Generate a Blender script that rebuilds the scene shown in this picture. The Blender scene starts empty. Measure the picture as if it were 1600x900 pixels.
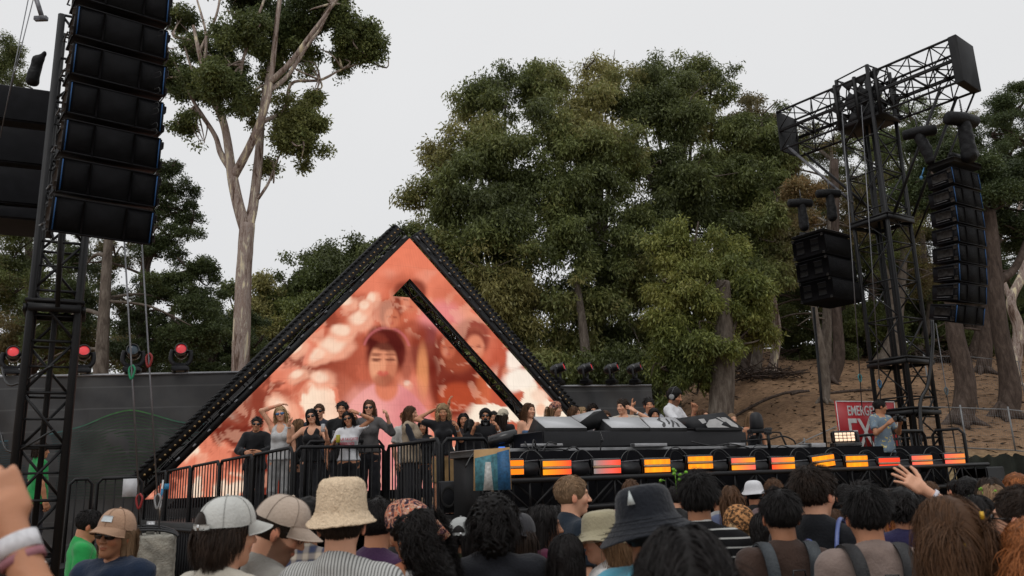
import bpy, math, random, time
import numpy as np
from mathutils import Vector, Matrix
T0 = time.time()
rng = np.random.default_rng(7)
random.seed(7)
sc = bpy.context.scene
# ------------------------------------------------------------------ camera
CAMZ, PITCH, ROLL, FPX = 1.75, math.atan(300/1250), 0.035, 1250.0
Fv = np.array([0, math.cos(PITCH), math.sin(PITCH)])
U0 = np.array([0, -math.sin(PITCH), math.cos(PITCH)])
R0 = np.array([1.0, 0, 0])
Rv = math.cos(ROLL)*R0 - math.sin(ROLL)*U0
Uv = math.cos(ROLL)*U0 + math.sin(ROLL)*R0
cam_d = bpy.data.cameras.new('camera')
cam = bpy.data.objects.new('camera', cam_d)
sc.collection.objects.link(cam)
cam.matrix_world = Matrix(((Rv[0], Uv[0], -Fv[0], 0), (Rv[1], Uv[1], -Fv[1], 0), (Rv[2], Uv[2], -Fv[2], CAMZ), (0, 0, 0, 1)))
cam_d.sensor_width = 36.0
cam_d.lens = 36.0*FPX/1600
cam_d.clip_start = 0.05
cam_d.clip_end = 2000
cam_d.dof.use_dof = True
cam_d.dof.focus_distance = 13.0
cam_d.dof.aperture_fstop = 4.5
sc.camera = cam
# ------------------------------------------------------------------ world: overcast sky
w = bpy.data.worlds.new('World'); sc.world = w; w.use_nodes = True
nt = w.node_tree; nt.nodes.clear()
SUN_EL, SUN_ROT = math.radians(55), math.radians(200)
out = nt.nodes.new('ShaderNodeOutputWorld'); bg = nt.nodes.new('ShaderNodeBackground')
sky = nt.nodes.new('ShaderNodeTexSky'); sky.sky_type = 'NISHITA'; sky.sun_disc = False
sky.sun_elevation = SUN_EL; sky.sun_rotation = SUN_ROT
tc = nt.nodes.new('ShaderNodeTexCoord'); sep = nt.nodes.new('ShaderNodeSeparateXYZ')
nz = nt.nodes.new('ShaderNodeTexNoise'); nz.inputs['Scale'].default_value = 1.6; nz.inputs['Detail'].default_value = 5
cr = nt.nodes.new('ShaderNodeValToRGB')      # overcast: a little brighter to the zenith
cr.color_ramp.elements[0].position = 0.0; cr.color_ramp.elements[0].color = (7.95, 8.0, 8.1, 1)
cr.color_ramp.elements[1].position = 1.0; cr.color_ramp.elements[1].color = (10.8, 10.9, 11.1, 1)
e = cr.color_ramp.elements.new(0.55); e.color = (8.5, 8.52, 8.58, 1)
mn = nt.nodes.new('ShaderNodeMixRGB'); mn.blend_type = 'MULTIPLY'; mn.inputs[0].default_value = 0.12
mx = nt.nodes.new('ShaderNodeMixRGB'); mx.inputs[0].default_value = 0.97
L = nt.links.new
L(tc.outputs['Generated'], sep.inputs[0]); L(tc.outputs['Generated'], nz.inputs['Vector'])
L(sep.outputs['Z'], cr.inputs[0]); L(cr.outputs[0], mn.inputs[1]); L(nz.outputs['Fac'], mn.inputs[2])
L(sky.outputs[0], mx.inputs[1]); L(mn.outputs[0], mx.inputs[2]); L(mx.outputs[0], bg.inputs[0])
bg.inputs[1].default_value = 0.1
L(bg.outputs[0], out.inputs[0])
sun_d = bpy.data.lights.new('sun', 'SUN'); sun_d.energy = 0.6; sun_d.angle = math.radians(25); sun_d.color = (1, 0.97, 0.93)
sun = bpy.data.objects.new('sun', sun_d); sc.collection.objects.link(sun)
sd = Vector((math.sin(SUN_ROT)*math.cos(SUN_EL), math.cos(SUN_ROT)*math.cos(SUN_EL), math.sin(SUN_EL)))
sun.rotation_euler = sd.to_track_quat('Z', 'Y').to_euler()
sc.view_settings.view_transform = 'Standard'; sc.view_settings.look = 'None'
sc.view_settings.exposure = 0.0; sc.view_settings.gamma = 1.0; sc.view_settings.use_curve_mapping = False
try:
    sc.cycles.max_bounces = 6; sc.cycles.diffuse_bounces = 3; sc.cycles.transparent_max_bounces = 6
except Exception: pass

# ------------------------------------------------------------------ measuring: a pixel of the 1600x900 photograph and a distance give a place
def P(px, py, Y):
    d = Fv + Rv*((px-800)/FPX) + Uv*((450-py)/FPX)
    return np.array([0, 0, CAMZ]) + d*(Y/d[1])
def PZ(px, py, z):
    d = Fv + Rv*((px-800)/FPX) + Uv*((450-py)/FPX)
    return np.array([0, 0, CAMZ]) + d*((z-CAMZ)/d[2])
def ray_plane(px, py, p0, n):
    d = Fv + Rv*((px-800)/FPX) + Uv*((450-py)/FPX); o = np.array([0, 0, CAMZ])
    return o + d*(np.dot(np.array(p0)-o, n)/np.dot(d, n))
def XY(px, Y, z=1.75):
    """world x for a pixel column at distance Y on height z"""
    # solve along column near the height
    d0 = P(px, 300, Y); d1 = P(px, 800, Y)
    t = (z-d0[2])/(d1[2]-d0[2]); return d0+(d1-d0)*t

# ------------------------------------------------------------------ materials
MATS = {}
def srgb(r, g, b):
    f = lambda c: ((c/255)/12.92 if c/255 <= 0.04045 else (((c/255)+0.055)/1.055)**2.4)
    return (f(r), f(g), f(b))
def mat(name, col, rough=0.6, metal=0.0, var=0.15, scale=8.0, bump=0.0, bscale=60.0, spec=0.5, attr=None, emit=0.0, sheen=0.0):
    key = (name, tuple(np.round(col, 4)), rough, metal, var, scale, bump, bscale, spec, attr, emit, sheen)
    if key in MATS: return MATS[key]
    m = bpy.data.materials.new(name); m.use_nodes = True
    nt = m.node_tree; b = nt.nodes['Principled BSDF']
    b.inputs['Roughness'].default_value = rough; b.inputs['Metallic'].default_value = metal
    b.inputs['Specular IOR Level'].default_value = spec
    if sheen: b.inputs['Sheen Weight'].default_value = sheen
    tc = nt.nodes.new('ShaderNodeTexCoord'); n = nt.nodes.new('ShaderNodeTexNoise')
    n.inputs['Scale'].default_value = scale; n.inputs['Detail'].default_value = 4
    nt.links.new(tc.outputs['Object'], n.inputs['Vector'])
    mr = nt.nodes.new('ShaderNodeMapRange'); mr.inputs['To Min'].default_value = 1-var; mr.inputs['To Max'].default_value = 1+var
    mr.inputs['From Min'].default_value = 0.3; mr.inputs['From Max'].default_value = 0.7
    nt.links.new(n.outputs['Fac'], mr.inputs['Value'])
    mu = nt.nodes.new('ShaderNodeVectorMath'); mu.operation = 'SCALE'
    if attr:
        a = nt.nodes.new('ShaderNodeAttribute'); a.attribute_name = attr
        mul = nt.nodes.new('ShaderNodeMixRGB'); mul.blend_type = 'MULTIPLY'; mul.inputs[0].default_value = 1
        mul.inputs[2].default_value = (*col, 1); nt.links.new(a.outputs['Color'], mul.inputs[1])
        nt.links.new(mul.outputs[0], mu.inputs[0])
    else:
        mu.inputs[0].default_value = col
    nt.links.new(mr.outputs[0], mu.inputs['Scale'])
    nt.links.new(mu.outputs[0], b.inputs['Base Color'])
    if emit:
        nt.links.new(mu.outputs[0], b.inputs['Emission Color']); b.inputs['Emission Strength'].default_value = emit
    if bump:
        n2 = nt.nodes.new('ShaderNodeTexNoise'); n2.inputs['Scale'].default_value = bscale; n2.inputs['Detail'].default_value = 3
        nt.links.new(tc.outputs['Object'], n2.inputs['Vector'])
        bp = nt.nodes.new('ShaderNodeBump'); bp.inputs['Strength'].default_value = bump; bp.inputs['Distance'].default_value = 0.02
        nt.links.new(n2.outputs['Fac'], bp.inputs['Height']); nt.links.new(bp.outputs[0], b.inputs['Normal'])
    MATS[key] = m
    return m

# ------------------------------------------------------------------ objects
def link(o): sc.collection.objects.link(o); return o
def mesh_obj(name, V, F, m, parent=None, smooth=False, col=None, loc=None):
    """V (n,3); F list of equal-length-row arrays (quads/tris) or list of tuples"""
    me = bpy.data.meshes.new(name)
    V = np.asarray(V, dtype=np.float32).reshape(-1, 3)
    if isinstance(F, np.ndarray): F = [F]
    F = [np.asarray(f, dtype=np.int32) for f in F if len(f)]
    me.vertices.add(len(V)); me.vertices.foreach_set('co', V.ravel())
    nl = sum(f.size for f in F); npoly = sum(len(f) for f in F)
    me.loops.add(nl); me.polygons.add(npoly)
    me.loops.foreach_set('vertex_index', np.concatenate([f.ravel() for f in F]))
    tot = np.concatenate([np.full(len(f), f.shape[1], np.int32) for f in F])
    st = np.concatenate([[0], np.cumsum(tot)[:-1]]).astype(np.int32)
    me.polygons.foreach_set('loop_start', st); me.polygons.foreach_set('loop_total', tot)
    if smooth: me.polygons.foreach_set('use_smooth', np.ones(npoly, bool))
    me.update(calc_edges=True)
    if col is not None:
        a = me.color_attributes.new('Col', 'FLOAT_COLOR', 'POINT')
        c = np.ones((len(V), 4), np.float32); c[:, :3] = col; a.data.foreach_set('color', c.ravel())
    if m is not None: me.materials.append(m)
    o = bpy.data.objects.new(name, me); link(o)
    if parent is not None: o.parent = parent
    if loc is not None: o.location = loc
    return o
def tag(o, label=None, cat=None, group=None, kind=None):
    if label: o['label'] = label
    if cat: o['category'] = cat
    if group: o['group'] = group
    if kind: o['kind'] = kind
    return o
def empty(name, loc, label, cat, group=None, rz=0):
    o = bpy.data.objects.new(name, None); link(o); o.location = loc; o.rotation_euler = (0, 0, rz)
    o.empty_display_size = 0.2
    return tag(o, label, cat, group)
def copy_tree(o, parent=None):
    c = o.copy(); link(c); c.parent = parent
    for ch in list(o.children): copy_tree(ch, c)
    return c

def unit(v):
    v = np.asarray(v, float); return v/(np.linalg.norm(v)+1e-9)
def frame(d):
    d = unit(d); a = np.array([0, 0, 1.0]) if abs(d[2]) < 0.9 else np.array([1.0, 0, 0])
    s = unit(np.cross(d, a)); u = np.cross(s, d); return s, u, d
class MB:
    def __init__(s): s.V = []; s.Q = []; s.T = []; s.C = []; s.n = 0
    def add(s, V, Q=None, T=None, c=None):
        V = np.asarray(V, float).reshape(-1, 3)
        if Q is not None and len(Q): s.Q.append(np.asarray(Q, int).reshape(-1, 4)+s.n)
        if T is not None and len(T): s.T.append(np.asarray(T, int).reshape(-1, 3)+s.n)
        s.V.append(V); s.n += len(V)
        s.C.append(np.tile(np.array(c if c is not None else (1, 1, 1), float), (len(V), 1)) if c is None or np.ndim(c) == 1 else np.asarray(c))
        return s
    def box(s, c, size, M=None, bev=0.0, col=None):
        c = np.asarray(c, float); h = np.asarray(size, float)/2
        if bev > 0:
            b = min(bev, *(h*0.9)); pts = []; 
            V = []
            for sx in (-1, 1):
                for sy in (-1, 1):
                    for sz in (-1, 1):
                        V += [[sx*h[0], sy*(h[1]-b), sz*(h[2]-b)], [sx*(h[0]-b), sy*h[1], sz*(h[2]-b)], [sx*(h[0]-b), sy*(h[1]-b), sz*h[2]]]
            V = np.array(V)
            def ix(sx, sy, sz, a): return ((0 if sx < 0 else 4)+(0 if sy < 0 else 2)+(0 if sz < 0 else 1))*3+a
            Q = []; Tt = []
            for sg in (-1, 1):
                Q.append([ix(sg, -1, -1, 0), ix(sg, sg, -sg, 0), ix(sg, 1, 1, 0), ix(sg, -sg, sg, 0)])
                Q.append([ix(-1, sg, -1, 1), ix(-sg, sg, sg, 1), ix(1, sg, 1, 1), ix(sg, sg, -sg, 1)])
                Q.append([ix(-1, -1, sg, 2), ix(sg, -sg, sg, 2), ix(1, 1, sg, 2), ix(-sg, sg, sg, 2)])
            for a_ in (-1, 1):
                for b_ in (-1, 1):
                    Q.append([ix(a_, b_, -1, 0), ix(a_, b_, 1, 0), ix(a_, b_, 1, 1), ix(a_, b_, -1, 1)])
                    Q.append([ix(a_, -1, b_, 0), ix(a_, 1, b_, 0), ix(a_, 1, b_, 2), ix(a_, -1, b_, 2)])
                    Q.append([ix(-1, a_, b_, 1), ix(1, a_, b_, 1), ix(1, a_, b_, 2), ix(-1, a_, b_, 2)])
            for sx in (-1, 1):
                for sy in (-1, 1):
                    for sz in (-1, 1): Tt.append([ix(sx, sy, sz, 0), ix(sx, sy, sz, 1), ix(sx, sy, sz, 2)])
        else:
            V = np.array([[x, y, z] for x in (-1, 1) for y in (-1, 1) for z in (-1, 1)], float)*h
            Q = [[0, 1, 3, 2], [4, 6, 7, 5], [0, 4, 5, 1], [2, 3, 7, 6], [0, 2, 6, 4], [1, 5, 7, 3]]; Tt = None
        if M is not None: V = V @ np.asarray(M, float).T
        return s.add(V+c, Q, Tt, col)
    def tube(s, pts, r, n=8, col=None, cap=True, flat=None):
        pts = np.asarray(pts, float); m = len(pts); r = np.broadcast_to(np.asarray(r, float), (m,))
        tg = np.gradient(pts, axis=0) if m > 1 else None
        V = []; a = np.linspace(0, 2*math.pi, n, endpoint=False)
        s0, u0, _ = frame(tg[0])
        for i in range(m):
            d = unit(tg[i]); s0 = unit(s0 - d*np.dot(s0, d)); u0 = np.cross(s0, d)
            k = 1.0 if flat is None else flat
            V.append(pts[i] + r[i]*(np.outer(np.cos(a), s0)+k*np.outer(np.sin(a), u0)))
        V = np.concatenate(V); i = np.arange(m-1)[:, None]*n; j = np.arange(n)[None]; j2 = (j+1) % n
        Q = np.stack([i+j, i+j2, i+n+j2, i+n+j], -1).reshape(-1, 4); Tt = []
        if cap:
            V = np.concatenate([V, pts[:1], pts[-1:]]); c0, c1 = m*n, m*n+1
            for k in range(n):
                Tt.append([c0, (k+1) % n, k]); Tt.append([c1, (m-1)*n+k, (m-1)*n+(k+1) % n])
        return s.add(V, Q, Tt, col)
    def bar(s, a, b, r, n=6, col=None): return s.tube([a, b], r, n, col)
    def beam(s, a, b, w, h, col=None, bev=0):
        a = np.asarray(a, float); b = np.asarray(b, float); sd, u, d = frame(b-a)
        M = np.stack([sd, d, u], 1); return s.box((a+b)/2, (w, np.linalg.norm(b-a), h), M, bev, col)
    def lathe(s, prof, c=(0, 0, 0), n=24, M=None, col=None, sx=1, sy=1):
        prof = np.asarray(prof, float); a = np.linspace(0, 2*math.pi, n, endpoint=False)
        V = np.stack([np.outer(prof[:, 0], np.cos(a))*sx, np.outer(prof[:, 0], np.sin(a))*sy, np.repeat(prof[:, 1:2], n, 1)], -1).reshape(-1, 3)
        if M is not None: V = V @ np.asarray(M).T
        m = len(prof); i = np.arange(m-1)[:, None]*n; j = np.arange(n)[None]; j2 = (j+1) % n
        return s.add(V+np.asarray(c, float), np.stack([i+j, i+j2, i+n+j2, i+n+j], -1).reshape(-1, 4), None, col)
    def grid(s, G, col=None):
        G = np.asarray(G, float); a, b = G.shape[:2]; i = np.arange(a-1)[:, None]*b; j = np.arange(b-1)[None]
        return s.add(G.reshape(-1, 3), np.stack([i+j, i+j+1, i+b+j+1, i+b+j], -1).reshape(-1, 4), None, col)
    def prism(s, poly, thick, o, ex, ey, col=None):
        """polygon (n,2) in plane (ex,ey) at o, extruded along the normal by thick; convex"""
        ex = np.asarray(ex, float); ey = np.asarray(ey, float); nn = np.cross(ex, ey); o = np.asarray(o, float)
        p = np.array([o+ex*a+ey*b for a, b in poly]); n = len(p); V = np.concatenate([p, p+nn*thick]); Q = []; Tt = []
        for k in range(n): Q.append([k, (k+1) % n, n+(k+1) % n, n+k])
        for k in range(1, n-1): Tt.append([0, k+1, k]); Tt.append([n, n+k, n+k+1])
        return s.add(V, Q, Tt, col)
    def build(s, name, m, parent=None, smooth=False, origin=None, usecol=False):
        V = np.concatenate(s.V)
        F = []
        if s.Q: F.append(np.concatenate(s.Q))
        if s.T: F.append(np.concatenate(s.T))
        if origin is not None: V = V-np.asarray(origin)
        o = mesh_obj(name, V, F, m, parent, smooth, np.concatenate(s.C) if usecol else None)
        if origin is not None: o.location = origin
        return o
def rotz(a): c, s_ = math.cos(a), math.sin(a); return np.array([[c, -s_, 0], [s_, c, 0], [0, 0, 1]])
def rotx(a): c, s_ = math.cos(a), math.sin(a); return np.array([[1, 0, 0], [0, c, -s_], [0, s_, c]])
def roty(a): c, s_ = math.cos(a), math.sin(a); return np.array([[c, 0, s_], [0, 1, 0], [-s_, 0, c]])

def text_mesh(name, body, size, m, parent, loc, M, sx=1.0, extrude=0.002):
    cu = bpy.data.curves.new('txt', 'FONT'); cu.body = body; cu.size = size; cu.align_x = 'CENTER'; cu.align_y = 'CENTER'; cu.extrude = extrude
    cu.offset = size*0.012
    t = bpy.data.objects.new('txt', cu); link(t)
    dg = bpy.context.evaluated_depsgraph_get(); me = bpy.data.meshes.new_from_object(t.evaluated_get(dg))
    bpy.data.objects.remove(t); bpy.data.curves.remove(cu)
    n = len(me.vertices); co = np.empty(n*3, np.float32); me.vertices.foreach_get('co', co); co = co.reshape(-1, 3)
    co[:, 0] *= sx
    co = co @ np.asarray(M).T + np.asarray(loc)
    me.vertices.foreach_set('co', co.astype(np.float32).ravel()); me.materials.clear(); me.materials.append(m); me.update()
    o = bpy.data.objects.new(name, me); link(o); o.parent = parent
    return o

# ------------------------------------------------------------------ noise
def vnoise(p, seed=0):
    """value noise on (n,3)"""
    p = np.asarray(p, float); i = np.floor(p).astype(np.int64); f = p-i; f = f*f*(3-2*f)
    def h(x, y, z):
        n = (x*374761393 + y*668265263 + z*2147483647*3 + seed*1442695) & 0x7fffffff
        n = ((n ^ (n >> 13))*1274126177) & 0x7fffffff
        return ((n ^ (n >> 16)) & 0xffff)/65535.0
    r = 0
    for a in (0, 1):
        for b in (0, 1):
            for c in (0, 1):
                wgt = (f[:, 0] if a else 1-f[:, 0])*(f[:, 1] if b else 1-f[:, 1])*(f[:, 2] if c else 1-f[:, 2])
                r = r + wgt*h(i[:, 0]+a, i[:, 1]+b, i[:, 2]+c)
    return r
def fbm(p, o=4, seed=0):
    r = 0; a = 0.5; p = np.asarray(p, float)
    for k in range(o): r = r+a*vnoise(p*2**k+k*17.3, seed+k); a *= 0.5
    return r/(1-0.5**o)

# ------------------------------------------------------------------ implicit surfaces for bodies and soft things
class Field:
    def __init__(s, xs, ys, zs):
        s.xs, s.ys, s.zs = [np.asarray(a, np.float32) for a in (xs, ys, zs)]
        s.D = np.full((len(xs), len(ys), len(zs)), 1.0, np.float32)
    def _sl(s, lo, hi):
        r = []
        for a, l, h in zip((s.xs, s.ys, s.zs), lo, hi):
            r.append(slice(max(0, np.searchsorted(a, l)-1), min(len(a), np.searchsorted(a, h)+1)))
        return tuple(r)
    def _prim(s, p, pad):
        t = p[0]
        if t == 'rc':
            a, b, ra, rb = np.array(p[1], np.float32), np.array(p[2], np.float32), p[3], p[4]
            sq = p[5] if len(p) > 5 else None    # optional flattening in y
            R = max(ra, rb)+pad; lo = np.minimum(a, b)-R; hi = np.maximum(a, b)+R; sl = s._sl(lo, hi)
            X, Y, Z = s.xs[sl[0]][:, None, None], s.ys[sl[1]][None, :, None], s.zs[sl[2]][None, None, :]
            ba = b-a; l2 = float(ba@ba)+1e-9
            dx, dy, dz = X-a[0], Y-a[1], Z-a[2]
            h = np.clip((dx*ba[0]+dy*ba[1]+dz*ba[2])/l2, 0, 1)
            ex, ey, ez = dx-ba[0]*h, dy-ba[1]*h, dz-ba[2]*h
            if sq: ey = ey/sq
            d = np.sqrt(ex*ex+ey*ey+ez*ez)-(ra+(rb-ra)*h)
        else:
            c, r = np.array(p[1], np.float32), np.array(p[2], np.float32); R = p[3] if len(p) > 3 and p[3] is not None else None
            ext = float(r.max())*np.ones(3) if R is not None else r
            sl = s._sl(c-ext-pad, c+ext+pad)
            X, Y, Z = s.xs[sl[0]][:, None, None]-c[0], s.ys[sl[1]][None, :, None]-c[1], s.zs[sl[2]][None, None, :]-c[2]
            if R is not None:
                R = np.asarray(R, np.float32)
                X, Y, Z = (X*R[0, 0]+Y*R[1, 0]+Z*R[2, 0], X*R[0, 1]+Y*R[1, 1]+Z*R[2, 1], X*R[0, 2]+Y*R[1, 2]+Z*R[2, 2])
            if t == 'el':
                a, b, c2 = X/r[0], Y/r[1], Z/r[2]
                k0 = np.sqrt(a*a+b*b+c2*c2); k1 = np.sqrt((a/r[0])**2+(b/r[1])**2+(c2/r[2])**2)+1e-6
                d = k0*(k0-1)/k1
            else:   # rounded box
                q = p[4]; a = np.abs(X)-(r[0]-q); b = np.abs(Y)-(r[1]-q); c2 = np.abs(Z)-(r[2]-q)
                d = np.sqrt(np.maximum(a, 0)**2+np.maximum(b, 0)**2+np.maximum(c2, 0)**2)+np.minimum(np.maximum(a, np.maximum(b, c2)), 0)-q
        return sl, d
    def add(s, p, k=0.03, cuts=()):
        sl, d = s._prim(p, k+0.04)
        for (pt, n) in cuts:
            X, Y, Z = s.xs[sl[0]][:, None, None], s.ys[sl[1]][None, :, None], s.zs[sl[2]][None, None, :]
            d = np.maximum(d, (X-pt[0])*n[0]+(Y-pt[1])*n[1]+(Z-pt[2])*n[2])
        a = s.D[sl]; h = np.maximum(k-np.abs(a-d), 0)/k
        s.D[sl] = np.minimum(a, d)-h*h*k*0.25
    def sub(s, p, k=0.01):
        sl, d = s._prim(p, k+0.02); d = -d
        a = s.D[sl]; h = np.maximum(k-np.abs(a-d), 0)/k
        s.D[sl] = np.maximum(a, d)+h*h*k*0.25
    def cut(s, pt, n):
        X, Y, Z = s.xs[:, None, None], s.ys[None, :, None], s.zs[None, None, :]
        s.D = np.maximum(s.D, (X-pt[0])*n[0]+(Y-pt[1])*n[1]+(Z-pt[2])*n[2])
    def wrinkle(s, amp, freq, seed=0):
        m = np.abs(s.D) < amp*3+0.012
        i, j, k = np.nonzero(m); x, y, z = s.xs[i], s.ys[j], s.zs[k]
        q = seed*1.7
        n = (np.sin(x*freq*1.0+2.2*np.sin(z*freq*0.6+q)+q)*np.sin(z*freq*1.2+1.6*np.sin(x*freq*0.8+q*2)+y*freq*0.7)
             + 0.5*np.sin(z*freq*2.3+2*np.sin(y*freq*1.3+q)+x*freq*1.4+q*3))
        s.D[m] += (amp*n).astype(np.float32)
    def mesh(s):
        D, xs, ys, zs = s.D, s.xs, s.ys, s.zs
        S = D < 0; S8 = S.astype(np.int8)
        cnt = (S8[:-1, :-1, :-1]+S8[1:, :-1, :-1]+S8[:-1, 1:, :-1]+S8[:-1, :-1, 1:]+S8[1:, 1:, :-1]+S8[1:, :-1, 1:]+S8[:-1, 1:, 1:]+S8[1:, 1:, 1:])
        I, J, K = np.nonzero((cnt > 0) & (cnt < 8)); n = len(I)
        if n == 0: return np.zeros((0, 3)), np.zeros((0, 4), int)
        idx = np.full(cnt.shape, -1, np.int32); idx[I, J, K] = np.arange(n)
        acc = np.zeros((n, 3), np.float32); c = np.zeros(n, np.float32)
        co = [(0, 0, 0), (1, 0, 0), (0, 1, 0), (1, 1, 0), (0, 0, 1), (1, 0, 1), (0, 1, 1), (1, 1, 1)]
        E = [(0, 1), (2, 3), (4, 5), (6, 7), (0, 2), (1, 3), (4, 6), (5, 7), (0, 4), (1, 5), (2, 6), (3, 7)]
        vals = [D[I+a, J+b, K+d] for a, b, d in co]
        pos = [np.stack([xs[I+a], ys[J+b], zs[K+d]], 1) for a, b, d in co]
        for a, b in E:
            m = (vals[a] < 0) != (vals[b] < 0)
            t = (vals[a][m]/(vals[a][m]-vals[b][m]))[:, None]
            acc[m] += pos[a][m]+t*(pos[b][m]-pos[a][m]); c[m] += 1
        V = acc/c[:, None]; Q = []
        def quads(m, f):
            i, j, k = np.nonzero(m); a, b, cc, d = f(i, j, k); return a, b, cc, d, i, j, k
        m = S[:-1, 1:-1, 1:-1] != S[1:, 1:-1, 1:-1]; i, j, k = np.nonzero(m); j += 1; k += 1
        q = np.stack([idx[i, j-1, k-1], idx[i, j, k-1], idx[i, j, k], idx[i, j-1, k]], 1); fl = ~S[i, j, k]; q[fl] = q[fl][:, ::-1]; Q.append(q)
        m = S[1:-1, :-1, 1:-1] != S[1:-1, 1:, 1:-1]; i, j, k = np.nonzero(m); i += 1; k += 1
        q = np.stack([idx[i-1, j, k-1], idx[i-1, j, k], idx[i, j, k], idx[i, j, k-1]], 1); fl = ~S[i, j, k]; q[fl] = q[fl][:, ::-1]; Q.append(q)
        m = S[1:-1, 1:-1, :-1] != S[1:-1, 1:-1, 1:]; i, j, k = np.nonzero(m); i += 1; j += 1
        q = np.stack([idx[i-1, j-1, k], idx[i, j-1, k], idx[i, j, k], idx[i-1, j, k]], 1); fl = ~S[i, j, k]; q[fl] = q[fl][:, ::-1]; Q.append(q)
        return V, np.concatenate(Q)
def axis(lo, hi, res, flo=None, fhi=None, fres=None):
    if flo is None: return np.arange(lo, hi+res, res)
    flo = max(lo, flo); fhi = min(hi, fhi)
    a = np.arange(flo, lo-res, -res)[::-1]; b = np.arange(flo+fres, fhi, fres); c = np.arange((b[-1] if len(b) else flo)+res, hi+res, res)
    return np.concatenate([a, b, c])
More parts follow.
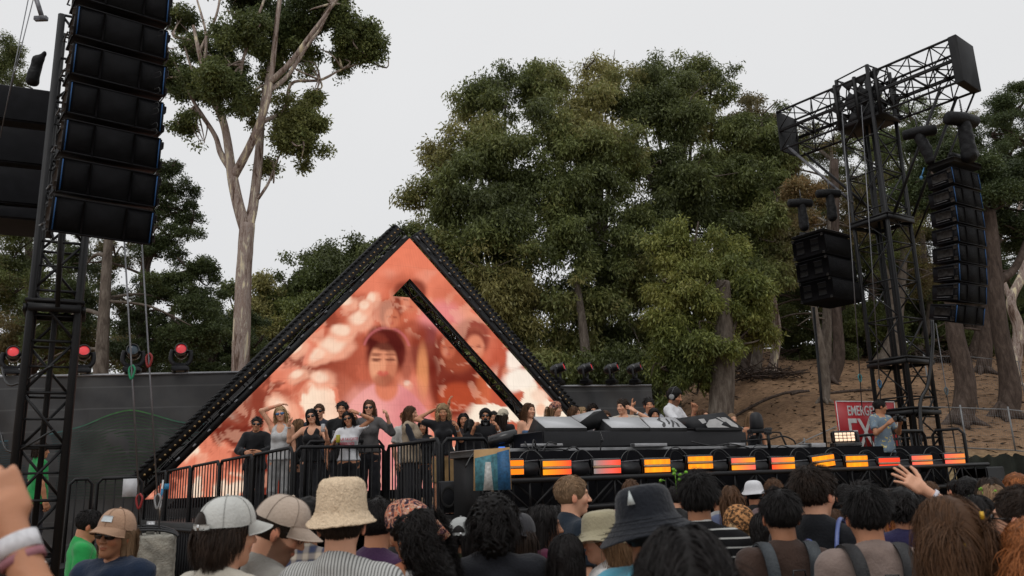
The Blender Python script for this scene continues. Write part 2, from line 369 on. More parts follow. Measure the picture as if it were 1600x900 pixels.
# ------------------------------------------------------------------ people
SKINS = {'pale': srgb(225, 178, 152), 'fair': srgb(214, 160, 130), 'tan': srgb(188, 132, 100), 'olive': srgb(165, 115, 85), 'brown': srgb(128, 82, 58)}
HAIRS = {'black': (0.011, 0.009, 0.0085), 'darkbrown': (0.026, 0.016, 0.011), 'brown': (0.085, 0.042, 0.021), 'lightbrown': (0.17, 0.095, 0.048),
         'sandy': (0.24, 0.15, 0.085), 'blond': (0.42, 0.28, 0.15), 'ginger': (0.30, 0.105, 0.035), 'grey': (0.1, 0.095, 0.09)}
def skin_mat():
    return mat('skin', (1, 1, 1), rough=0.5, var=0.05, scale=25, bump=0.08, bscale=220, spec=0.35, attr='Col')
def hair_mat():
    return mat('hair', (1, 1, 1), rough=0.5, var=0.2, scale=14, spec=0.16, attr='Col')
def cloth(col, kind='plain'):
    """kind: plain, rib, plaid, leopard, camo, fleece, stripe, paisley, denim, floral"""
    key = ('cloth', tuple(np.round(col, 3)), kind)
    if key in MATS: return MATS[key]
    if kind == 'plain': m = mat('fabric', col, rough=0.85, var=0.13, scale=9, bump=0.25, bscale=90, spec=0.2, sheen=0.15)
    else:
        m = bpy.data.materials.new('fabric_'+kind); m.use_nodes = True; nt = m.node_tree; b = nt.nodes['Principled BSDF']
        b.inputs['Roughness'].default_value = 0.9; b.inputs['Specular IOR Level'].default_value = 0.15
        tc = nt.nodes.new('ShaderNodeTexCoord'); Lk = nt.links.new
        def ramp(src, els, interp='LINEAR'):
            r = nt.nodes.new('ShaderNodeValToRGB'); r.color_ramp.interpolation = interp
            while len(r.color_ramp.elements) < len(els): r.color_ramp.elements.new(0.5)
            for e_, (p_, c_) in zip(r.color_ramp.elements, els): e_.position = p_; e_.color = (*c_, 1)
            Lk(src, r.inputs[0]); return r.outputs[0]
        c = np.array(col)
        if kind in ('rib', 'stripe'):
            wv = nt.nodes.new('ShaderNodeTexWave'); wv.inputs['Scale'].default_value = 28 if kind == 'rib' else 7.5
            wv.inputs['Distortion'].default_value = 0.6; wv.inputs['Detail'].default_value = 1; wv.inputs['Detail Scale'].default_value = 0.6
            wv.bands_direction = 'X' if kind == 'rib' else 'Z'
            Lk(tc.outputs['Object'], wv.inputs['Vector'])
            if kind == 'rib': o_ = ramp(wv.outputs['Fac'], [(0.15, tuple(c*0.28)), (0.6, tuple(c))])
            else: o_ = ramp(wv.outputs['Fac'], [(0.90, tuple(c)), (0.96, (0.5, 0.5, 0.48))])
        elif kind == 'plaid':
            fs = []
            for ax, s_ in (('X', 5.5), ('Z', 5.0)):
                wv = nt.nodes.new('ShaderNodeTexWave'); wv.inputs['Scale'].default_value = s_; wv.bands_direction = ax
                wv.inputs['Distortion'].default_value = 0.5; Lk(tc.outputs['Object'], wv.inputs['Vector'])
                fs.append(ramp(wv.outputs['Fac'], [(0.2, (0.05, 0.06, 0.11)), (0.5, (0.15, 0.14, 0.13)), (0.8, (0.5, 0.43, 0.35))]))
            mm = nt.nodes.new('ShaderNodeMixRGB'); mm.blend_type = 'MIX'; mm.inputs[0].default_value = 0.5; Lk(fs[0], mm.inputs[1]); Lk(fs[1], mm.inputs[2]); o_ = mm.outputs[0]
        elif kind == 'leopard':
            v = nt.nodes.new('ShaderNodeTexVoronoi'); v.inputs['Scale'].default_value = 52; v.feature = 'F1'
            n = nt.nodes.new('ShaderNodeTexNoise'); n.inputs['Scale'].default_value = 55; n.inputs['Detail'].default_value = 3
            ad = nt.nodes.new('ShaderNodeMixRGB'); ad.inputs[0].default_value = 0.03; Lk(tc.outputs['Object'], ad.inputs[1]); Lk(n.outputs['Color'], ad.inputs[2]); Lk(ad.outputs[0], v.inputs['Vector'])
            o_ = ramp(v.outputs['Distance'], [(0.0, tuple(c*0.55)), (0.22, tuple(c*0.35)), (0.27, (0.02, 0.014, 0.01)), (0.5, (0.02, 0.014, 0.01)), (0.54, tuple(c)), (1, tuple(c*1.2))])
        elif kind in ('camo', 'paisley', 'floral'):
            n = nt.nodes.new('ShaderNodeTexNoise'); n.inputs['Scale'].default_value = {'camo': 9, 'paisley': 38, 'floral': 16}[kind]; n.inputs['Detail'].default_value = 3; n.inputs['Distortion'].default_value = 1.2
            Lk(tc.outputs['Object'], n.inputs['Vector'])
            pal = {'camo': [(0, (0.05, 0.06, 0.03)), (0.45, (0.14, 0.15, 0.08)), (0.55, (0.25, 0.24, 0.15)), (0.65, (0.09, 0.07, 0.04))],
                   'paisley': [(0, (0.02, 0.02, 0.035)), (0.42, (0.14, 0.05, 0.05)), (0.5, (0.5, 0.3, 0.2)), (0.56, (0.5, 0.12, 0.06)), (0.64, (0.55, 0.5, 0.45))],
                   'floral': [(0, tuple(c)), (0.56, tuple(c*1.15)), (0.62, (0.6, 0.45, 0.08)), (0.68, (0.55, 0.58, 0.5))]}[kind]
            o_ = ramp(n.outputs['Fac'], pal, 'CONSTANT')
        else:
            n = nt.nodes.new('ShaderNodeTexNoise'); n.inputs['Scale'].default_value = 150; n.inputs['Detail'].default_value = 4; Lk(tc.outputs['Object'], n.inputs['Vector'])
            o_ = ramp(n.outputs['Fac'], [(0.3, tuple(c*0.75)), (0.7, tuple(c*1.1))])
            bp = nt.nodes.new('ShaderNodeBump'); bp.inputs['Strength'].default_value = 0.8; bp.inputs['Distance'].default_value = 0.01
            Lk(n.outputs['Fac'], bp.inputs['Height']); Lk(bp.outputs[0], b.inputs['Normal'])
        Lk(o_, b.inputs['Base Color'])
    MATS[key] = m
    return m
PLASTIC = lambda: mat('black_plastic', (0.012, 0.012, 0.013), rough=0.25, var=0.05, spec=0.5)
GOLD = lambda: mat('gold_metal', (0.6, 0.42, 0.16), rough=0.3, metal=1)
SILVER = lambda: mat('silver_metal', (0.6, 0.6, 0.6), rough=0.3, metal=1)

HANDS = {}
def hand_template(pose, res):
    """wrist at origin, fingers +Y, back of hand +Z, thumb on -X (a right hand seen from its back)"""
    key = (pose, res)
    if key in HANDS: return HANDS[key]
    F = Field(axis(-.11, .085, res), axis(-.045, .215, res), axis(-.11, .05, res))
    F.add(('bx', (0.002, .05, 0), (.041, .046, .0155), None, .014), .01)
    F.add(('rc', (0, -.035, 0), (0, .03, 0), .027, .029, .72), .02)
    curl = {'open': (6, 5, 6, 8), 'relax': (24, 30, 34, 38), 'fist': (78, 82, 84, 84), 'hold': (40, 46, 50, 54), 'peace': (4, 4, 85, 85), 'point': (8, 70, 78, 80)}[pose]
    spread = {'open': 1.5, 'peace': 2.0}.get(pose, 0.5)
    for i, (bx, ln, r) in enumerate(((-.031, .074, .0092), (-.0105, .082, .0095), (.0105, .077, .009), (.031, .06, .008))):
        p = np.array([bx, .09-abs(bx)*.25, 0.0]); a = 0.0; sp = bx*7*spread
        for s_, (fr, k) in enumerate(((.46, .55), (.30, 1.0), (.24, .8))):
            a += math.radians(curl[i])*k
            d = np.array([math.sin(sp)*math.cos(a), math.cos(sp)*math.cos(a), -math.sin(a)])
            q = p+d*ln*fr; F.add(('rc', tuple(p), tuple(q), r*(1-.07*s_), r*(1-.07*(s_+1))), .003 if s_ else .007); p = q
    ta = {'open': .95, 'relax': .55, 'fist': .25, 'hold': .5, 'peace': .1, 'point': .3}[pose]; tz = {'fist': -.6, 'peace': -.75, 'hold': -.6}.get(pose, -.25)
    p = np.array([-.026, .022, -.004])
    for ln, r0, r1, kk in ((.045, .0155, .012, 1), (.034, .0115, .0105, .75), (.026, .0105, .0085, .45)):
        d = unit([-math.sin(ta*kk), math.cos(ta*kk), tz*(1.2-kk*.6)]); q = p+d*ln; F.add(('rc', tuple(p), tuple(q), r0, r1), .006); p = q
    HANDS[key] = F.mesh(); return HANDS[key]

HC = np.array([0, -.012, .032]); HR = np.array([.079, .099, .092])     # scalp ellipsoid in head space
def scalp_ok(p):
    zmin = np.interp(p[:, 1], [-.11, -.05, -.01, .02, .045, .075, .1], [-.085, -.07, -.02, .01, .055, .082, .095])
    return p[:, 2] > zmin
def shoulder_push(p, s=1.0):
    c, r = np.array((0, -.015, -.16)), np.array((.062, .065, .2)); q = (p-c)/r; d = np.linalg.norm(q, axis=-1, keepdims=True)
    p = np.where(d < 1.0, c+q/np.maximum(d, 1e-3)*r, p)
    c, r = (0, -.02, -.46), (.2, .135, .27)
    q = 1-((p[..., 0]-c[0])/r[0])**2-((p[..., 2]-c[2])/r[2])**2; yy = r[1]*np.sqrt(np.maximum(q, 0)); sg = np.where(p[..., 1] > .035, 1.0, -1.0)
    ins = (q > 0) & (np.abs(p[..., 1]-c[1]) < yy); p = p.copy(); p[..., 1] = np.where(ins, c[1]+sg*yy, p[..., 1])
    return p
def hair_strands(style, n, width, col, seed, length=None, hat_z=None, M=10):
    r = np.random.default_rng(seed)
    d = r.normal(size=(n*4, 3)); d /= np.linalg.norm(d, axis=1)[:, None]
    p = HC+d*HR; ok = scalp_ok(p)
    if hat_z is not None: ok &= p[:, 2] < hat_z+.5*p[:, 1]*0
    if style == 'bangs': pass
    p = p[ok][:n]; n = len(p)
    if n == 0: return None
    nor = (p-HC)/HR**2; nor /= np.linalg.norm(nor, axis=1)[:, None]
    down = np.array([0, 0, -1.0])
    cl = np.floor(nor*5+r.normal(size=3)*0).astype(int); cid = (cl[:, 0]*73+cl[:, 1]*151+cl[:, 2]*283) % 997
    cr_ = np.random.default_rng(seed+5).random(1000)
    ph = cr_[cid]*6.28; ph2 = cr_[(cid*7) % 997]*6.28
    def tang(v): t = v-nor*np.sum(v*nor, 1)[:, None]; return t/(np.linalg.norm(t, axis=1)[:, None]+1e-6)
    pts = [p.copy()]; q = p.copy(); layer = 1.0+r.random((n, 1))*0.14
    if style in ('short', 'crop', 'messy', 'swept'):
        Lh = {'short': .035, 'crop': .016, 'messy': .06, 'swept': .07}[style] if length is None else length
        Lk = Lh*np.where(p[:, 2:3] > .05, 1.0, np.where(p[:, 2:3] > 0, .65, .4))*(.7+.6*r.random((n, 1)))
        f0 = {'short': [0, .35, -.35], 'crop': [0, .3, -.3], 'messy': [.3, .5, -.15], 'swept': [.5, -.7, -.2]}[style]
        sw = np.tile(np.array(f0, float), (n, 1)); sw[:, 0] += .5*np.sin(ph); sw[:, 1] += .45*np.cos(ph2)
        back = p[:, 1] < -.03; sw[back] = sw[back]*.3+np.array([0, 0, -1.0]); t = tang(sw)
        up = {'short': .5, 'crop': .7, 'messy': .75, 'swept': .35}[style]
        for k in range(1, M):
            u = k/(M-1); dd = nor*up*(1-.6*u)+t*(.55+.6*u)+r.normal(size=(n, 3))*.05+np.array([0, 0, -.35])*u
            dd /= np.linalg.norm(dd, axis=1)[:, None]; q = q+dd*Lk/(M-1); pts.append(q.copy())
    elif style in ('curly', 'afro', 'bigcurl'):
        Lh = {'curly': .055, 'afro': .06, 'bigcurl': .10}[style] if length is None else length
        Lk = Lh*(.6+.7*cr_[cid][:, None])*np.where(p[:, 2:3] > .03, 1, .8)*(.8+.4*r.random((n, 1)))
        s1 = tang(np.tile([1.0, .3, 0.2], (n, 1))); s2 = np.cross(nor, s1)
        R = {'curly': .008, 'afro': .006, 'bigcurl': .011}[style]
        for k in range(1, M):
            u = k/(M-1); base = p+(nor*(.75*u-.25*u*u)+down*(u*u*.55)+s1*.25*np.sin(ph)[:, None]*u+s2*.25*np.cos(ph2)[:, None]*u)*Lk
            a = (ph+u*(Lk[:, 0]/.011))[:, None]; q = base+R*min(1, u*3)*(s1*np.cos(a)+s2*np.sin(a)); pts.append(q.copy())
    else:   # long, wavy, longcurly, bob, ponytail
        Lh = {'long': .48, 'wavy': .5, 'longcurly': .42, 'bob': .2, 'tied': .12, 'mullet': .14}[style] if length is None else length
        M = max(M, 16); Lk = Lh*(.75+.35*r.random((n, 1)))
        side = np.sign(p[:, 0:1]+.004*r.normal(size=(n, 1)))
        amp = {'long': .004, 'wavy': .014, 'longcurly': .022, 'bob': .003, 'tied': .0, 'mullet': .008}[style]
        dirn = np.concatenate([side*.75, -.75+.2*r.normal(size=(n, 1)), -.1*np.ones((n, 1))], 1); dirn = tang(dirn)
        front = p[:, 1] > .03
        for k in range(1, M):
            u = k/(M-1); g = min(1, u*4.5)
            dirn = dirn*(1-.55*g)+down*.6*g; dirn /= np.linalg.norm(dirn, axis=1)[:, None]
            q = q+dirn*Lk/(M-1)
            e = (q-HC)/(HR*(1.07+.11*(layer-1)/.14)); dd = np.linalg.norm(e, axis=1, keepdims=True)
            q = np.where(dd < 1, HC+e/np.maximum(dd, 1e-3)*(HR*(1.07+.11*(layer-1)/.14)), q)
            ef = (q-np.array([0, .075, -.03]))/np.array([.073, .075, .10]); df = np.linalg.norm(ef, axis=1, keepdims=True)   # keep the face clear
            q = np.where(df < 1, np.array([0, .075, -.03])+ef/np.maximum(df, 1e-3)*np.array([.073, .075, .10]), q)
            q = shoulder_push(q)
            s1 = np.stack([np.cos(ph), np.sin(ph), 0*ph], 1)
            wv = amp*min(1, u*2)*(np.sin(u*Lh*(38 if style != 'longcurly' else 95)+ph2)[:, None]*s1+.6*np.cos(u*Lh*30+ph)[:, None]*np.stack([-np.sin(ph), np.cos(ph), 0*ph], 1))
            pts.append(q+wv)
    Pn = np.stack(pts, 1)                              # n,M,3
    Mv = Pn.shape[1]
    tg = np.gradient(Pn, axis=1); outw = Pn-np.array([0, -.01, 0]); outw[..., 2] *= .4
    sd_ = np.cross(tg, outw)+r.normal(size=(n, 1, 3))*1e-4; sd_ /= np.linalg.norm(sd_, axis=2, keepdims=True)+1e-9
    tw = r.normal(size=(n, 1, 1))*.5; no = np.cross(tg, sd_); no /= np.linalg.norm(no, axis=2, keepdims=True)+1e-9
    sd_ = sd_*np.cos(tw)+no*np.sin(tw)
    wd = width*np.interp(np.linspace(0, 1, Mv), [0, .15, .7, 1], [.8, 1, .8, .15])[None, :, None]
    V = np.stack([Pn-sd_*wd, Pn+sd_*wd], 2).reshape(-1, 3)
    i = (np.arange(n)*Mv*2)[:, None]; j = np.arange(Mv-1)[None]*2
    Q = np.stack([i+j, i+j+1, i+j+3, i+j+2], -1).reshape(-1, 4)
    c = np.array(col)[None]*(.65+.7*r.random((n, 1)))*(.8+.5*cr_[(cid*3) % 997][:, None])
    C = np.repeat(c, Mv*2, 0)
    return V, Q, C
def hair_shell(style, col, res, hat_z=None):
    F = Field(axis(-.17, .17, res), axis(-.2, .16, res), axis(-.62 if style in ('long', 'wavy', 'longcurly') else -.24, .2, res))
    g = {'crop': .003, 'short': .005, 'messy': .008, 'swept': .006, 'curly': .016, 'afro': .026, 'bigcurl': .032, 'long': .003, 'wavy': .005, 'longcurly': .013, 'bob': .005, 'tied': .004, 'mullet': .003}[style]
    F.add(('el', tuple(HC), tuple(HR+g)), .01)
    low = {'crop': -.07, 'short': -.078, 'messy': -.08, 'swept': -.075}.get(style, -.085)
    F.cut((0, -.03, low), (0, .25, -1.0))
    F.sub(('el', (0, .118, -.05), (.077, .082, .118)), .012)
    if style in ('crop', 'short', 'messy', 'swept'):
        for s_ in (-1, 1): F.sub(('el', (s_*.1, .005, -.035), (.04, .034, .055)), .01)
    if style in ('long', 'wavy', 'longcurly', 'bob', 'bigcurl', 'mullet'):
        e = {'bob': -.14, 'bigcurl': -.13, 'mullet': -.12}.get(style, -.42)
        wd = (.045+g) if style != 'mullet' else .03
        F.add(('rc', (0, -.05, .0), (0, -.07, e*.5), wd+.015, wd), .03)
        if e < -.2:
            F.add(('rc', (0, -.085, e*.45), (0, -.125, e), wd+.005, wd*.4), .04)
            for s_ in (-1, 1): F.add(('rc', (s_*.062, -.02, .0), (s_*.085, -.06, -.2), .032, .03), .03)
        elif e < -.1 and style != 'mullet':
            for s_ in (-1, 1): F.add(('rc', (s_*.058, -.02, .0), (s_*.064, -.02, e), .034, .022), .03)
    if hat_z is not None: F.cut((0, 0, hat_z+.008), (0, 0, 1))
    if style in ('curly', 'afro', 'bigcurl', 'longcurly', 'messy'): F.wrinkle(.006 if style != 'bigcurl' else .01, 110, 2)
    else: F.wrinkle(.0022, 130, 3)
    V, Q = F.mesh()
    return V, Q, np.tile(np.array(col)*(.55 if style in ('curly', 'afro', 'bigcurl', 'longcurly', 'messy') else .8), (len(V), 1))  # shell darkened, most for curls: shade between strands painted into its colour

def hat_surface(prof, n, sx, sy, disp=0.0, seed=1, wob=0.0):
    prof = np.asarray(prof, float); t = np.linspace(0, 1, len(prof)); tt = np.linspace(0, 1, max(14, n//2))
    pr = np.stack([np.interp(tt, t, prof[:, 0]), np.interp(tt, t, prof[:, 1])], 1)
    for _ in range(2): pr[1:-1] = (pr[:-2]+2*pr[1:-1]+pr[2:])/4
    a = np.linspace(0, 2*math.pi, n, endpoint=False)
    r = pr[:, 0:1]*(1+0*a[None]); z = pr[:, 1:2]+wob*(pr[:, 0:1]/pr[:, 0].max())**3*(np.cos(2*a+.6)+.5*np.sin(3*a))[None]
    V = np.stack([r*np.cos(a)*sx, r*np.sin(a)*sy, z], -1)
    if disp:
        nn = (fbm(V.reshape(-1, 3)*95, 3, seed).reshape(r.shape)-.5)*2*disp
        V[..., :2] *= (1+nn/np.maximum(r, .03))[..., None]; V[..., 2] += nn*.6
    m = len(tt); i = np.arange(m-1)[:, None]*n; j = np.arange(n)[None]; j2 = (j+1) % n
    return V.reshape(-1, 3), np.stack([i+j, i+j2, i+n+j2, i+n+j], -1).reshape(-1, 4)
def solid_sheet(G, th):
    """a grid sheet (a,b,3) made into a thin solid"""
    G = np.asarray(G, float); du = np.gradient(G, axis=0); dv = np.gradient(G, axis=1); nn = np.cross(du, dv); nn /= np.linalg.norm(nn, axis=2, keepdims=True)+1e-9
    a, b = G.shape[:2]; V = np.concatenate([(G+nn*th/2).reshape(-1, 3), (G-nn*th/2).reshape(-1, 3)]); i = np.arange(a-1)[:, None]*b; j = np.arange(b-1)[None]
    q = np.stack([i+j, i+b+j, i+b+j+1, i+j+1], -1).reshape(-1, 4); Q = [q[:, ::-1], q+a*b]
    def rim(ix): ix = np.array(ix); Q.append(np.stack([ix[:-1], ix[1:], ix[1:]+a*b, ix[:-1]+a*b], 1))
    rim([k for k in range(b)]); rim([(a-1)*b+k for k in range(b)][::-1]); rim([k*b for k in range(a)][::-1]); rim([k*b+b-1 for k in range(a)])
    return V, np.concatenate(Q)

def make_hat(kind, col, n, parent, XF, hair_col):
    """XF: head space -> body space"""
    HZ = {'cap': .035, 'bucket': .04, 'sherpa': .03, 'widebucket': .04, 'bandana': .03, 'beanie': .02}
    def put(name, V, Q, m, par, smooth=True): return mesh_obj(name, XF(V), [Q], m, par, smooth)
    if kind.startswith('cap'):
        m = cloth(col); t = np.linspace(0, math.pi/2, 16)
        prof = np.stack([np.cos(t)**.8, .028+.108*np.sin(t)], 1)
        V, Q = hat_surface(prof, n, .090, .108, .0015, 2); V[:, 1] -= .006
        V[:, 2] += np.where(V[:, 1] > 0, V[:, 1]*.12, 0)
        o = put('cap_crown', V, Q, m, parent)
        if n >= 96:
            sb = MB(); tt = np.linspace(0, math.pi/2-.03, 14)
            for az in np.arange(6)*math.pi/3+math.pi/6:
                P_ = np.stack([np.cos(tt)**.8*.0915*np.cos(az), np.cos(tt)**.8*.1095*np.sin(az)-.006, .028+.109*np.sin(tt)], 1); P_[:, 2] += np.where(P_[:, 1] > 0, P_[:, 1]*.12, 0); sb.tube(P_, .0014, 4)
            so = put('cap_seams', np.concatenate(sb.V), np.concatenate(sb.Q), mat('seam_thread', tuple(np.array(col)*.6), rough=.9), o); so['kind'] = 'stuff'
        bk = -1 if kind == 'cap_back' else 1
        u = np.linspace(-1, 1, 17); v = np.linspace(0, 1, 8); G = np.zeros((8, 17, 3))
        for a_, vv in enumerate(v):
            ang = u*1.12; ex = np.sin(ang)*.089; ey = np.cos(ang)*.104-.006
            fx = np.sin(ang)*.089*(1+.02*vv); fy = ey+vv*.078*np.sqrt(np.maximum(0, 1-np.abs(u)**2.6))
            G[a_, :, 0] = ex*(1-vv)+fx*vv; G[a_, :, 1] = fy*bk; G[a_, :, 2] = .036+.012*(1-vv)-.030*(np.abs(u)**2)*(.3+.7*vv)-.012*vv
        V, Q = solid_sheet(G, .004); put('cap_brim', V, Q, mat('fabric', tuple(np.array(col)*.92), rough=.85, var=.1, scale=9, bump=.2, bscale=90, spec=.2), o)
        bt = MB(); bt.lathe([(0, .137), (.006, .138), (.007, .141), (.003, .144), (0, .1445)], n=8); V = np.concatenate(bt.V); V[:, 1] -= .006; put('cap_button', V, np.concatenate(bt.Q), m, o)
        if kind == 'cap_strap':    # arched opening over the adjuster strap at the back
            G = np.zeros((10, 13, 3)); uu = np.linspace(-1, 1, 13)
            for a_, vv in enumerate(np.linspace(0, 1, 10)):
                ang = uu*.48*math.sqrt(max(.02, 1-vv**2)); hz = .034+vv*.052; rr = math.cos(math.asin(min(.99, (hz-.028)/.108)))**.8
                G[a_, :, 0] = np.sin(ang)*.0925*rr; G[a_, :, 1] = -np.cos(ang)*.1105*rr-.0075; G[a_, :, 2] = hz
            V, Q = solid_sheet(G, .003); mesh_obj('hair_in_opening', XF(V), [Q], hair_mat(), o, True, np.tile(np.array(hair_col)*.8, (len(V), 1)))
            G = np.zeros((4, 21, 3)); uu = np.linspace(-.62, .62, 21)
            for a_, hz in enumerate((.022, .029, .036, .042)): G[a_, :, 0] = np.sin(uu)*.0945; G[a_, :, 1] = -np.cos(uu)*.114-.006; G[a_, :, 2] = hz
            V, Q = solid_sheet(G, .003); s_ = put('strap', V, Q, m, o)
            b = MB(); b.box((.015, -.122, .032), (.012, .004, .02)); put('buckle', np.concatenate(b.V), np.concatenate(b.Q), SILVER(), s_)
        return o, .03
    if kind in ('bucket', 'sherpa', 'widebucket'):
        w_ = {'bucket': .035, 'sherpa': .033, 'widebucket': .062}[kind]; dr = {'bucket': .035, 'sherpa': .038, 'widebucket': .055}[kind]
        top = .138 if kind != 'sherpa' else .165; zb = .04
        prof = [(0, top), (.04, top), (.072, top-.006), (.088, top-.026), (.094, top-.06), (.099, zb+.008), (.101, zb), (.101+w_*.4, zb-dr*.5), (.101+w_*.8, zb-dr*.85), (.101+w_, zb-dr), (.101+w_*.9, zb-dr-.006), (.10, zb-.012)]
        V, Q = hat_surface(prof, n, .93, 1.08, .0055 if kind == 'sherpa' else .002, 4, .008 if kind != 'widebucket' else .016); V[:, 1] -= .008
        o = put('bucket_hat', V, Q, cloth(col, 'fleece' if kind == 'sherpa' else 'plain') if not isinstance(col, str) else cloth((.42, .2, .08), col), parent)
        if n >= 96 and kind != 'sherpa':
            sb = MB()
            for f_, zz in ((.12, zb-.01), (.35, zb-dr*.35), (.6, zb-dr*.6), (.85, zb-dr*.86)):
                a_ = np.linspace(0, 2*math.pi, 49); sb.tube(np.stack([(.1015+w_*f_)*np.cos(a_)*.93, (.1015+w_*f_)*np.sin(a_)*1.08-.008, zz+.003+0*a_], 1), .0012, 4)
            so = put('brim_stitching', np.concatenate(sb.V), np.concatenate(sb.Q), mat('seam_thread', tuple(np.array(col)*.6), rough=.9), o); so['kind'] = 'stuff'
        return o, zb-.01
    if kind in ('bandana', 'beanie', 'leopard'):
        t = np.linspace(0, math.pi/2, 14); prof = np.stack([np.cos(t)**.85, .012+.122*np.sin(t)], 1)
        V, Q = hat_surface(prof, n, .095 if kind != 'leopard' else .112, .115 if kind != 'leopard' else .125, .003, 5); V[:, 1] -= .012; V[:, 2] += V[:, 1]*.28
        m = cloth((.4, .3, .3), 'paisley') if kind == 'bandana' else (cloth((.42, .2, .08), 'leopard') if kind == 'leopard' else cloth(col))
        o = put(kind if kind != 'leopard' else 'fuzzy_hat', V, Q, m, parent)
        if kind == 'bandana':
            b = MB(); b.beam((0, -.12, -.02), (.02, -.15, -.10), .05, .006); b.beam((0, -.12, -.02), (-.03, -.155, -.08), .045, .006); put('knot_tails', np.concatenate(b.V), np.concatenate(b.Q), m, o, False)
        return o, .0
HEAD_ONLY = {}
def person(px, py, Y, face=0, label='', group=None, base=0.0, sk='tan', hair='short', hc='darkbrown', hlen=None, hat=None, hatc=(.5, .5, .5), top='tee', tc=(.02, .02, .022), tkind='plain',
           bottom='pants', bc=(.03, .03, .035), hy=0, hp=0, hr=0, aL=None, aR=None, sex='m', glasses=None, beard=False, phones=False, q=None, backpack=None, shoulders=1.0, seed=None, extra=None, cat='person', lean=0, emblem=None):
    seed = seed if seed is not None else int(abs(px*13+py*7)) % 9999
    near = Y < 4.3; mid = Y < 7.5
    rh, rb_, rl = (.0055, .012, .03) if near else ((.007, .015, .035) if mid else (.0095, .018, .03))
    if Y < 2.2: rh = .0045
    extra_h = {'curly': .045, 'afro': .05, 'bigcurl': .06, 'messy': .035, 'swept': .025, 'short': .018, 'crop': .01}.get(hair, .018)
    if hat: extra_h = {'sherpa': .05, 'bandana': .02, 'leopard': .03}.get(hat, .025)
    Ttop = P(px, py, Y); H = Ttop[2]-base-extra_h
    s = H/1.75
    if not (.86 < s < 1.13): print('  person scale', round(s, 3), px, py, Y)
    sw = (1.0 if sex == 'm' else .88)*shoulders
    rz = math.radians(-face)
    root = empty('person', (Ttop[0], Ttop[1], base), label, cat, group, rz)
    S = lambda v: np.asarray(v, float)*s
    Hm = rotz(math.radians(-hy)) @ rotx(math.radians(-hp)) @ roty(math.radians(hr))
    ln = math.radians(lean)
    neck0 = np.array([0, -.02+.0, 1.47]); nb = neck0+np.array([0, 0, .0]); hcen = np.array([0, .0, 1.618]); piv = np.array([0, -.01, 1.53])
    hcen = piv+Hm @ (hcen-piv)
    hc_s = S(hcen)
    XF = lambda V: (np.asarray(V)*min(s, 1.04)) @ Hm.T + hc_s
    hs = min(s, 1.04)
    hp_ = lambda v: tuple(Hm @ (np.asarray(v, float)*hs)+hc_s)
    # arms
    arms = []
    for sd_, a in ((-1, aL), (1, aR)):
        sh = np.array([sd_*.172*sw, -.012, 1.415])
        if a is None: ed, wd, hand, pn = (sd_*.16, -.05, -1), (sd_*-.02, .28, -.95), 'relax', None
        else: ed, wd, hand = a[:3]; pn = a[3] if len(a) > 3 else None; ed = (ed[0], ed[1], ed[2])
        ed = unit(ed); wd = unit(wd)
        if ed[2] > 0: sh = sh+np.array([-sd_*.02, 0, .035*ed[2]])
        el = sh+ed*.285; wr = el+wd*.255
        arms.append((sd_, sh, el, wr, wd, hand, pn, a is not None))
    T = lambda v: tuple(S(v))
    pts = [a[3] for a in arms]+[a[2] for a in arms]
    lo = np.min([S(p_) for p_ in pts]+[S([-.27, -.2, 0])], axis=0)-.09; hi = np.max([S(p_) for p_ in pts]+[S([.27, .2, 1.76])], axis=0)+.09
    full_legs = (base > 0)
    zlo = -.01
    xs = axis(lo[0], hi[0], rb_, hc_s[0]-.1*hs, hc_s[0]+.1*hs, rh); ys = axis(lo[1], hi[1], rb_, hc_s[1]-.115*hs, hc_s[1]+.13*hs, rh)
    zs = np.concatenate([np.arange(zlo, .95*s, rl), axis(.95*s+rl*.5, hi[2], rb_, hc_s[2]-.13*hs, hc_s[2]+.13*hs, rh)])
    zs = zs[np.concatenate([[True], np.diff(zs) > 1e-4])]
    F = Field(xs, ys, zs)
    fem = sex == 'f'
    k = .05*s
    # torso
    hipw = .155 if not fem else .165
    F.add(('el', T((0, 0, .95)), T((hipw, .115, .13))), k)
    F.add(('el', T((0, .005, 1.12)), T((.138*sw if not fem else .122, .1, .18))), k)
    F.add(('el', T((0, -.005, 1.31)), T((.155*sw, .11, .17))), k)
    F.add(('rc', T((-.14*sw, -.015, 1.405)), T((.14*sw, -.015, 1.405)), .055*s, .055*s), k)
    if fem:
        for sd_ in (-1, 1): F.add(('el', T((sd_*.07, .09, 1.275)), T((.058, .055, .06))), .03*s)
    nr = (.054 if not fem else .045)*hs
    nt_ = np.array(hp_((0, -.022, -.06)))
    F.add(('rc', T((0, -.025, 1.43)), tuple(nt_), nr*1.12, nr), .035*s)
    for sd_ in (-1, 1): F.add(('rc', T((sd_*.13*sw, -.025, 1.425)), tuple(nt_-np.array([0, .005, .085])), .034*s, .026*s), .04*s)
    for sd_, sh, el, wr, wd, hand, pn, _ in arms:
        af = .88 if fem else 1.0
        F.add(('rc', T(sh), T(el), .050*s*af, .037*s*af), .035*s); F.add(('rc', T(el), T(el+(wr-el)*.35), .038*s*af, .038*s*af), .02*s); F.add(('rc', T(el+(wr-el)*.35), T(wr), .038*s*af, .026*s*af), .02*s)
    for sd_ in (-1, 1):
        F.add(('rc', T((sd_*.085, 0, .9)), T((sd_*.095, .01, .49)), .088*s, .058*s), .04*s)
        F.add(('rc', T((sd_*.095, .01, .49)), T((sd_*.1, -.02, .09)), .058*s, .036*s), .03*s)
        F.add(('rc', T((sd_*.1, -.045, .04)), T((sd_*.115, .13, .03)), .036*s, .03*s), .03*s)
    # head
    ROT = Hm
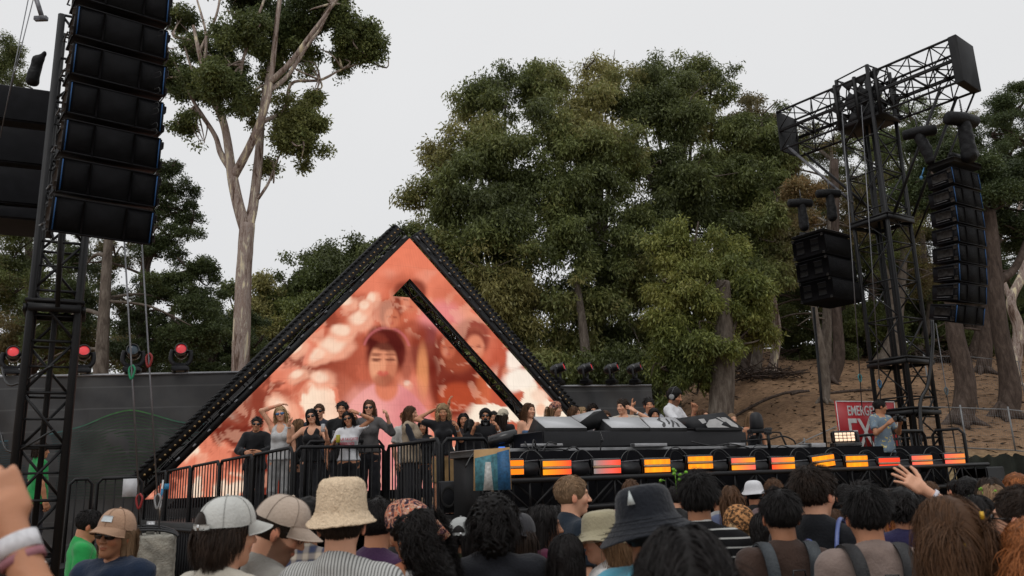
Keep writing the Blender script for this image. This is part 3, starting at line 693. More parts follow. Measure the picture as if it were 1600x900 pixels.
    EL = lambda c, r: ('el', hp_(c), tuple(np.array(r)*hs), ROT)
    F.add(EL((0, -.012, .032), (.074, .094, .086)), .02)
    F.add(EL((0, .03, -.03), (.056, .058, .078)), .03)
    F.add(EL((0, .062, -.092), (.024, .022, .02)), .03)
    for sd_ in (-1, 1):
        F.add(EL((sd_*.036, .062, -.022), (.022, .022, .024)), .02)
        F.add(EL((sd_*.078, -.004, -.012), (.0085, .018, .031)), .008)
    F.add(EL((0, .078, .028), (.05, .014, .012)), .015)
    if rh <= .0075:
        for sd_ in (-1, 1):
            F.sub(EL((sd_*.031, .098, .006), (.017, .017, .011)), .012)
            F.add(EL((sd_*.031, .0735, .004), (.0125, .0125, .0095)), .004)
    F.add(('rc', hp_((0, .088, .01)), hp_((0, .109, -.028)), .008*hs, .0115*hs), .012)
    for sd_ in (-1, 1): F.add(EL((sd_*.012, .096, -.031), (.008, .01, .007)), .008)
    F.add(EL((0, .084, -.0555), (.021, .012, .0055)), .006); F.add(EL((0, .083, -.066), (.018, .012, .006)), .006)
    V, Q = F.mesh()
    # colour
    sc_ = np.array(SKINS[sk]); C = np.tile(sc_, (len(V), 1))
    hl = ((V-hc_s) @ Hm)/hs
    near_head = (np.abs(hl) < .16).all(1)
    x, y, z = hl.T
    lips = near_head & (y > .083) & (np.abs(x) < .02) & (np.abs(z+.061) < .0075-.16*np.abs(x)); C[lips] = sc_*np.array([.85, .58, .58])
    brow = near_head & (y > .06) & (np.abs(np.abs(x)-.033) < .016) & (np.abs(z-.027+.15*(np.abs(x)-.033)) < .005); C[brow] = np.array(HAIRS[hc])*1.6+sc_*.08
    eye = near_head & (y > .072) & (np.abs(np.abs(x)-.031) < .010) & (np.abs(z-.004) < .0036-25*(np.abs(x)-.031)**2); C[eye] = (.3, .27, .25)
    iris = near_head & (y > .072) & (np.abs(np.abs(x)-.031) < .0052) & (np.abs(z-.004) < .0055); C[iris] = (.03, .02, .015)
    ck = near_head & (y > .04) & (np.abs(np.abs(x)-.04) < .016) & (np.abs(z+.028) < .02); C[ck] *= np.array([1.06, .93, .92])
    earm = near_head & (np.abs(x) > .077); C[earm] *= np.array([1.08, .85, .82])
    if beard:
        bd = near_head & (y > .0) & (z < -.035+.25*np.abs(x)-.0*(y)) & (z > -.125) & ~lips & ~((np.abs(x) < .016) & (z > -.047) & (z > -.05)) & (z < np.interp(y, [0, .04, .07, .1], [.0, -.03, -.038, -.042]))
        C[bd] = C[bd]*.35+np.array(HAIRS[hc])*.65
    # hands appended
    Vs, Qs, Cs = [V], [Q], [C]; nv = len(V); hres = .0042 if near else (.006 if mid else .0075)
    wrists = []
    for sd_, sh, el, wr, wd, hand, pn, shown in arms:
        hv, hq = hand_template(hand if shown or near else 'relax', hres)
        hv = hv*np.array([1 if sd_ > 0 else -1, 1, 1])*s*(.93 if fem else 1.02)
        if sd_ < 0: hq = hq[:, ::-1]
        yv = unit(wd); zb = np.asarray(pn if pn is not None else (sd_*.9, .2, .35), float); zb = unit(zb-yv*np.dot(zb, yv)); xv = np.cross(yv, zb)
        R3 = np.stack([xv, yv, zb], 1)
        hv = hv @ R3.T + S(wr); wrists.append((S(wr), yv, zb))
        Vs.append(hv); Qs.append(hq+nv); Cs.append(np.tile(sc_, (len(hv), 1))); nv += len(hv)
    body = mesh_obj('body', np.concatenate(Vs), [np.concatenate(Qs)], skin_mat(), root, True, np.concatenate(Cs))
    # ---- clothes
    inf = {'tee': .009, 'long': .009, 'hoodie': .02, 'jacket': .017, 'tank': .007, 'tube': .006, 'shirt': .012, 'vest': .028}.get(top, .012)*s
    xs2 = axis(lo[0]-.03, hi[0]+.03, rb_); ys2 = axis(lo[1]-.03, hi[1]+.03, rb_)
    hem = {'tank': .93, 'tube': 1.0, 'jacket': .85, 'hoodie': .87, 'shirt': .84}.get(top, .86)
    if fem and top in ('tee', 'long'): hem = .96
    F = Field(xs2, ys2, axis(hem*s-.06, hi[2]+.05, rb_))
    F.add(('el', T((0, 0, .9)), np.array(T((hipw+.022, .138, .24)))+inf*.8), k)
    F.add(('el', T((0, .005, 1.12)), np.array(T((.145*sw, .112, .2)))+inf*1.2), k)
    F.add(('el', T((0, -.005, 1.31)), np.array(T((.155*sw, .11, .17)))+inf), k)
    if fem:
        for sd_ in (-1, 1): F.add(('el', T((sd_*.07, .09, 1.275)), np.array(T((.058, .055, .06)))+inf*.8), .04*s)
    if top not in ('tank', 'tube'):
        F.add(('rc', T((-.14*sw, -.015, 1.405)), T((.14*sw, -.015, 1.405)), .055*s+inf, .055*s+inf), k)
        for sd_ in (-1, 1): F.add(('rc', T((sd_*.13*sw, -.025, 1.43)), tuple(nt_-np.array([0, .008, .075])), .037*s+inf, .034*s+inf*.6), .05*s)
        for sd_, sh, el, wr, wd, hand, pn, _ in arms:
            if top == 'vest': break
            if top in ('tee', 'shirt'):
                d = unit(el-sh); e = sh+(el-sh)*.72
                F.add(('rc', T(sh), T(el), .054*s+inf, .052*s+inf), .03*s, cuts=[(T(e), d)])
            else:
                d = unit(wr-el)
                F.add(('rc', T(sh), T(el), .052*s+inf, .042*s+inf), .03*s); F.add(('rc', T(el), T(wr), .042*s+inf, .03*s+inf), .03*s, cuts=[(T(wr), d)])
    elif top == 'tank':
        for sd_ in (-1, 1): F.add(('rc', T((sd_*.085, .05, 1.38)), T((sd_*.085, -.07, 1.40)), .03*s, .03*s), .03*s); F.add(('rc', T((sd_*.085, .0, 1.43)), T((sd_*.085, -.06, 1.425)), .03*s, .03*s), .03*s)
    F.cut((0, 0, hem*s), (0, 0, -1))
    if top in ('tee', 'long', 'hoodie', 'jacket', 'shirt', 'vest'):
        F.cut(S((0, .09, 1.44 if top != 'shirt' else 1.42)), unit((0, .7, 1)))
        F.add(('rc', tuple(S((0, -.03, 1.38))), tuple(S((0, -.03, 1.462))), nr*1.12+.026*s, nr*1.12+.017*s), .03*s)
        F.cut(S((0, .09, 1.44 if top != 'shirt' else 1.42)), unit((0, .7, 1)))
    if top == 'tube': F.cut(S((0, 0, 1.31)), (0, 0, 1))
    if top == 'tank': F.sub(('el', tuple(S((0, .12, 1.43))), tuple(S((.06, .1, .10)))), .02)
    if top in ('hoodie',):
        F.add(('rc', T((-.06, -.085, 1.455)), T((.06, -.085, 1.455)), .042*s, .042*s), .03*s); F.add(('el', T((0, -.11, 1.42)), T((.1, .06, .075))), .03*s)
        for sd_ in (-1, 1): F.add(('rc', T((sd_*.075, -.06, 1.46)), T((sd_*.04, .075, 1.41)), .03*s, .018*s), .02*s)
    if top in ('jacket', 'shirt', 'vest'):
        for sd_ in (-1, 1): F.add(('rc', T((sd_*.066, -.045, 1.462)), T((sd_*.03, .075, 1.40)), .019*s, .014*s), .012*s)
        F.add(('rc', T((-.06, -.07, 1.468)), T((.06, -.07, 1.468)), .018*s, .018*s), .015*s)
    F.wrinkle(.0045*s if top not in ('hoodie', 'jacket', 'vest') else .008*s, 17, seed % 13)
    F.wrinkle(.002*s, 46, seed % 7)
    V, Q = F.mesh()
    names = {'tee': 't_shirt', 'long': 'long_sleeve_top', 'hoodie': 'hoodie', 'jacket': 'jacket', 'tank': 'tank_top', 'tube': 'strapless_top', 'shirt': 'collared_shirt', 'vest': 'fleece_vest'}
    shirt = mesh_obj(names[top], V, [Q], cloth(tc, tkind), root, True)
    if top == 'vest':
        F = Field(xs2, ys2, axis(.9*s, hi[2]+.05, rb_))
        for sd_, sh, el, wr, wd, hand, pn, _ in arms:
            F.add(('rc', T(sh), T(el), .056*s, .048*s), .03*s); F.add(('rc', T(el), T(wr), .046*s, .034*s), .03*s)
        V, Q = F.mesh(); mesh_obj('sleeves', V, [Q], cloth((.012, .013, .02)), root, True)
    # bottoms
    zt = 1.0*s; zb = {'pants': .07, 'shorts': .56, 'skirt': .62}[bottom]*s
    F = Field(axis(-.26*s, .26*s, rb_*1.3), axis(-.2*s, .2*s, rb_*1.3), axis(zb-.06, zt+.06, rl if not full_legs else .025))
    F.add(('el', T((0, 0, .93)), np.array(T((hipw-.005, .108, .14)))+.008*s), .03*s)
    for sd_ in (-1, 1):
        if bottom == 'skirt': F.add(('rc', T((sd_*.05, 0, .92)), T((sd_*.08, 0, .6)), .11*s, .13*s), .06*s)
        else:
            F.add(('rc', T((sd_*.085, 0, .9)), T((sd_*.095, .01, .49)), .09*s, .074*s if bottom == 'pants' else .085*s), .03*s)
            F.add(('rc', T((sd_*.095, .01, .49)), T((sd_*.1, -.02, .07)), .078*s, .068*s), .03*s)
    F.cut((0, 0, zb), (0, 0, -1)); F.cut((0, 0, zt), (0, 0, 1)); F.wrinkle(.004, 22, seed % 5)
    V, Q = F.mesh(); mesh_obj({'pants': 'trousers', 'shorts': 'shorts', 'skirt': 'skirt'}[bottom], V, [Q], cloth(bc), root, True)
    sh_ = MB()
    for sd_ in (-1, 1):
        sh_ = MB(); sh_.box(S((sd_*.107, .04, .032)), S((.1, .285, .064)), bev=.025); sh_.build('shoe', cloth((.05, .05, .05) if seed % 2 else (.5, .5, .48)), root, False)
    # ---- hat and hair
    hatz = None; hcol = np.array(HAIRS[hc])
    if hat:
        _, hatz = make_hat(hat, hatc, 96 if near else (48 if mid else 28), root, XF, hcol)
        if hat in ('bandana',): hatz = .045
    if hair:
        nstr = (6500 if Y < 2.2 else 4200) if near else (1500 if mid else 420)
        wdt = (.0010 if near else (.0018 if mid else .0036))
        if hair in ('curly', 'bigcurl', 'longcurly', 'afro'): wdt *= 1.3; nstr = int(nstr*1.7)
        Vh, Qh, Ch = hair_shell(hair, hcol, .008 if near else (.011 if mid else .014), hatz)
        st = hair_strands(hair, nstr, wdt, hcol, seed, hlen, hatz, M=9 if near else (8 if mid else 6))
        if st is not None:
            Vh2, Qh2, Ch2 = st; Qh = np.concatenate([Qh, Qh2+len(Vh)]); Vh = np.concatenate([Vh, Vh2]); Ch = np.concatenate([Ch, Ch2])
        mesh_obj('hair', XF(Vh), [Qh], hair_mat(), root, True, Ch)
    # ---- things worn on the head
    def hput(name, mb, m, par=root, smooth=False):
        V = XF(np.concatenate(mb.V)); F_ = ([np.concatenate(mb.Q)] if mb.Q else [])+([np.concatenate(mb.T)] if mb.T else [])
        return mesh_obj(name, V, F_, m, par, smooth)
    if glasses:
        gc = {'dark': (.006, .006, .007), 'blue': (.06, .16, .35), 'white': (.5, .5, .5), 'clear': (.02, .02, .02)}[glasses]
        b = MB()
        for sd_ in (-1, 1):
            a_ = np.linspace(0, 2*math.pi, 12, endpoint=False); px_ = np.sign(np.cos(a_))*np.abs(np.cos(a_))**.7*.027; pz_ = np.sign(np.sin(a_))*np.abs(np.sin(a_))**.7*.019
            if glasses == 'clear':
                b.tube([(sd_*.034+x_, .103-.25*abs(x_+sd_*.034), z_+.004) for x_, z_ in zip(np.append(px_, px_[0]), np.append(pz_, pz_[0]))], .0016, 5)
            else: b.prism(list(zip(px_, pz_)), .004, (sd_*.034, .096, .003), unit((1, -sd_*.28, 0)), (0, 0, 1))
            b.beam((sd_*.06, .090, .009), (sd_*.079, -.005, .008), .0035, .006)
        b.beam((-.012, .104, .008), (.012, .104, .008), .004, .004)
        hput('sunglasses' if glasses != 'clear' else 'glasses', b, mat('lens', gc, rough=.12, var=0, spec=.6))
    if phones:
        b = MB(); a_ = np.linspace(-.12, math.pi+.12, 19); b.tube([(math.cos(t)*.101, -.005, .01+math.sin(t)*.135) for t in a_], .0085, 8, flat=.6)
        hp1 = hput('headphones', b, PLASTIC(), root, True)
        for sd_ in (-1, 1):
            b = MB(); b.lathe([(0, 0), (.036, 0), (.04, .008), (.038, .022), (.03, .028), (0, .029)], (sd_*.078, -.003, -.008), 16, roty(sd_*math.pi/2)); hput('ear_cup', b, mat('silver_grey', (.25, .25, .25), rough=.4), hp1, True)
    if backpack:
        bc_ = backpack; F = Field(axis(-.24*s, .24*s, .014), axis(-.42*s, .02, .014), axis(.86*s, 1.45*s, .014))
        F.add(('bx', T((0, -.235, 1.14)), T((.145, .085, .225)), None, .07*s), .02); F.add(('bx', T((0, -.32, 1.05)), T((.105, .035, .12)), None, .035*s), .02); F.wrinkle(.004, 24, 3)
        V, Q = F.mesh(); bp_ = mesh_obj('backpack', V, [Q], mat('nylon', bc_, rough=.6, var=.2, scale=20, bump=.3, bscale=140, spec=.4), root, True)
        for sd_ in (-1, 1):
            b = MB(); cp = [S((sd_*.09, -.15, 1.33)), S((sd_*.1, -.145, 1.44)), S((sd_*.105, -.07, 1.497)), S((sd_*.108, .01, 1.492)), S((sd_*.112, .085, 1.43)), S((sd_*.115, .125, 1.3)), S((sd_*.135, .115, 1.15))]
            cp = np.array(cp); G = np.zeros((3, len(cp)*3-2, 3)); tt = np.linspace(0, len(cp)-1, len(cp)*3-2)
            cc = np.stack([np.interp(tt, np.arange(len(cp)), cp[:, i]) for i in range(3)], 1)
            for _ in range(2): cc[1:-1] = (cc[:-2]+2*cc[1:-1]+cc[2:])/4
            for r_, o_ in enumerate((-.027, 0, .027)): G[r_] = cc+np.array([o_*s, 0, -abs(o_)*.15])+np.array([0, 0, .012])
            V, Q = solid_sheet(G, .012); mesh_obj('shoulder_strap', V, [Q], mat('nylon', tuple(np.array(bc_)*1.2+.01), rough=.6, var=.2, scale=20, bump=.3, bscale=140, spec=.4), bp_, True)
        b = MB(); b.tube([S((-.03, -.2, 1.35)), S((-.025, -.2, 1.40)), S((.025, -.2, 1.40)), S((.03, -.2, 1.35))], .007, 6, flat=.5); b.build('top_handle', PLASTIC(), bp_)
    ctx = dict(root=root, body=body, shirt=shirt, XF=XF, S=S, s=s, hs=hs, wrists=wrists, hput=hput, hcol=hcol, arms=arms)
    if extra: extra(ctx)
    return root
def wristband(ctx, i, col=(.75, .74, .72), off=-.035, name='wristband', rad=.031, w=.018):
    wr, yv, zb = ctx['wrists'][i]; s_ = ctx['s']; xv = np.cross(yv, zb); M = np.stack([xv, zb, yv], 1)
    b = MB(); b.lathe([(rad, -w/2), (rad+.0025, -w/2), (rad+.0025, w/2), (rad, w/2), (rad, -w/2)], wr+yv*off, 20, M, sx=1, sy=.78); return b.build(name, mat('wristband_fabric', col, rough=.7, var=.15, scale=90), ctx['root'])
# ------------------------------------------------------------------ the land
SD = np.array([.857, .515, 0.0]); SN = np.array([.515, -.857, 0.0])      # stage direction (to the right-back) and its audience-side normal
def ss(x): x = np.clip(x, 0, 1); return x*x*(3-2*x)
def ground_h(x, y):
    x = np.asarray(x, float); y = np.asarray(y, float)
    side = .12+.88*ss((x+2)/14)
    yy = y-0.12*x
    h = 1.8*ss((yy-15)/6)*ss((x-4)/8)+side*.255*np.clip(yy-20, 0, 32)+side*.07*np.clip(yy-52, 0, 60)
    return h+.35*ss((yy-16)/10)*side*(fbm(np.stack([x*.16, y*.16, 0*x], -1).reshape(-1, 3), 4, 3).reshape(x.shape)-.5)*2.2
def gz(x, y): return float(ground_h(np.array([x]), np.array([y]))[0])
gx = np.concatenate([np.linspace(-400, -42, 16), np.linspace(-40, 60, 181), np.linspace(63, 400, 16)]); gy = np.concatenate([np.linspace(-30, 9, 12), np.linspace(10, 75, 150), np.linspace(78, 500, 16)])
GX, GY = np.meshgrid(gx, gy); GZ = ground_h(GX, GY); GZ = np.where((GX < -45) | (GX > 62) | (GY > 80), np.minimum(GZ, 14), GZ)
b = MB(); b.grid(np.stack([GX, GY, GZ], -1))
def ground_mat():
    m = bpy.data.materials.new('dirt'); m.use_nodes = True; nt = m.node_tree; bs = nt.nodes['Principled BSDF']; bs.inputs['Roughness'].default_value = .95; bs.inputs['Specular IOR Level'].default_value = .1
    tc = nt.nodes.new('ShaderNodeTexCoord'); Lk = nt.links.new
    n1 = nt.nodes.new('ShaderNodeTexNoise'); n1.inputs['Scale'].default_value = .35; n1.inputs['Detail'].default_value = 8; n1.inputs['Roughness'].default_value = .65
    n2 = nt.nodes.new('ShaderNodeTexNoise'); n2.inputs['Scale'].default_value = 5; n2.inputs['Detail'].default_value = 6; n2.inputs['Roughness'].default_value = .7
    for n in (n1, n2): Lk(tc.outputs['Object'], n.inputs['Vector'])
    r1 = nt.nodes.new('ShaderNodeValToRGB'); r1.color_ramp.elements[0].position = .3; r1.color_ramp.elements[0].color = (.16, .098, .06, 1); r1.color_ramp.elements[1].position = .7; r1.color_ramp.elements[1].color = (.37, .235, .142, 1)
    r2 = nt.nodes.new('ShaderNodeValToRGB'); r2.color_ramp.elements[0].position = .3; r2.color_ramp.elements[0].color = (.35, .33, .32, 1); r2.color_ramp.elements[1].position = .62; r2.color_ramp.elements[1].color = (1.1, 1.08, 1.05, 1)
    mm = nt.nodes.new('ShaderNodeMixRGB'); mm.blend_type = 'MULTIPLY'; mm.inputs[0].default_value = .8
    Lk(n1.outputs['Fac'], r1.inputs[0]); Lk(n2.outputs['Fac'], r2.inputs[0]); Lk(r1.outputs[0], mm.inputs[1]); Lk(r2.outputs[0], mm.inputs[2])
    # dry straw-coloured grass patch at the slope foot on the right
    sp = nt.nodes.new('ShaderNodeSeparateXYZ'); Lk(tc.outputs['Object'], sp.inputs[0])
    mr = nt.nodes.new('ShaderNodeMapRange'); mr.inputs['From Min'].default_value = 23.5; mr.inputs['From Max'].default_value = 21.0; Lk(sp.outputs['Y'], mr.inputs['Value'])
    mr2 = nt.nodes.new('ShaderNodeMapRange'); mr2.inputs['From Min'].default_value = 7; mr2.inputs['From Max'].default_value = 9.5; Lk(sp.outputs['X'], mr2.inputs['Value'])
    mul = nt.nodes.new('ShaderNodeMath'); mul.operation = 'MULTIPLY'; Lk(mr.outputs[0], mul.inputs[0]); Lk(mr2.outputs[0], mul.inputs[1])
    gr = nt.nodes.new('ShaderNodeValToRGB'); gr.color_ramp.elements[0].position = .35; gr.color_ramp.elements[0].color = (.16, .11, .055, 1); gr.color_ramp.elements[1].position = .65; gr.color_ramp.elements[1].color = (.36, .27, .15, 1); Lk(n2.outputs['Fac'], gr.inputs[0])
    m2 = nt.nodes.new('ShaderNodeMixRGB'); Lk(mul.outputs[0], m2.inputs[0]); Lk(mm.outputs[0], m2.inputs[1]); Lk(gr.outputs[0], m2.inputs[2]); Lk(m2.outputs[0], bs.inputs['Base Color'])
    bp = nt.nodes.new('ShaderNodeBump'); bp.inputs['Strength'].default_value = .9; bp.inputs['Distance'].default_value = .12; Lk(n2.outputs['Fac'], bp.inputs['Height']); Lk(bp.outputs[0], bs.inputs['Normal'])
    return m
tag(b.build('ground', ground_mat(), smooth=True), kind='structure')

# ------------------------------------------------------------------ trees
def bark_mat(kind):
    key = ('bark', kind)
    if key in MATS: return MATS[key]
    m = bpy.data.materials.new('bark_'+kind); m.use_nodes = True; nt = m.node_tree; bs = nt.nodes['Principled BSDF']; bs.inputs['Roughness'].default_value = .85; bs.inputs['Specular IOR Level'].default_value = .2
    tc = nt.nodes.new('ShaderNodeTexCoord'); mp = nt.nodes.new('ShaderNodeMapping'); mp.inputs['Scale'].default_value = (1, 1, .16 if kind == 'gum' else .3)
    n = nt.nodes.new('ShaderNodeTexNoise'); n.inputs['Scale'].default_value = 4.6 if kind == 'gum' else 7; n.inputs['Detail'].default_value = 7; n.inputs['Roughness'].default_value = .68; n.inputs['Distortion'].default_value = .4
    nt.links.new(tc.outputs['Object'], mp.inputs[0]); nt.links.new(mp.outputs[0], n.inputs['Vector'])
    r = nt.nodes.new('ShaderNodeValToRGB'); pal = {'gum': [(.36, (.08, .05, .038)), (.43, (.20, .14, .11)), (.48, (.36, .30, .27)), (.52, (.24, .165, .13)), (.56, (.42, .37, .32)), (.62, (.70, .60, .40))],
        'grey': [(.3, (.055, .042, .034)), (.5, (.13, .105, .085)), (.7, (.21, .18, .15))], 'dark': [(.3, (.028, .02, .016)), (.5, (.07, .05, .04)), (.7, (.12, .09, .075))]}[kind]
    while len(r.color_ramp.elements) < len(pal): r.color_ramp.elements.new(.5)
    for e_, (p_, c_) in zip(r.color_ramp.elements, pal): e_.position = p_; e_.color = (*c_, 1)
    nt.links.new(n.outputs['Fac'], r.inputs[0]); nt.links.new(r.outputs[0], bs.inputs['Base Color'])
    bp = nt.nodes.new('ShaderNodeBump'); bp.inputs['Strength'].default_value = .8; bp.inputs['Distance'].default_value = .06; nt.links.new(n.outputs['Fac'], bp.inputs['Height']); nt.links.new(bp.outputs[0], bs.inputs['Normal'])
    MATS[key] = m; return m
def leaf_mat():
    if 'leaf' in MATS: return MATS['leaf']
    m = mat('leaves', (1, 1, 1), rough=.5, var=.12, scale=.4, spec=.35, attr='Col'); nt = m.node_tree; bs = nt.nodes['Principled BSDF']
    outn = [n for n in nt.nodes if n.type == 'OUTPUT_MATERIAL'][0]
    tr = nt.nodes.new('ShaderNodeBsdfTranslucent'); mx_ = nt.nodes.new('ShaderNodeMixShader'); mx_.inputs[0].default_value = .3
    src = bs.inputs['Base Color'].links[0].from_socket; nt.links.new(src, tr.inputs[0]); nt.links.new(bs.outputs[0], mx_.inputs[1]); nt.links.new(tr.outputs[0], mx_.inputs[2]); nt.links.new(mx_.outputs[0], outn.inputs[0])
    MATS['leaf'] = m; return m
def smooth_path(pts, n=6):
    pts = np.asarray(pts, float); m = len(pts)
    if m < 3: return np.linspace(pts[0], pts[-1], n)
    t = np.linspace(0, m-1, (m-1)*n+1); out_ = np.zeros((len(t), pts.shape[1]))
    for i, tt in enumerate(t):
        k = min(int(tt), m-2); f = tt-k; p0 = pts[max(k-1, 0)]; p1 = pts[k]; p2 = pts[k+1]; p3 = pts[min(k+2, m-1)]
        out_[i] = .5*((2*p1)+(-p0+p2)*f+(2*p0-5*p1+4*p2-p3)*f*f+(-p0+3*p1-3*p2+p3)*f**3)
    return out_
def trunk_tube(mb, pts, r0, r1, n=9, seed=0, wob=.12):
    """pts (m,3) world; rounded irregular tapered limb"""
    sp = smooth_path(pts, 7); rs = np.linspace(r0, r1, len(sp)); rr = np.random.default_rng(seed)
    k = mb.n; mb.tube(sp, rs, n)
    V = mb.V[-1]; c = np.concatenate([np.repeat(sp, n, 0), sp[:1], sp[-1:]]); nn = fbm(V*np.array([1.7, 1.7, .5])*(1.0 if r0 > .15 else 2)+seed, 3, seed)-.5
    mb.V[-1] = c+(V-c)*(1+nn[:, None]*wob*3.2)
def crown_leaves(lobes, n, leaf=(.34, .055), droop=.8, clump=.55, per=26, cols=None, seed=1, shell=.45, flat=.75):
    """lobes: list of (center, radii) ; n clumps in all, sampled towards the shells"""
    n = int(n*1.45); per = int(per*1.9); leaf = (leaf[0]*.47, leaf[1]*.62); clump = clump*.68
    r = np.random.default_rng(seed); LC = np.array([l[0] for l in lobes]); LR = np.array([l[1] for l in lobes])
    vol = np.prod(LR, axis=1)**(2/3); ns = np.maximum(5, (14*(vol/vol.mean())**.7).astype(int)); sub = np.repeat(np.arange(len(lobes)), ns); m = len(sub)
    d = r.normal(size=(m, 3)); d /= np.linalg.norm(d, axis=1)[:, None]
    rq = r.random(m)[:, None]; far = (r.random(m) < .3)[:, None]; SC = LC[sub]+d*LR[sub]*np.where(far, .9+.42*rq, .35+.6*rq); SR = LR[sub]*np.where(far, .13+.12*rq, .24+.2*r.random(m)[:, None]); SR = np.clip(SR, .25, 1.5)
    wv = np.prod(SR, axis=1)**(2/3); pk = r.choice(m, n, p=wv/wv.sum())
    d = r.normal(size=(n, 3)); d[:, 2] = np.where(r.random(n) < .6, np.abs(d[:, 2]), d[:, 2]); d /= np.linalg.norm(d, axis=1)[:, None]
    C = SC[pk]+d*SR[pk]*(shell+(1-shell)*r.random(n)[:, None]**.6)
    keep = fbm(C*.9+7, 2, seed+9) > .33; C = C[keep]; n = len(C)
    cr_ = clump*(.6+.8*r.random(n)); N = n*per
    off = r.normal(size=(n, per, 3)); off /= np.linalg.norm(off, axis=2, keepdims=True); off *= (r.random((n, per, 1))**.5); off[..., 2] *= flat
    p = (C[:, None]+off*cr_[:, None, None]).reshape(-1, 3)
    dirn = r.normal(size=(N, 3))*(1-droop*.62)+np.array([0, 0, -1])*droop+off.reshape(-1, 3)*.5; dirn /= np.linalg.norm(dirn, axis=1)[:, None]
    sd_ = np.cross(dirn, r.normal(size=(N, 3))); sd_ /= np.linalg.norm(sd_, axis=1)[:, None]+1e-9
    sz = (.6+.8*r.random(N))[:, None]; L_, W_ = leaf[0]*sz, leaf[1]*sz
    V = np.stack([p, p+dirn*L_*.5+sd_*W_, p+dirn*L_, p+dirn*L_*.5-sd_*W_], 1).reshape(-1, 3)
    Q = np.arange(N*4).reshape(-1, 4)
    pal = np.array(cols); ci = fbm(C*.22+3, 3, seed+4); ci = np.clip((ci-.3)/.4+r.normal(size=n)*.16, 0, .999)*(len(pal)-1); k0 = ci.astype(int); f = (ci-k0)[:, None]
    cc = pal[k0]*(1-f)+pal[np.minimum(k0+1, len(pal)-1)]*f
    cc = np.repeat(cc, per, 0)*(.7+.6*r.random((N, 1)))
    return V, Q, np.repeat(cc, 4, 0)
GUM = [(.050, .066, .027), (.072, .094, .036), (.10, .128, .046), (.135, .155, .062), (.17, .168, .07)]
GUMG = [(.06, .082, .028), (.10, .128, .04), (.14, .165, .05), (.18, .19, .062)]
PINE = [(.028, .042, .02), (.038, .056, .025), (.052, .076, .032), (.07, .095, .04)]
DRY = [(.07, .068, .036), (.10, .092, .045), (.13, .11, .058), (.16, .11, .058)]
def tree(name, label, group, trunk, limbs, lobes, n, cols, kind='gum', seed=1, leaf=(.34, .055), droop=.8, clump=.55, per=26, shell=.45, flat=.75, tr=(.35, .2), lobes_twigs=True, cat='tree'):
    cols = None if cols is None else [tuple(np.array(c_)*np.array([1.55, 1.42, 1.18])) for c_ in cols]
    base = np.array(trunk[0], float); root = empty(name, tuple(base), label, cat, group)
    b = MB(); tr_pts = np.array(trunk); trunk_tube(b, tr_pts, tr[0], tr[1], 14, seed)
    # root flare
    for k in range(5):
        a = k*1.26+seed; b.tube([base+np.array([0, 0, .5*tr[0]*3]), base+np.array([math.cos(a)*tr[0]*1.3, math.sin(a)*tr[0]*1.3, .1]), base+np.array([math.cos(a)*tr[0]*2.4, math.sin(a)*tr[0]*2.4, -.12])], [tr[0]*.5, tr[0]*.4, tr[0]*.15], 6)
    b.build('trunk', bark_mat(kind), root, True, origin=None).location = (0, 0, 0)
    tk = root.children[0]; shift(tk, -base)
    if limbs:
        for i, (pts, r0, r1) in enumerate(limbs):
            b = MB(); trunk_tube(b, pts, r0, r1, 8, seed+i); o = b.build('limb', bark_mat(kind), tk, True); shift(o, -base)
    if lobes:
        V, Q, C = crown_leaves(lobes, n, leaf, droop, clump, per, cols, seed, shell, flat)
        V = V-base; o = mesh_obj('crown', V, [Q], leaf_mat(), root, False, C)
        rr = np.random.default_rng(seed+77); b = MB(); allp = np.concatenate([np.array(l_[0])[-3:] for l_ in limbs]+[tr_pts[-1:]]) if limbs else tr_pts[-1:]
        for c, rd in lobes:      # twigs reaching from the nearest limb into every lobe
            c = np.array(c); j = np.argmin(np.linalg.norm(allp-c, axis=1)); p0 = allp[j]
            for k in range(4):
                e_ = c+rr.normal(size=3)*np.array(rd)*.42; m_ = (p0+e_)/2+rr.normal(size=3)*.3; b.tube(smooth_path([p0, m_, e_], 4), np.linspace(.055, .012, 9), 5)
        o = b.build('twigs', bark_mat(kind), o, True); shift(o, -base); o['kind'] = 'stuff'
    return root
def shift(o, d):
    me = o.data; n = len(me.vertices); co = np.empty(n*3, np.float32); me.vertices.foreach_get('co', co); co = co.reshape(-1, 3)+np.asarray(d, np.float32); me.vertices.foreach_set('co', co.ravel()); me.update()
def LB(px, py, Y, rpx, rpy, dep=None):
    """a crown lobe measured in the photograph: centre pixel, distance, half-sizes in pixels -> metres"""
    c = P(px, py, Y); kx = Y/FPX*1.03; return (tuple(c), (rpx*kx, (dep if dep else (rpx+rpy)/2*kx), rpy*kx*1.06))
def PT(px, py, Y): return tuple(P(px, py, Y))
def foot(px, Y):
    x = XY(px, Y)[0]; return (x, Y, gz(x, Y)-.1)

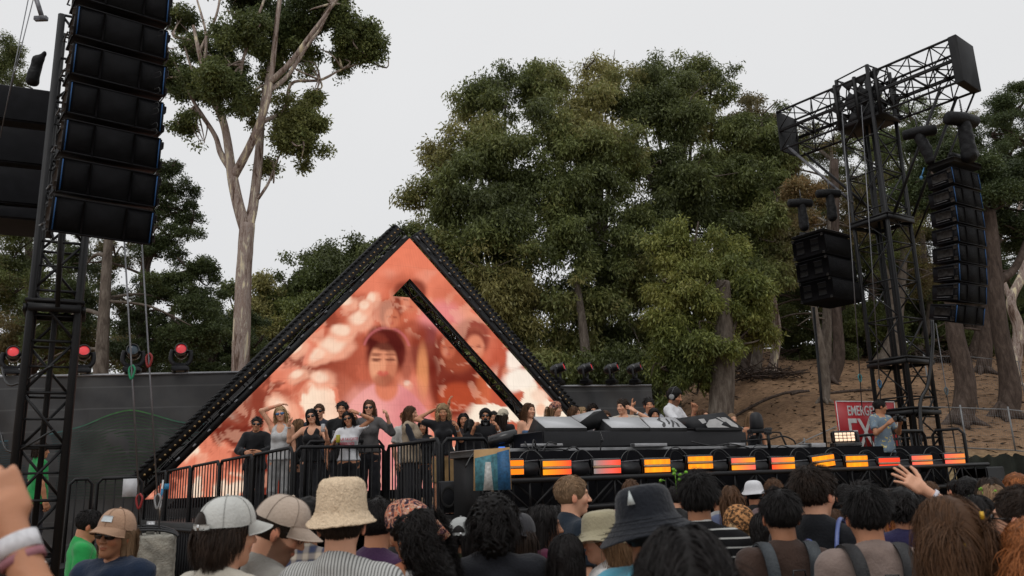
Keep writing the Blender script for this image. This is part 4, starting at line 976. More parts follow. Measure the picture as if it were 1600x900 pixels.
# 1 the tall pale gum on the left: pixel-measured limbs at 30 m
Y = 30.0
f0 = foot(374, Y)
tr_ = [f0, PT(376, 560, Y), PT(381, 440, Y), PT(386, 350, Y)]
lim = [([PT(386, 365, Y), PT(372, 320, Y), PT(362, 270, Y), PT(352, 200, Y), PT(336, 160, Y), PT(318, 110, Y-1), PT(302, 40, Y-1)], .36, .10),
       ([PT(386, 365, Y), PT(396, 320, Y+.3), PT(404, 250, Y+.4), PT(408, 190, Y+.6), PT(418, 130, Y+1), PT(428, 60, Y+1.4), PT(440, -30, Y+2)], .33, .12),
       ([PT(366, 275, Y), PT(392, 225, Y-.5), PT(414, 170, Y-1), PT(424, 120, Y-1), PT(432, 40, Y-1), PT(440, -20, Y-1)], .26, .11),
       ([PT(423, 128, Y-1), PT(452, 100, Y-1.2), PT(478, 65, Y-1.4), PT(505, 28, Y-1.5), PT(530, -5, Y-1.6)], .17, .09),
       ([PT(423, 140, Y-1), PT(450, 118, Y), PT(480, 72, Y), PT(500, 45, Y), PT(520, 5, Y)], .14, .07),
       ([PT(366, 272, Y), PT(345, 240, Y), PT(335, 210, Y), PT(306, 165, Y), PT(285, 120, Y), PT(258, 75, Y)], .2, .06),
       ([PT(318, 150, Y), PT(300, 110, Y), PT(285, 60, Y)], .1, .04),
       ([PT(412, 190, Y), PT(445, 170, Y+1), PT(456, 130, Y+1), PT(500, 125, Y+1.4), PT(535, 108, Y+1.6), PT(575, 95, Y+2)], .13, .05),
       ([PT(404, 310, Y), PT(420, 285, Y+.5), PT(428, 262, Y+.7), PT(450, 215, Y+.8)], .09, .04),
       ([PT(370, 165, Y-.5), PT(378, 100, Y-1), PT(398, 40, Y-1), PT(420, -20, Y-1)], .12, .07),
       ([PT(318, 110, Y-1), PT(322, 55, Y-1), PT(308, 0, Y-1)], .1, .06), ([PT(312, 80, Y-1), PT(336, 30, Y-1), PT(345, -10, Y-1)], .1, .06)]
lob = [LB(270, 95, Y, 26, 30), LB(262, 135, Y+1, 20, 18), LB(305, 75, Y+1, 26, 22), LB(308, 140, Y, 40, 34), LB(345, 130, Y-1.5, 42, 36), LB(370, 55, Y-1.5, 42, 34), LB(345, 90, Y+1.5, 30, 28),
       LB(295, 195, Y, 20, 14), LB(318, 226, Y, 8, 7), LB(415, 70, Y+1, 34, 40), LB(455, 45, Y+1.5, 40, 34), LB(400, 12, Y+2, 44, 22), LB(500, 30, Y+1, 44, 32), LB(555, 55, Y+1.5, 44, 34), LB(580, 80, Y+1.5, 24, 30), LB(520, 85, Y+2, 40, 28),
       LB(470, 95, Y+1.6, 32, 26), LB(455, 180, Y+.8, 30, 26), LB(490, 185, Y+1, 30, 28), LB(470, 230, Y+.8, 34, 24), LB(440, 215, Y+.5, 18, 24), LB(420, 265, Y+.8, 14, 16), LB(430, 130, Y+2, 24, 24), LB(390, 160, Y+1, 18, 30), LB(285, 30, Y+1, 30, 20), LB(520, -15, Y+1, 60, 22), LB(350, -15, Y+1, 70, 20), LB(490, 150, Y+1.5, 22, 14)]
tree('gum_tree', 'tall pale-barked gum tree with forked trunk standing alone left of the pyramid screen', None, tr_, [(p_, a_*.74, b_*.6) for p_, a_, b_ in lim], lob, 3900, PINE[1:]+GUM[1:4], 'gum', 11, leaf=(.27, .05), droop=.45, clump=.5, per=22, tr=(.35, .29), shell=.3)

# 2 the big bank of gums behind the stage
G2 = 'dense gum trees behind the stage'
def gumbank(label, px, Y, top, lobes, n, seed, r=.4, cols=GUM, limbs=(), group=G2, kind='grey', leafs=(.42, .05), **k):
    f = foot(px, Y); t = PT(*top, Y)
    mid = ((f[0]*.55+t[0]*.45)+.4, Y, f[2]*.5+t[2]*.5)
    lm = [([mid, tuple((np.array(mid)+np.array(l[0]))/2+np.array([0, 0, -.6])), l[0]], .15, .04) for l in lobes[:9]]+list(limbs)
    return tree('gum_tree', label, group, [f, mid, t], lm, lobes, n, cols, kind, seed, leaf=leafs, droop=k.pop('droop', .75), clump=k.pop('clump', .75), per=k.pop('per', 26), tr=(r, .12), **k)
gumbank('wide leftmost gum tree of the dense bank, its branches reaching above the pyramid tip', 770, 36, (770, 200), [LB(690, 255, 35, 32, 34), LB(660, 300, 35, 30, 24), LB(700, 330, 34, 44, 36), LB(755, 165, 36, 42, 42), LB(745, 215, 35, 44, 40), LB(790, 135, 37, 40, 30), LB(790, 240, 34, 56, 50), LB(740, 300, 33, 52, 52), LB(700, 400, 33, 44, 60), LB(770, 380, 32.5, 62, 60), LB(800, 320, 34, 50, 60), LB(720, 470, 34, 48, 60), LB(790, 470, 33, 55, 60), LB(735, 540, 34, 60, 50), LB(820, 545, 34, 60, 50), LB(680, 232, 35.5, 12, 12), LB(640, 312, 35, 12, 10)], 2600, 21)
gumbank('tall middle gum tree with the highest rounded crown behind the stage', 925, 38, (930, 170), [LB(830, 112, 38, 26, 22), LB(850, 150, 37, 44, 40), LB(880, 125, 39, 30, 26), LB(915, 108, 38, 26, 20), LB(940, 140, 37.5, 52, 42), LB(905, 190, 36, 60, 50), LB(960, 120, 39, 26, 30), LB(860, 230, 35, 56, 60), LB(940, 250, 35, 62, 60), LB(900, 320, 34, 66, 64), LB(860, 400, 34, 60, 64), LB(940, 390, 34, 60, 60), LB(900, 470, 34, 66, 60), LB(870, 550, 35, 60, 40), LB(950, 545, 35, 60, 50)], 2600, 22)
gumbank('broad gum tree with tufted top reaching towards the speaker tower', 1060, 40, (1060, 160), [LB(1010, 110, 40, 30, 26), LB(1040, 140, 39, 50, 44), LB(1085, 108, 40, 34, 22), LB(1115, 115, 40.5, 26, 20), LB(1120, 150, 40, 28, 26), LB(1000, 180, 38, 54, 50), LB(1070, 200, 38, 60, 50), LB(1010, 270, 37, 60, 56), LB(1080, 290, 36.5, 62, 56), LB(1020, 360, 36, 56, 56), LB(1000, 450, 36, 50, 60), LB(1010, 540, 36, 50, 50), LB(1130, 240, 39, 46, 40), LB(1105, 345, 38, 44, 36), LB(1060, 330, 38, 40, 36), LB(1140, 370, 38, 40, 36)], 2700, 23)
gumbank('leafy young gum tree hanging low beside the backdrop with bright green sprays', 1122, 30, (1110, 420), [LB(1050, 400, 30, 36, 30), LB(1085, 385, 30, 44, 34), LB(1130, 400, 30.5, 44, 36), LB(1060, 450, 29.5, 44, 40), LB(1110, 460, 29, 52, 44), LB(1160, 470, 30, 44, 50), LB(1050, 520, 29.5, 34, 44), LB(1100, 530, 29, 46, 44), LB(1045, 580, 29.5, 30, 40), LB(1085, 590, 29.5, 30, 30), LB(1190, 520, 30.5, 28, 34)], 1900, 24, .38, GUMG, kind='grey', leafs=(.36, .042), clump=.5)
gumbank('gum tree with thin open crown just left of the speaker tower', 1170, 42, (1165, 240), [LB(1165, 195, 42, 36, 26), LB(1190, 225, 42, 44, 40), LB(1150, 260, 41, 44, 44), LB(1200, 290, 41, 44, 46), LB(1160, 330, 40, 50, 40), LB(1220, 350, 41, 34, 40), LB(1175, 170, 43, 20, 12)], 1300, 25, .3, DRY[:3]+GUM[:2], leafs=(.34, .045), clump=.6)
gumbank('shaded dark gum trunk and foliage low behind the right backdrop', 905, 33, (900, 430), [LB(830, 590, 32, 50, 34), LB(900, 590, 32, 50, 34), LB(960, 590, 32, 50, 34), LB(1000, 600, 32, 40, 34), LB(760, 600, 32, 50, 40), LB(690, 600, 33, 50, 40)], 1200, 26, .34)

# 3 pines on the left
GP = 'pines behind the left backdrop'
def pine(label, px, Y, top, lobes, n, seed, r=.35, cols=PINE, limbs=(), group=GP, **k):
    f = foot(px, Y); t = PT(*top, Y); mid = (f[0]*.5+t[0]*.5, Y, f[2]*.5+t[2]*.5)
    rr = np.random.default_rng(seed); lm = []
    for l in lobes:
        c = np.array(l[0]); zt_ = np.clip(c[2]-1.2, f[2]+2, t[2]); a = (zt_-f[2])/(t[2]-f[2]); p0 = np.array(f)*(1-a)+np.array(t)*a
        lm.append(([p0, (p0+c)/2+np.array([0, 0, .35]), c], .11, .035))
    for i in range(10):      # bare dead branches
        a = .12+.6*rr.random(); p0 = np.array(f)*(1-a)+np.array(t)*a; dd = np.array([rr.choice([-1, 1])*(1.2+2.2*rr.random()), rr.normal(), rr.normal()*.5]); lm.append(([p0, p0+dd*.5+np.array([0, 0, .3]), p0+dd], .07, .015))
    return tree(k.pop('name', 'pine_tree'), label, group, [f, mid, t], lm+list(limbs), lobes, n, cols, k.pop('kind', 'dark'), seed, leaf=k.pop('leaf', (.22, .035)), droop=k.pop('droop', .0), clump=k.pop('clump', .45), per=k.pop('per', 34), tr=(r, .12), flat=.6, shell=.35, **k)
pine('spreading dark pine with flat leaning tufts right of the left speaker array', 212, 34, (235, 250), [LB(225, 275, 34, 34, 24), LB(262, 300, 34, 42, 18), LB(285, 330, 34, 32, 18), LB(300, 345, 34, 16, 20), LB(240, 335, 34, 40, 22), LB(265, 370, 33.5, 44, 18), LB(240, 400, 33.5, 50, 20), LB(300, 425, 33, 36, 16), LB(325, 415, 33, 20, 14), LB(250, 450, 33, 60, 20), LB(290, 480, 33, 56, 26), LB(240, 510, 34, 50, 26), LB(300, 530, 33, 54, 28), LB(215, 240, 34.5, 20, 18), LB(260, 265, 34.5, 24, 16), LB(235, 555, 34, 60, 26)], 1500, 31)
pine('thick leaning pine trunk with mossy bare branches behind the left tower', 148, 31, (172, 330), [LB(180, 400, 36, 40, 26), LB(130, 420, 37, 44, 40), LB(205, 480, 37, 40, 40), LB(100, 500, 37, 60, 50), LB(160, 350, 37, 50, 30)], 900, 32, .42, DRY[:2]+PINE, kind='grey')
pine('shadowy pine between the tall gum tree and the spreading pine', 335, 40, (330, 470), [LB(335, 490, 40, 36, 26), LB(350, 540, 40, 44, 36), LB(300, 570, 39, 44, 30), LB(400, 540, 41, 40, 44), LB(370, 500, 41, 30, 26), LB(350, 580, 39, 60, 24), LB(420, 590, 39, 60, 24)], 1000, 33, .3)
pine('green pine at the far left behind the dark speaker stacks', 60, 40, (40, 200), [LB(15, 95, 40, 34, 34), LB(30, 130, 40, 30, 30), LB(-5, 120, 40, 30, 40), LB(30, 390, 38, 44, 50), LB(20, 460, 38, 50, 50), LB(60, 520, 38, 60, 44), LB(15, 550, 38, 50, 40), LB(80, 440, 38, 40, 40), LB(100, 400, 39, 30, 30), LB(110, 540, 39, 50, 36), LB(170, 550, 40, 50, 34)], 1700, 34, .3, GUM[:3]+DRY[1:3], clump=.6)

pine('low dark tree closing the gap behind the left tower legs', 90, 48, (90, 480), [LB(20, 560, 48, 60, 40), LB(100, 555, 48, 60, 50), LB(180, 565, 47, 50, 40), LB(120, 480, 48, 50, 40), LB(20, 470, 49, 50, 50)], 900, 35, .25, GUM[:3], clump=.7, per=24, kind='dark', leaf=(.34, .05))
pine('low dark tree closing the gap left of the tall gum trunk', 270, 48, (270, 480), [LB(230, 540, 48, 60, 40), LB(300, 550, 48, 50, 40), LB(345, 540, 47, 44, 44), LB(260, 590, 46, 70, 30), LB(350, 590, 46, 50, 30)], 800, 36, .25, PINE[:3], clump=.7, per=24, leaf=(.34, .05))
# 4 distant tree line between gum and pyramid
GD = 'distant trees beyond the stage'
for i, (px, Y, lobes, lab) in enumerate([
    (560, 62, [LB(540, 400, 62, 50, 24), LB(580, 395, 62, 30, 18), LB(600, 430, 62, 60, 44), LB(550, 450, 60, 60, 50), LB(500, 420, 62, 40, 30)], 'distant rounded tree at the pyramid left edge, tallest of the far tree line'),
    (470, 60, [LB(480, 440, 60, 40, 34), LB(450, 450, 60, 40, 30), LB(430, 500, 59, 50, 50), LB(500, 500, 58, 60, 60), LB(560, 520, 58, 60, 60)], 'distant bushy tree midway between the tall gum trunk and the pyramid'),
    (410, 58, [LB(415, 455, 58, 26, 20), LB(405, 500, 58, 30, 36), LB(420, 560, 57, 50, 50), LB(480, 570, 57, 60, 40), LB(355, 455, 59, 14, 8)], 'distant low tree partly hidden by the tall gum trunk'),
    (650, 55, [LB(640, 375, 55, 30, 20), LB(660, 400, 54, 40, 40), LB(620, 420, 55, 40, 30), LB(650, 460, 53, 60, 50), LB(690, 420, 54, 40, 60)], 'distant tree showing just right of the pyramid tip')]):
    gumbank(lab, px, Y, (px, 430 if i < 3 else 400), lobes, 1300, 41+i, .35, GUMG if i == 1 else GUM, group=GD, leafs=(.5, .09), clump=1.0, per=24)

# 5 right side: pines and bare trunks on the slope
GR = 'pine trees on the dirt slope'
pine('pine with reddish dead needles behind the speaker tower', 1310, 42, (1300, 250), [LB(1260, 300, 43, 50, 50), LB(1300, 230, 43, 44, 36), LB(1340, 280, 43, 44, 50), LB(1280, 380, 43, 50, 50), LB(1350, 380, 44, 50, 50), LB(1250, 230, 44, 40, 30), LB(1290, 450, 43, 50, 34)], 1500, 51, .3, GUMG[:2]+DRY, group=GR, kind='grey', clump=.6, per=26)
pine('large pine between the tower and the right speaker column, lit top', 1420, 44, (1430, 200), [LB(1420, 180, 44, 44, 26), LB(1460, 200, 44, 50, 40), LB(1400, 230, 43, 50, 40), LB(1440, 290, 43, 56, 50), LB(1400, 350, 44, 50, 50), LB(1480, 330, 45, 44, 50), LB(1440, 420, 45, 50, 40), LB(1500, 250, 44, 40, 40), LB(1380, 175, 44, 36, 24), LB(1360, 210, 44, 40, 30), LB(1505, 195, 45, 34, 26), LB(1470, 260, 44, 44, 40), LB(1390, 290, 44, 44, 40)], 1700, 52, .32, PINE[2:]+GUMG[1:3]+DRY[1:3], group=GR, clump=.6, per=26, kind='grey')
pine('dark pine at the right edge with dense flat-topped crown', 1560, 40, (1575, 210), [LB(1560, 175, 40, 40, 24), LB(1600, 160, 40, 44, 24), LB(1550, 210, 39, 40, 36), LB(1600, 220, 39, 50, 40), LB(1560, 280, 39, 50, 40), LB(1610, 300, 39, 44, 50), LB(1570, 340, 40, 44, 36), LB(1640, 200, 40, 40, 40)], 1500, 53, .34, PINE, group=GR, clump=.5, per=30)
pine('leafy shrub-like pine filling the gap under the crowns at the top of the slope', 1380, 52, (1390, 470), [LB(1250, 500, 52, 60, 40), LB(1330, 520, 52, 60, 40), LB(1420, 500, 53, 60, 44), LB(1500, 490, 54, 60, 40), LB(1580, 500, 54, 60, 40), LB(1200, 450, 50, 40, 50), LB(1640, 500, 54, 60, 40)], 1700, 54, .3, GUM[:3]+PINE, group=GR, clump=.8, per=26, leaf=(.4, .07))
gumbank('full-crowned gum tree filling the dip between the big bank and the tower', 1195, 39, (1195, 220), [LB(1150, 200, 39, 34, 30), LB(1190, 180, 40, 30, 22), LB(1210, 230, 39, 40, 40), LB(1160, 280, 38, 44, 44), LB(1215, 310, 38, 40, 44), LB(1180, 370, 37, 50, 44), LB(1230, 400, 38, 36, 44), LB(1190, 440, 37, 50, 40), LB(1080, 150, 41, 30, 24)], 1700, 27, .28, GUM[:4]+DRY[1:2], clump=.6)
pine('broad shaded pine filling the space behind the tower legs', 1340, 50, (1340, 300), [LB(x_, y_, 50+(x_ % 3), 54, 44) for x_, y_ in ((1220, 260), (1290, 330), (1240, 400), (1330, 420), (1390, 300), (1400, 440), (1300, 470), (1480, 400), (1230, 470))], 2300, 55, .35, GUM[:3]+DRY[:2], group=GR, clump=.7, per=26, kind='dark')
pine('wide dark pine standing behind the crowns at the right edge', 1540, 50, (1540, 260), [LB(x_, y_, 49+(x_ % 3), 54, 44) for x_, y_ in ((1480, 250), (1530, 300), (1590, 260), (1640, 300), (1500, 380), (1570, 400), (1640, 400), (1540, 450), (1620, 460))], 2100, 56, .35, PINE, group=GR, clump=.6, per=26)
def bare(label, px0, Y, pts, r0, r1, seed, kind='dark', limbs=(), lobes=(), n=500, cols=PINE):
    f = foot(px0, Y); return tree('bare_trunk_tree', label, 'bare trunks on the slope', [f]+[PT(a, b_, Y) for a, b_ in pts], [([PT(a, b_, Y+dy) for a, b_, dy in l], r_, .03) for l, r_ in limbs], list(lobes), n, cols, kind, seed, tr=(r0, r1), leaf=(.22, .035), droop=0, clump=.5, per=30)
bare('thick dark bare trunk rising behind the right speaker column', 1512, 27, [(1508, 600), (1492, 520), (1486, 430), (1480, 300)], .36, .2, 61, lobes=[LB(1490, 260, 28, 44, 30), LB(1450, 220, 29, 30, 24), LB(1470, 310, 28, 36, 34), LB(1430, 300, 29, 30, 30)], n=700, cols=PINE[1:]+DRY[1:2])
bare('thick dark bare trunk at the right edge beside the slope fence', 1583, 28, [(1578, 600), (1560, 500), (1552, 400), (1545, 330)], .36, .22, 62, lobes=[LB(1550, 300, 28, 34, 30), LB(1590, 290, 29, 40, 34), LB(1610, 370, 29, 34, 30), LB(1555, 355, 29, 26, 20)], n=800, limbs=[([(1556, 440, 0), (1585, 420, .3), (1605, 370, .6), (1610, 330, 1)], .2)])
bare('pale leaning trunk with crooked limbs right of the speaker column', 1600, 36, [(1592, 520), (1580, 470), (1600, 420), (1590, 360), (1600, 290)], .3, .1, 63, 'gum', [([(1580, 470, 0), (1555, 400, .5), (1560, 350, 1)], .14)])
bare('slim dark trunk just left of the red exit sign', 1312, 36, [(1310, 560), (1308, 500), (1306, 440), (1304, 250)], .3, .18, 64)
bare('pale mossy trunk leaning behind the thin stage pole', 1300, 31, [(1290, 590), (1282, 540), (1272, 480), (1258, 330)], .2, .1, 65, 'grey', lobes=[LB(1255, 300, 31, 24, 20), LB(1265, 350, 31, 20, 14)], n=200, cols=DRY)
bare('pale thin gum trunk below the open crown', 1222, 40, [(1214, 520), (1204, 450), (1198, 380), (1190, 300)], .24, .1, 66, 'gum', [([(1198, 385, 0), (1212, 365, .4), (1222, 350, .6)], .06)])
bare('big trunk with spreading roots at the foot of the slope behind the booth', 1125, 29.2, [(1128, 590), (1130, 520), (1128, 440)], .5, .3, 67, 'grey', [([(1130, 560, 0), (1150, 500, .3), (1165, 450, .3)], .15)])
bare('dark trunk in the shade uphill of the booth', 1140, 36, [(1139, 600), (1140, 560), (1142, 470)], .22, .16, 68)
bare('dark trunk beside the brush pile', 1175, 41, [(1172, 560), (1170, 500), (1168, 420)], .35, .22, 69)
bare('forked grey trunk behind the tower legs', 1400, 44, [(1396, 520), (1388, 450), (1375, 400), (1370, 360)], .35, .18, 70, 'grey', [([(1390, 460, 0), (1412, 420, .3), (1420, 380, .4)], .18), ([(1385, 450, 0), (1405, 430, .6), (1440, 400, .8)], .12)])
bare('slender trunk between the tower and the speaker column', 1456, 48, [(1452, 500), (1448, 440), (1440, 360)], .25, .15, 71, 'grey')
bare('mid-grey trunk on the slope crest near the right edge', 1545, 46, [(1540, 480), (1530, 430), (1525, 360)], .3, .2, 72, 'dark')
for i_, (pts_, lab_, cc_) in enumerate([([(1200, 400), (1215, 330), (1235, 440), (1250, 520), (1210, 500)], 'olive tree between the open-crowned gum and the hanging subwoofers', GUM[:4]), ([(1290, 540), (1340, 560), (1380, 520), (1330, 500), (1260, 560)], 'low shrubby tree on the crest behind the exit sign', GUM[:3]), ([(1430, 540), (1480, 520), (1530, 540), (1590, 520), (1450, 480)], 'low shrubby tree on the crest right of the tower', GUM[:3]), ([(1380, 220), (1350, 330), (1450, 360), (1420, 430), (1375, 400)], 'leafy olive pine just behind the tower mast', DRY[:2]+GUM[1:3]), ([(1510, 430), (1560, 480), (1600, 440), (1540, 360), (1620, 500)], 'dark olive pine beyond the thick trunks at the right', PINE)]):
    pine(lab_, pts_[0][0], 46+i_, pts_[0], [LB(x_, y_, 46+i_+(x_ % 3), 44, 34) for x_, y_ in pts_], 1100, 150+i_, .25, cc_, group=GR, clump=.6, per=26, leaf=(.3, .05))
# brush piles and litter on the slope
for i, (px, Y, rr_, lab) in enumerate([(1205, 38, 1.7, 'pile of dark brushwood under the trees on the slope'), (1512, 44, 1.1, 'small pile of cut branches at the top of the dirt slope')]):
    f = np.array(foot(px, Y)); rg = np.random.default_rng(90+i); b = MB()
    for k in range(160):
        c = f+rg.normal(size=3)*np.array([rr_*.5, rr_*.4, .16])+np.array([0, 0, .25]); d = rg.normal(size=3)*np.array([1, 1, .3]); d = d/np.linalg.norm(d)*(.3+.5*rg.random()); b.bar(c-d, c+d, .014+.02*rg.random(), 4)
    tag(b.build('brush_pile', bark_mat('dark'), origin=f), lab, 'brush pile', 'brush piles')
for i, (x0, y0, x1, y1) in enumerate([(1135, 634, 1270, 640), (1250, 610, 1278, 606), (1310, 610, 1380, 618)]):
    a = np.array(PZ(x0, y0, 0)); Y0 = 33.; p0 = np.array(foot(x0, Y0)); p1 = np.array(foot(x1, Y0+.6)); p0[2] = gz(p0[0], p0[1])+.05; p1[2] = gz(p1[0], p1[1])+.05
    b = MB(); mids = [p0+(p1-p0)*t for t in np.linspace(0, 1, 9)]
    for q in mids: q[2] = gz(q[0], q[1])+.04
    b.tube(mids, .07, 6); o = b.build('fallen_branch', bark_mat('dark'), origin=p0); tag(o, ['long thin fallen branch lying across the slope behind the booth', 'short fallen branch near the slim dark trunk', 'fallen branch lying behind the exit sign'][i], 'branch', 'fallen branches')
rg = np.random.default_rng(5); b = MB()
N = 5000; xx = rg.uniform(6, 40, N); yy = rg.uniform(21, 52, N); zz = ground_h(xx, yy)
for k in range(0, N):
    pass
d = rg.normal(size=(N, 3))*np.array([.12, .12, .03]); c = np.stack([xx, yy, zz+.02], 1); sd_ = np.cross(d, (0, 0, 1))*.12
V = np.stack([c-d, c+sd_, c+d, c-sd_+np.array([0, 0, .03])], 1).reshape(-1, 3)
tag(mesh_obj('leaf_litter', V, [np.arange(N*4).reshape(-1, 4)], mat('litter', (.05, .032, .02), rough=.9)), kind='stuff', label='scattered bark and leaf litter on the brown slope', cat='litter')
print('setting', round(time.time()-T0, 1))
# ------------------------------------------------------------------ steelwork
BLK = lambda: mat('black_steel', (.0085, .0085, .0095), rough=.5, spec=.28, var=.25, scale=6, bump=.1, bscale=80)
BLK2 = lambda: mat('black_paint', (.010, .010, .011), rough=.6, spec=.2, var=.3, scale=5)
DKG = lambda: mat('dark_grey_plastic', (.014, .014, .016), rough=.45, spec=.3, var=.2, scale=12)
def lattice(mb, A, B, s1, s2, w, h, n, r=.018, faces=(0, 1, 2, 3), x=False, rung=True):
    """bracing between the four chords of a box truss running A->B; s1,s2 unit side directions"""
    A, B = np.asarray(A, float), np.asarray(B, float); s1, s2 = np.asarray(s1)*w/2, np.asarray(s2)*h/2
    cs = [(-s1-s2), (s1-s2), (s1+s2), (-s1+s2)]
    for f in faces:
        c0, c1 = cs[f], cs[(f+1) % 4]
        for k in range(n):
            p, q = A+(B-A)*k/n, A+(B-A)*(k+1)/n
            if rung: mb.bar(p+c0, p+c1, r, 5)
            if k % 2: mb.bar(p+c0, q+c1, r, 5)
            else: mb.bar(p+c1, q+c0, r, 5)
            if x: mb.bar(p+c0, q+c1, r, 5) if not k % 2 else mb.bar(p+c1, q+c0, r, 5)
        if rung: mb.bar(B+c0, B+c1, r, 5)
    return cs
def box_truss(root, A, B, s1, s2, w, h, n, rc=.03, rb=.015, leg='chord', br='bracing', x=False, m=None):
    m = m or BLK(); A, B = np.asarray(A, float), np.asarray(B, float); O = np.array(root.location)
    b = MB(); cs = lattice(b, A-O, B-O, s1, s2, w, h, n, rb, x=x); b.build(br, m, root)
    for c in cs:
        b = MB(); b.bar(A-O+c, B-O+c, rc, 8); b.build(leg, m, root, True)
EX, EY, EZ = np.eye(3)
CROSS = unit(np.cross(SD, EZ))

# ------------------------------------------------------------------ the pyramid screen
ZD = 1.2                                      # stage deck height
def normaway(): return -SN
YC = 20.0
apexC = P(640, 372, YC)
n_ = SN
A0 = apexC
u1 = ray_plane(300, 728, A0, n_); u3 = ray_plane(880, 650, A0, n_)
botz = ZD+.05
def sp(px, py, off=0.0): return ray_plane(px, py, A0+n_*off, n_)
def st(p, off=0.0):  # stage-plane coordinates (s along SD from the apex foot, t height)
    return np.array([np.dot(p-A0, SD), p[2]])
apt = A0[2]; half = None
sl, tl_ = st(sp(262, 745)); sr, tr0 = st(sp(905, 672))
kL = (apt-tl_)/(-sl); kR = (apt-tr0)/sr
print('pyramid apex z', apt, 'slopes', kL, kR, 'left', sl, tl_, 'right', sr, tr0)
kk = (kL+kR)/2*1.0; kS = {-1: kL, 1: kR}
def W(s, t, off=0.0): return np.array([A0[0], A0[1], 0])+SD*s+np.array([0, 0, t])+n_*off
# what the screen shows, measured once in the photograph and kept in screen coordinates
def content(Pw):
    d = Pw-np.array([0, 0, CAMZ]); f_ = d@Fv; px = 800+FPX*(d@Rv)/f_; py = 450-FPX*(d@Uv)/f_
    p = np.stack([px, py, 0*px], 1)
    w1 = (fbm(p/55, 4, 1)-.5)*60; w2 = (fbm(p/55+50, 4, 2)-.5)*60
    q = p+np.stack([w1, w2, 0*w1], 1)
    C = np.tile(np.array(srgb(228, 132, 104)), (len(p), 1))
    def blend(mask, col): nonlocal C; m = np.clip(mask, 0, 1)[:, None]; C = C*(1-m)+np.array(srgb(*col))*m
    def ell(cx, cy, rx, ry, soft=.25, src=p, rot=0):
        dx, dy = src[:, 0]-cx, src[:, 1]-cy; c, s_ = math.cos(rot), math.sin(rot); dx, dy = dx*c+dy*s_, -dx*s_+dy*c
        return ss((1-np.sqrt((dx/rx)**2+(dy/ry)**2))/soft+.5)
    top = ss((520-py)/140); blend(top*.8, (236, 128, 98))
    n1 = fbm(q/42, 5, 11); n2 = fbm(q/90, 4, 12)
    blend(ss((n2-.48)/.14)*.7*ss((py-400)/80), (178, 80, 56)); blend(ss((.42-n2)/.1)*.6, (240, 160, 135))
    left = ss((600-px)/120)*ss((py-420)/60)
    blend(ss((n1-.50)/.10)*left, (243, 168, 138)); blend(ss((n1-.56)/.05)*left, (255, 226, 200)); blend(ss((.43-n1)/.08)*left*.8, (120, 44, 30))
    blend(ss((n2-.5)/.08)*ss((470-px)/60)*ss((py-560)/60)*.7, (110, 38, 28))
    # cloud puffs
    rr = np.random.default_rng(4)
    for cx, cy, r_ in [(560, 500, 24), (520, 545, 26), (500, 560, 18), (540, 470, 14), (465, 545, 14), (505, 600, 20), (585, 470, 14), (570, 480, 16), (470, 590, 16), (440, 640, 26), (530, 520, 20), (640, 600, 10)]:
        e_ = ell(cx, cy, r_, r_*.85, .5, q*.55+p*.45); blend(e_*.8, (246, 176, 146)); blend(ell(cx-4, cy-5, r_*.6, r_*.5, .8, q*.5+p*.5)*.8, (255, 224, 198))
    # people, softly out of focus on the screen
    blend(ell(632, 468, 34, 42, .5)*.9, (214, 112, 84)); blend(ell(622, 440, 26, 12, .8)*.2, (150, 70, 54)); blend(ell(612, 500, 22, 34, .6)*.8, (196, 100, 72)); blend(ell(612, 478, 24, 10, .8)*.6, (150, 62, 44))
    blend(ell(690, 505, 36, 34, .6)*.85, (234, 140, 140)); blend(ell(668, 548, 28, 40, .5)*.85, (110, 36, 30)); blend(ell(645, 520, 22, 20, .7)*.7, (150, 60, 40))
    blend(ell(737, 520, 28, 22, .5)*.8, (130, 50, 42)); blend(ell(741, 545, 20, 30, .5)*.9, (222, 130, 98)); blend(ell(700, 530, 18, 28, .6)*.7, (200, 96, 66)); blend(ell(775, 590, 44, 60, .7)*.55, (196, 84, 60))
    blend(ell(712, 592, 44, 62, .4)*.92, (112, 36, 26)); blend(ell(715, 620, 30, 22, .5)*.7, (196, 84, 52)); blend(ell(715, 560, 26, 22, .6)*.7, (170, 80, 54)); blend(ell(660, 585, 9, 44, .8)*.8, (232, 150, 100)); blend(ell(755, 620, 12, 50, .8)*.6, (214, 110, 70))
    # man with headphones
    sho = 592+np.abs(px-603)**1.9/60; blend(ss((py-sho)/7)*ss((76-np.abs(px-604))/16)*.97, (232, 148, 146)); blend(ell(575, 640, 34, 40, .8, q*.5+p*.5)*.6, (246, 176, 166)); blend(ell(645, 650, 24, 50, .9)*.5, (206, 116, 118)); blend(ell(604, 605, 18, 22, .4), (222, 128, 98))
    hq = p+(q-p)*.45; blend(ell(600, 547, 35, 37, .35, hq), (92, 32, 27)); blend(ell(634, 566, 12, 26, .8, hq)*.55, (110, 42, 34)); blend(ell(590, 528, 12, 8, .9, hq)*.4, (150, 70, 54)); blend(ell(598, 568, 22, 33, .3, p*.8+hq*.2), (224, 146, 112)); blend(ell(586, 572, 8, 20, .8)*.4, (244, 178, 140)); blend(ell(612, 585, 16, 20, .6)*.45, (180, 90, 64)); blend(ell(599, 594, 16, 11, .6)*.6, (150, 74, 56)); blend(ell(598, 583, 9, 4, .6)*.9, (206, 96, 80))
    for ex_ in (588, 610): blend(ell(ex_, 562, 8, 2.6, .9)*.85, (96, 40, 32)); blend(ell(ex_, 554, 9, 2.6, .9)*.7, (110, 50, 38))
    blend(ell(599, 572, 4, 10, .9)*.5, (246, 170, 132)); blend(ell(594, 537, 32, 11, .6, hq)*.9, (84, 28, 24)); blend(ell(590, 530, 14, 5, .9, hq)*.5, (150, 66, 50))
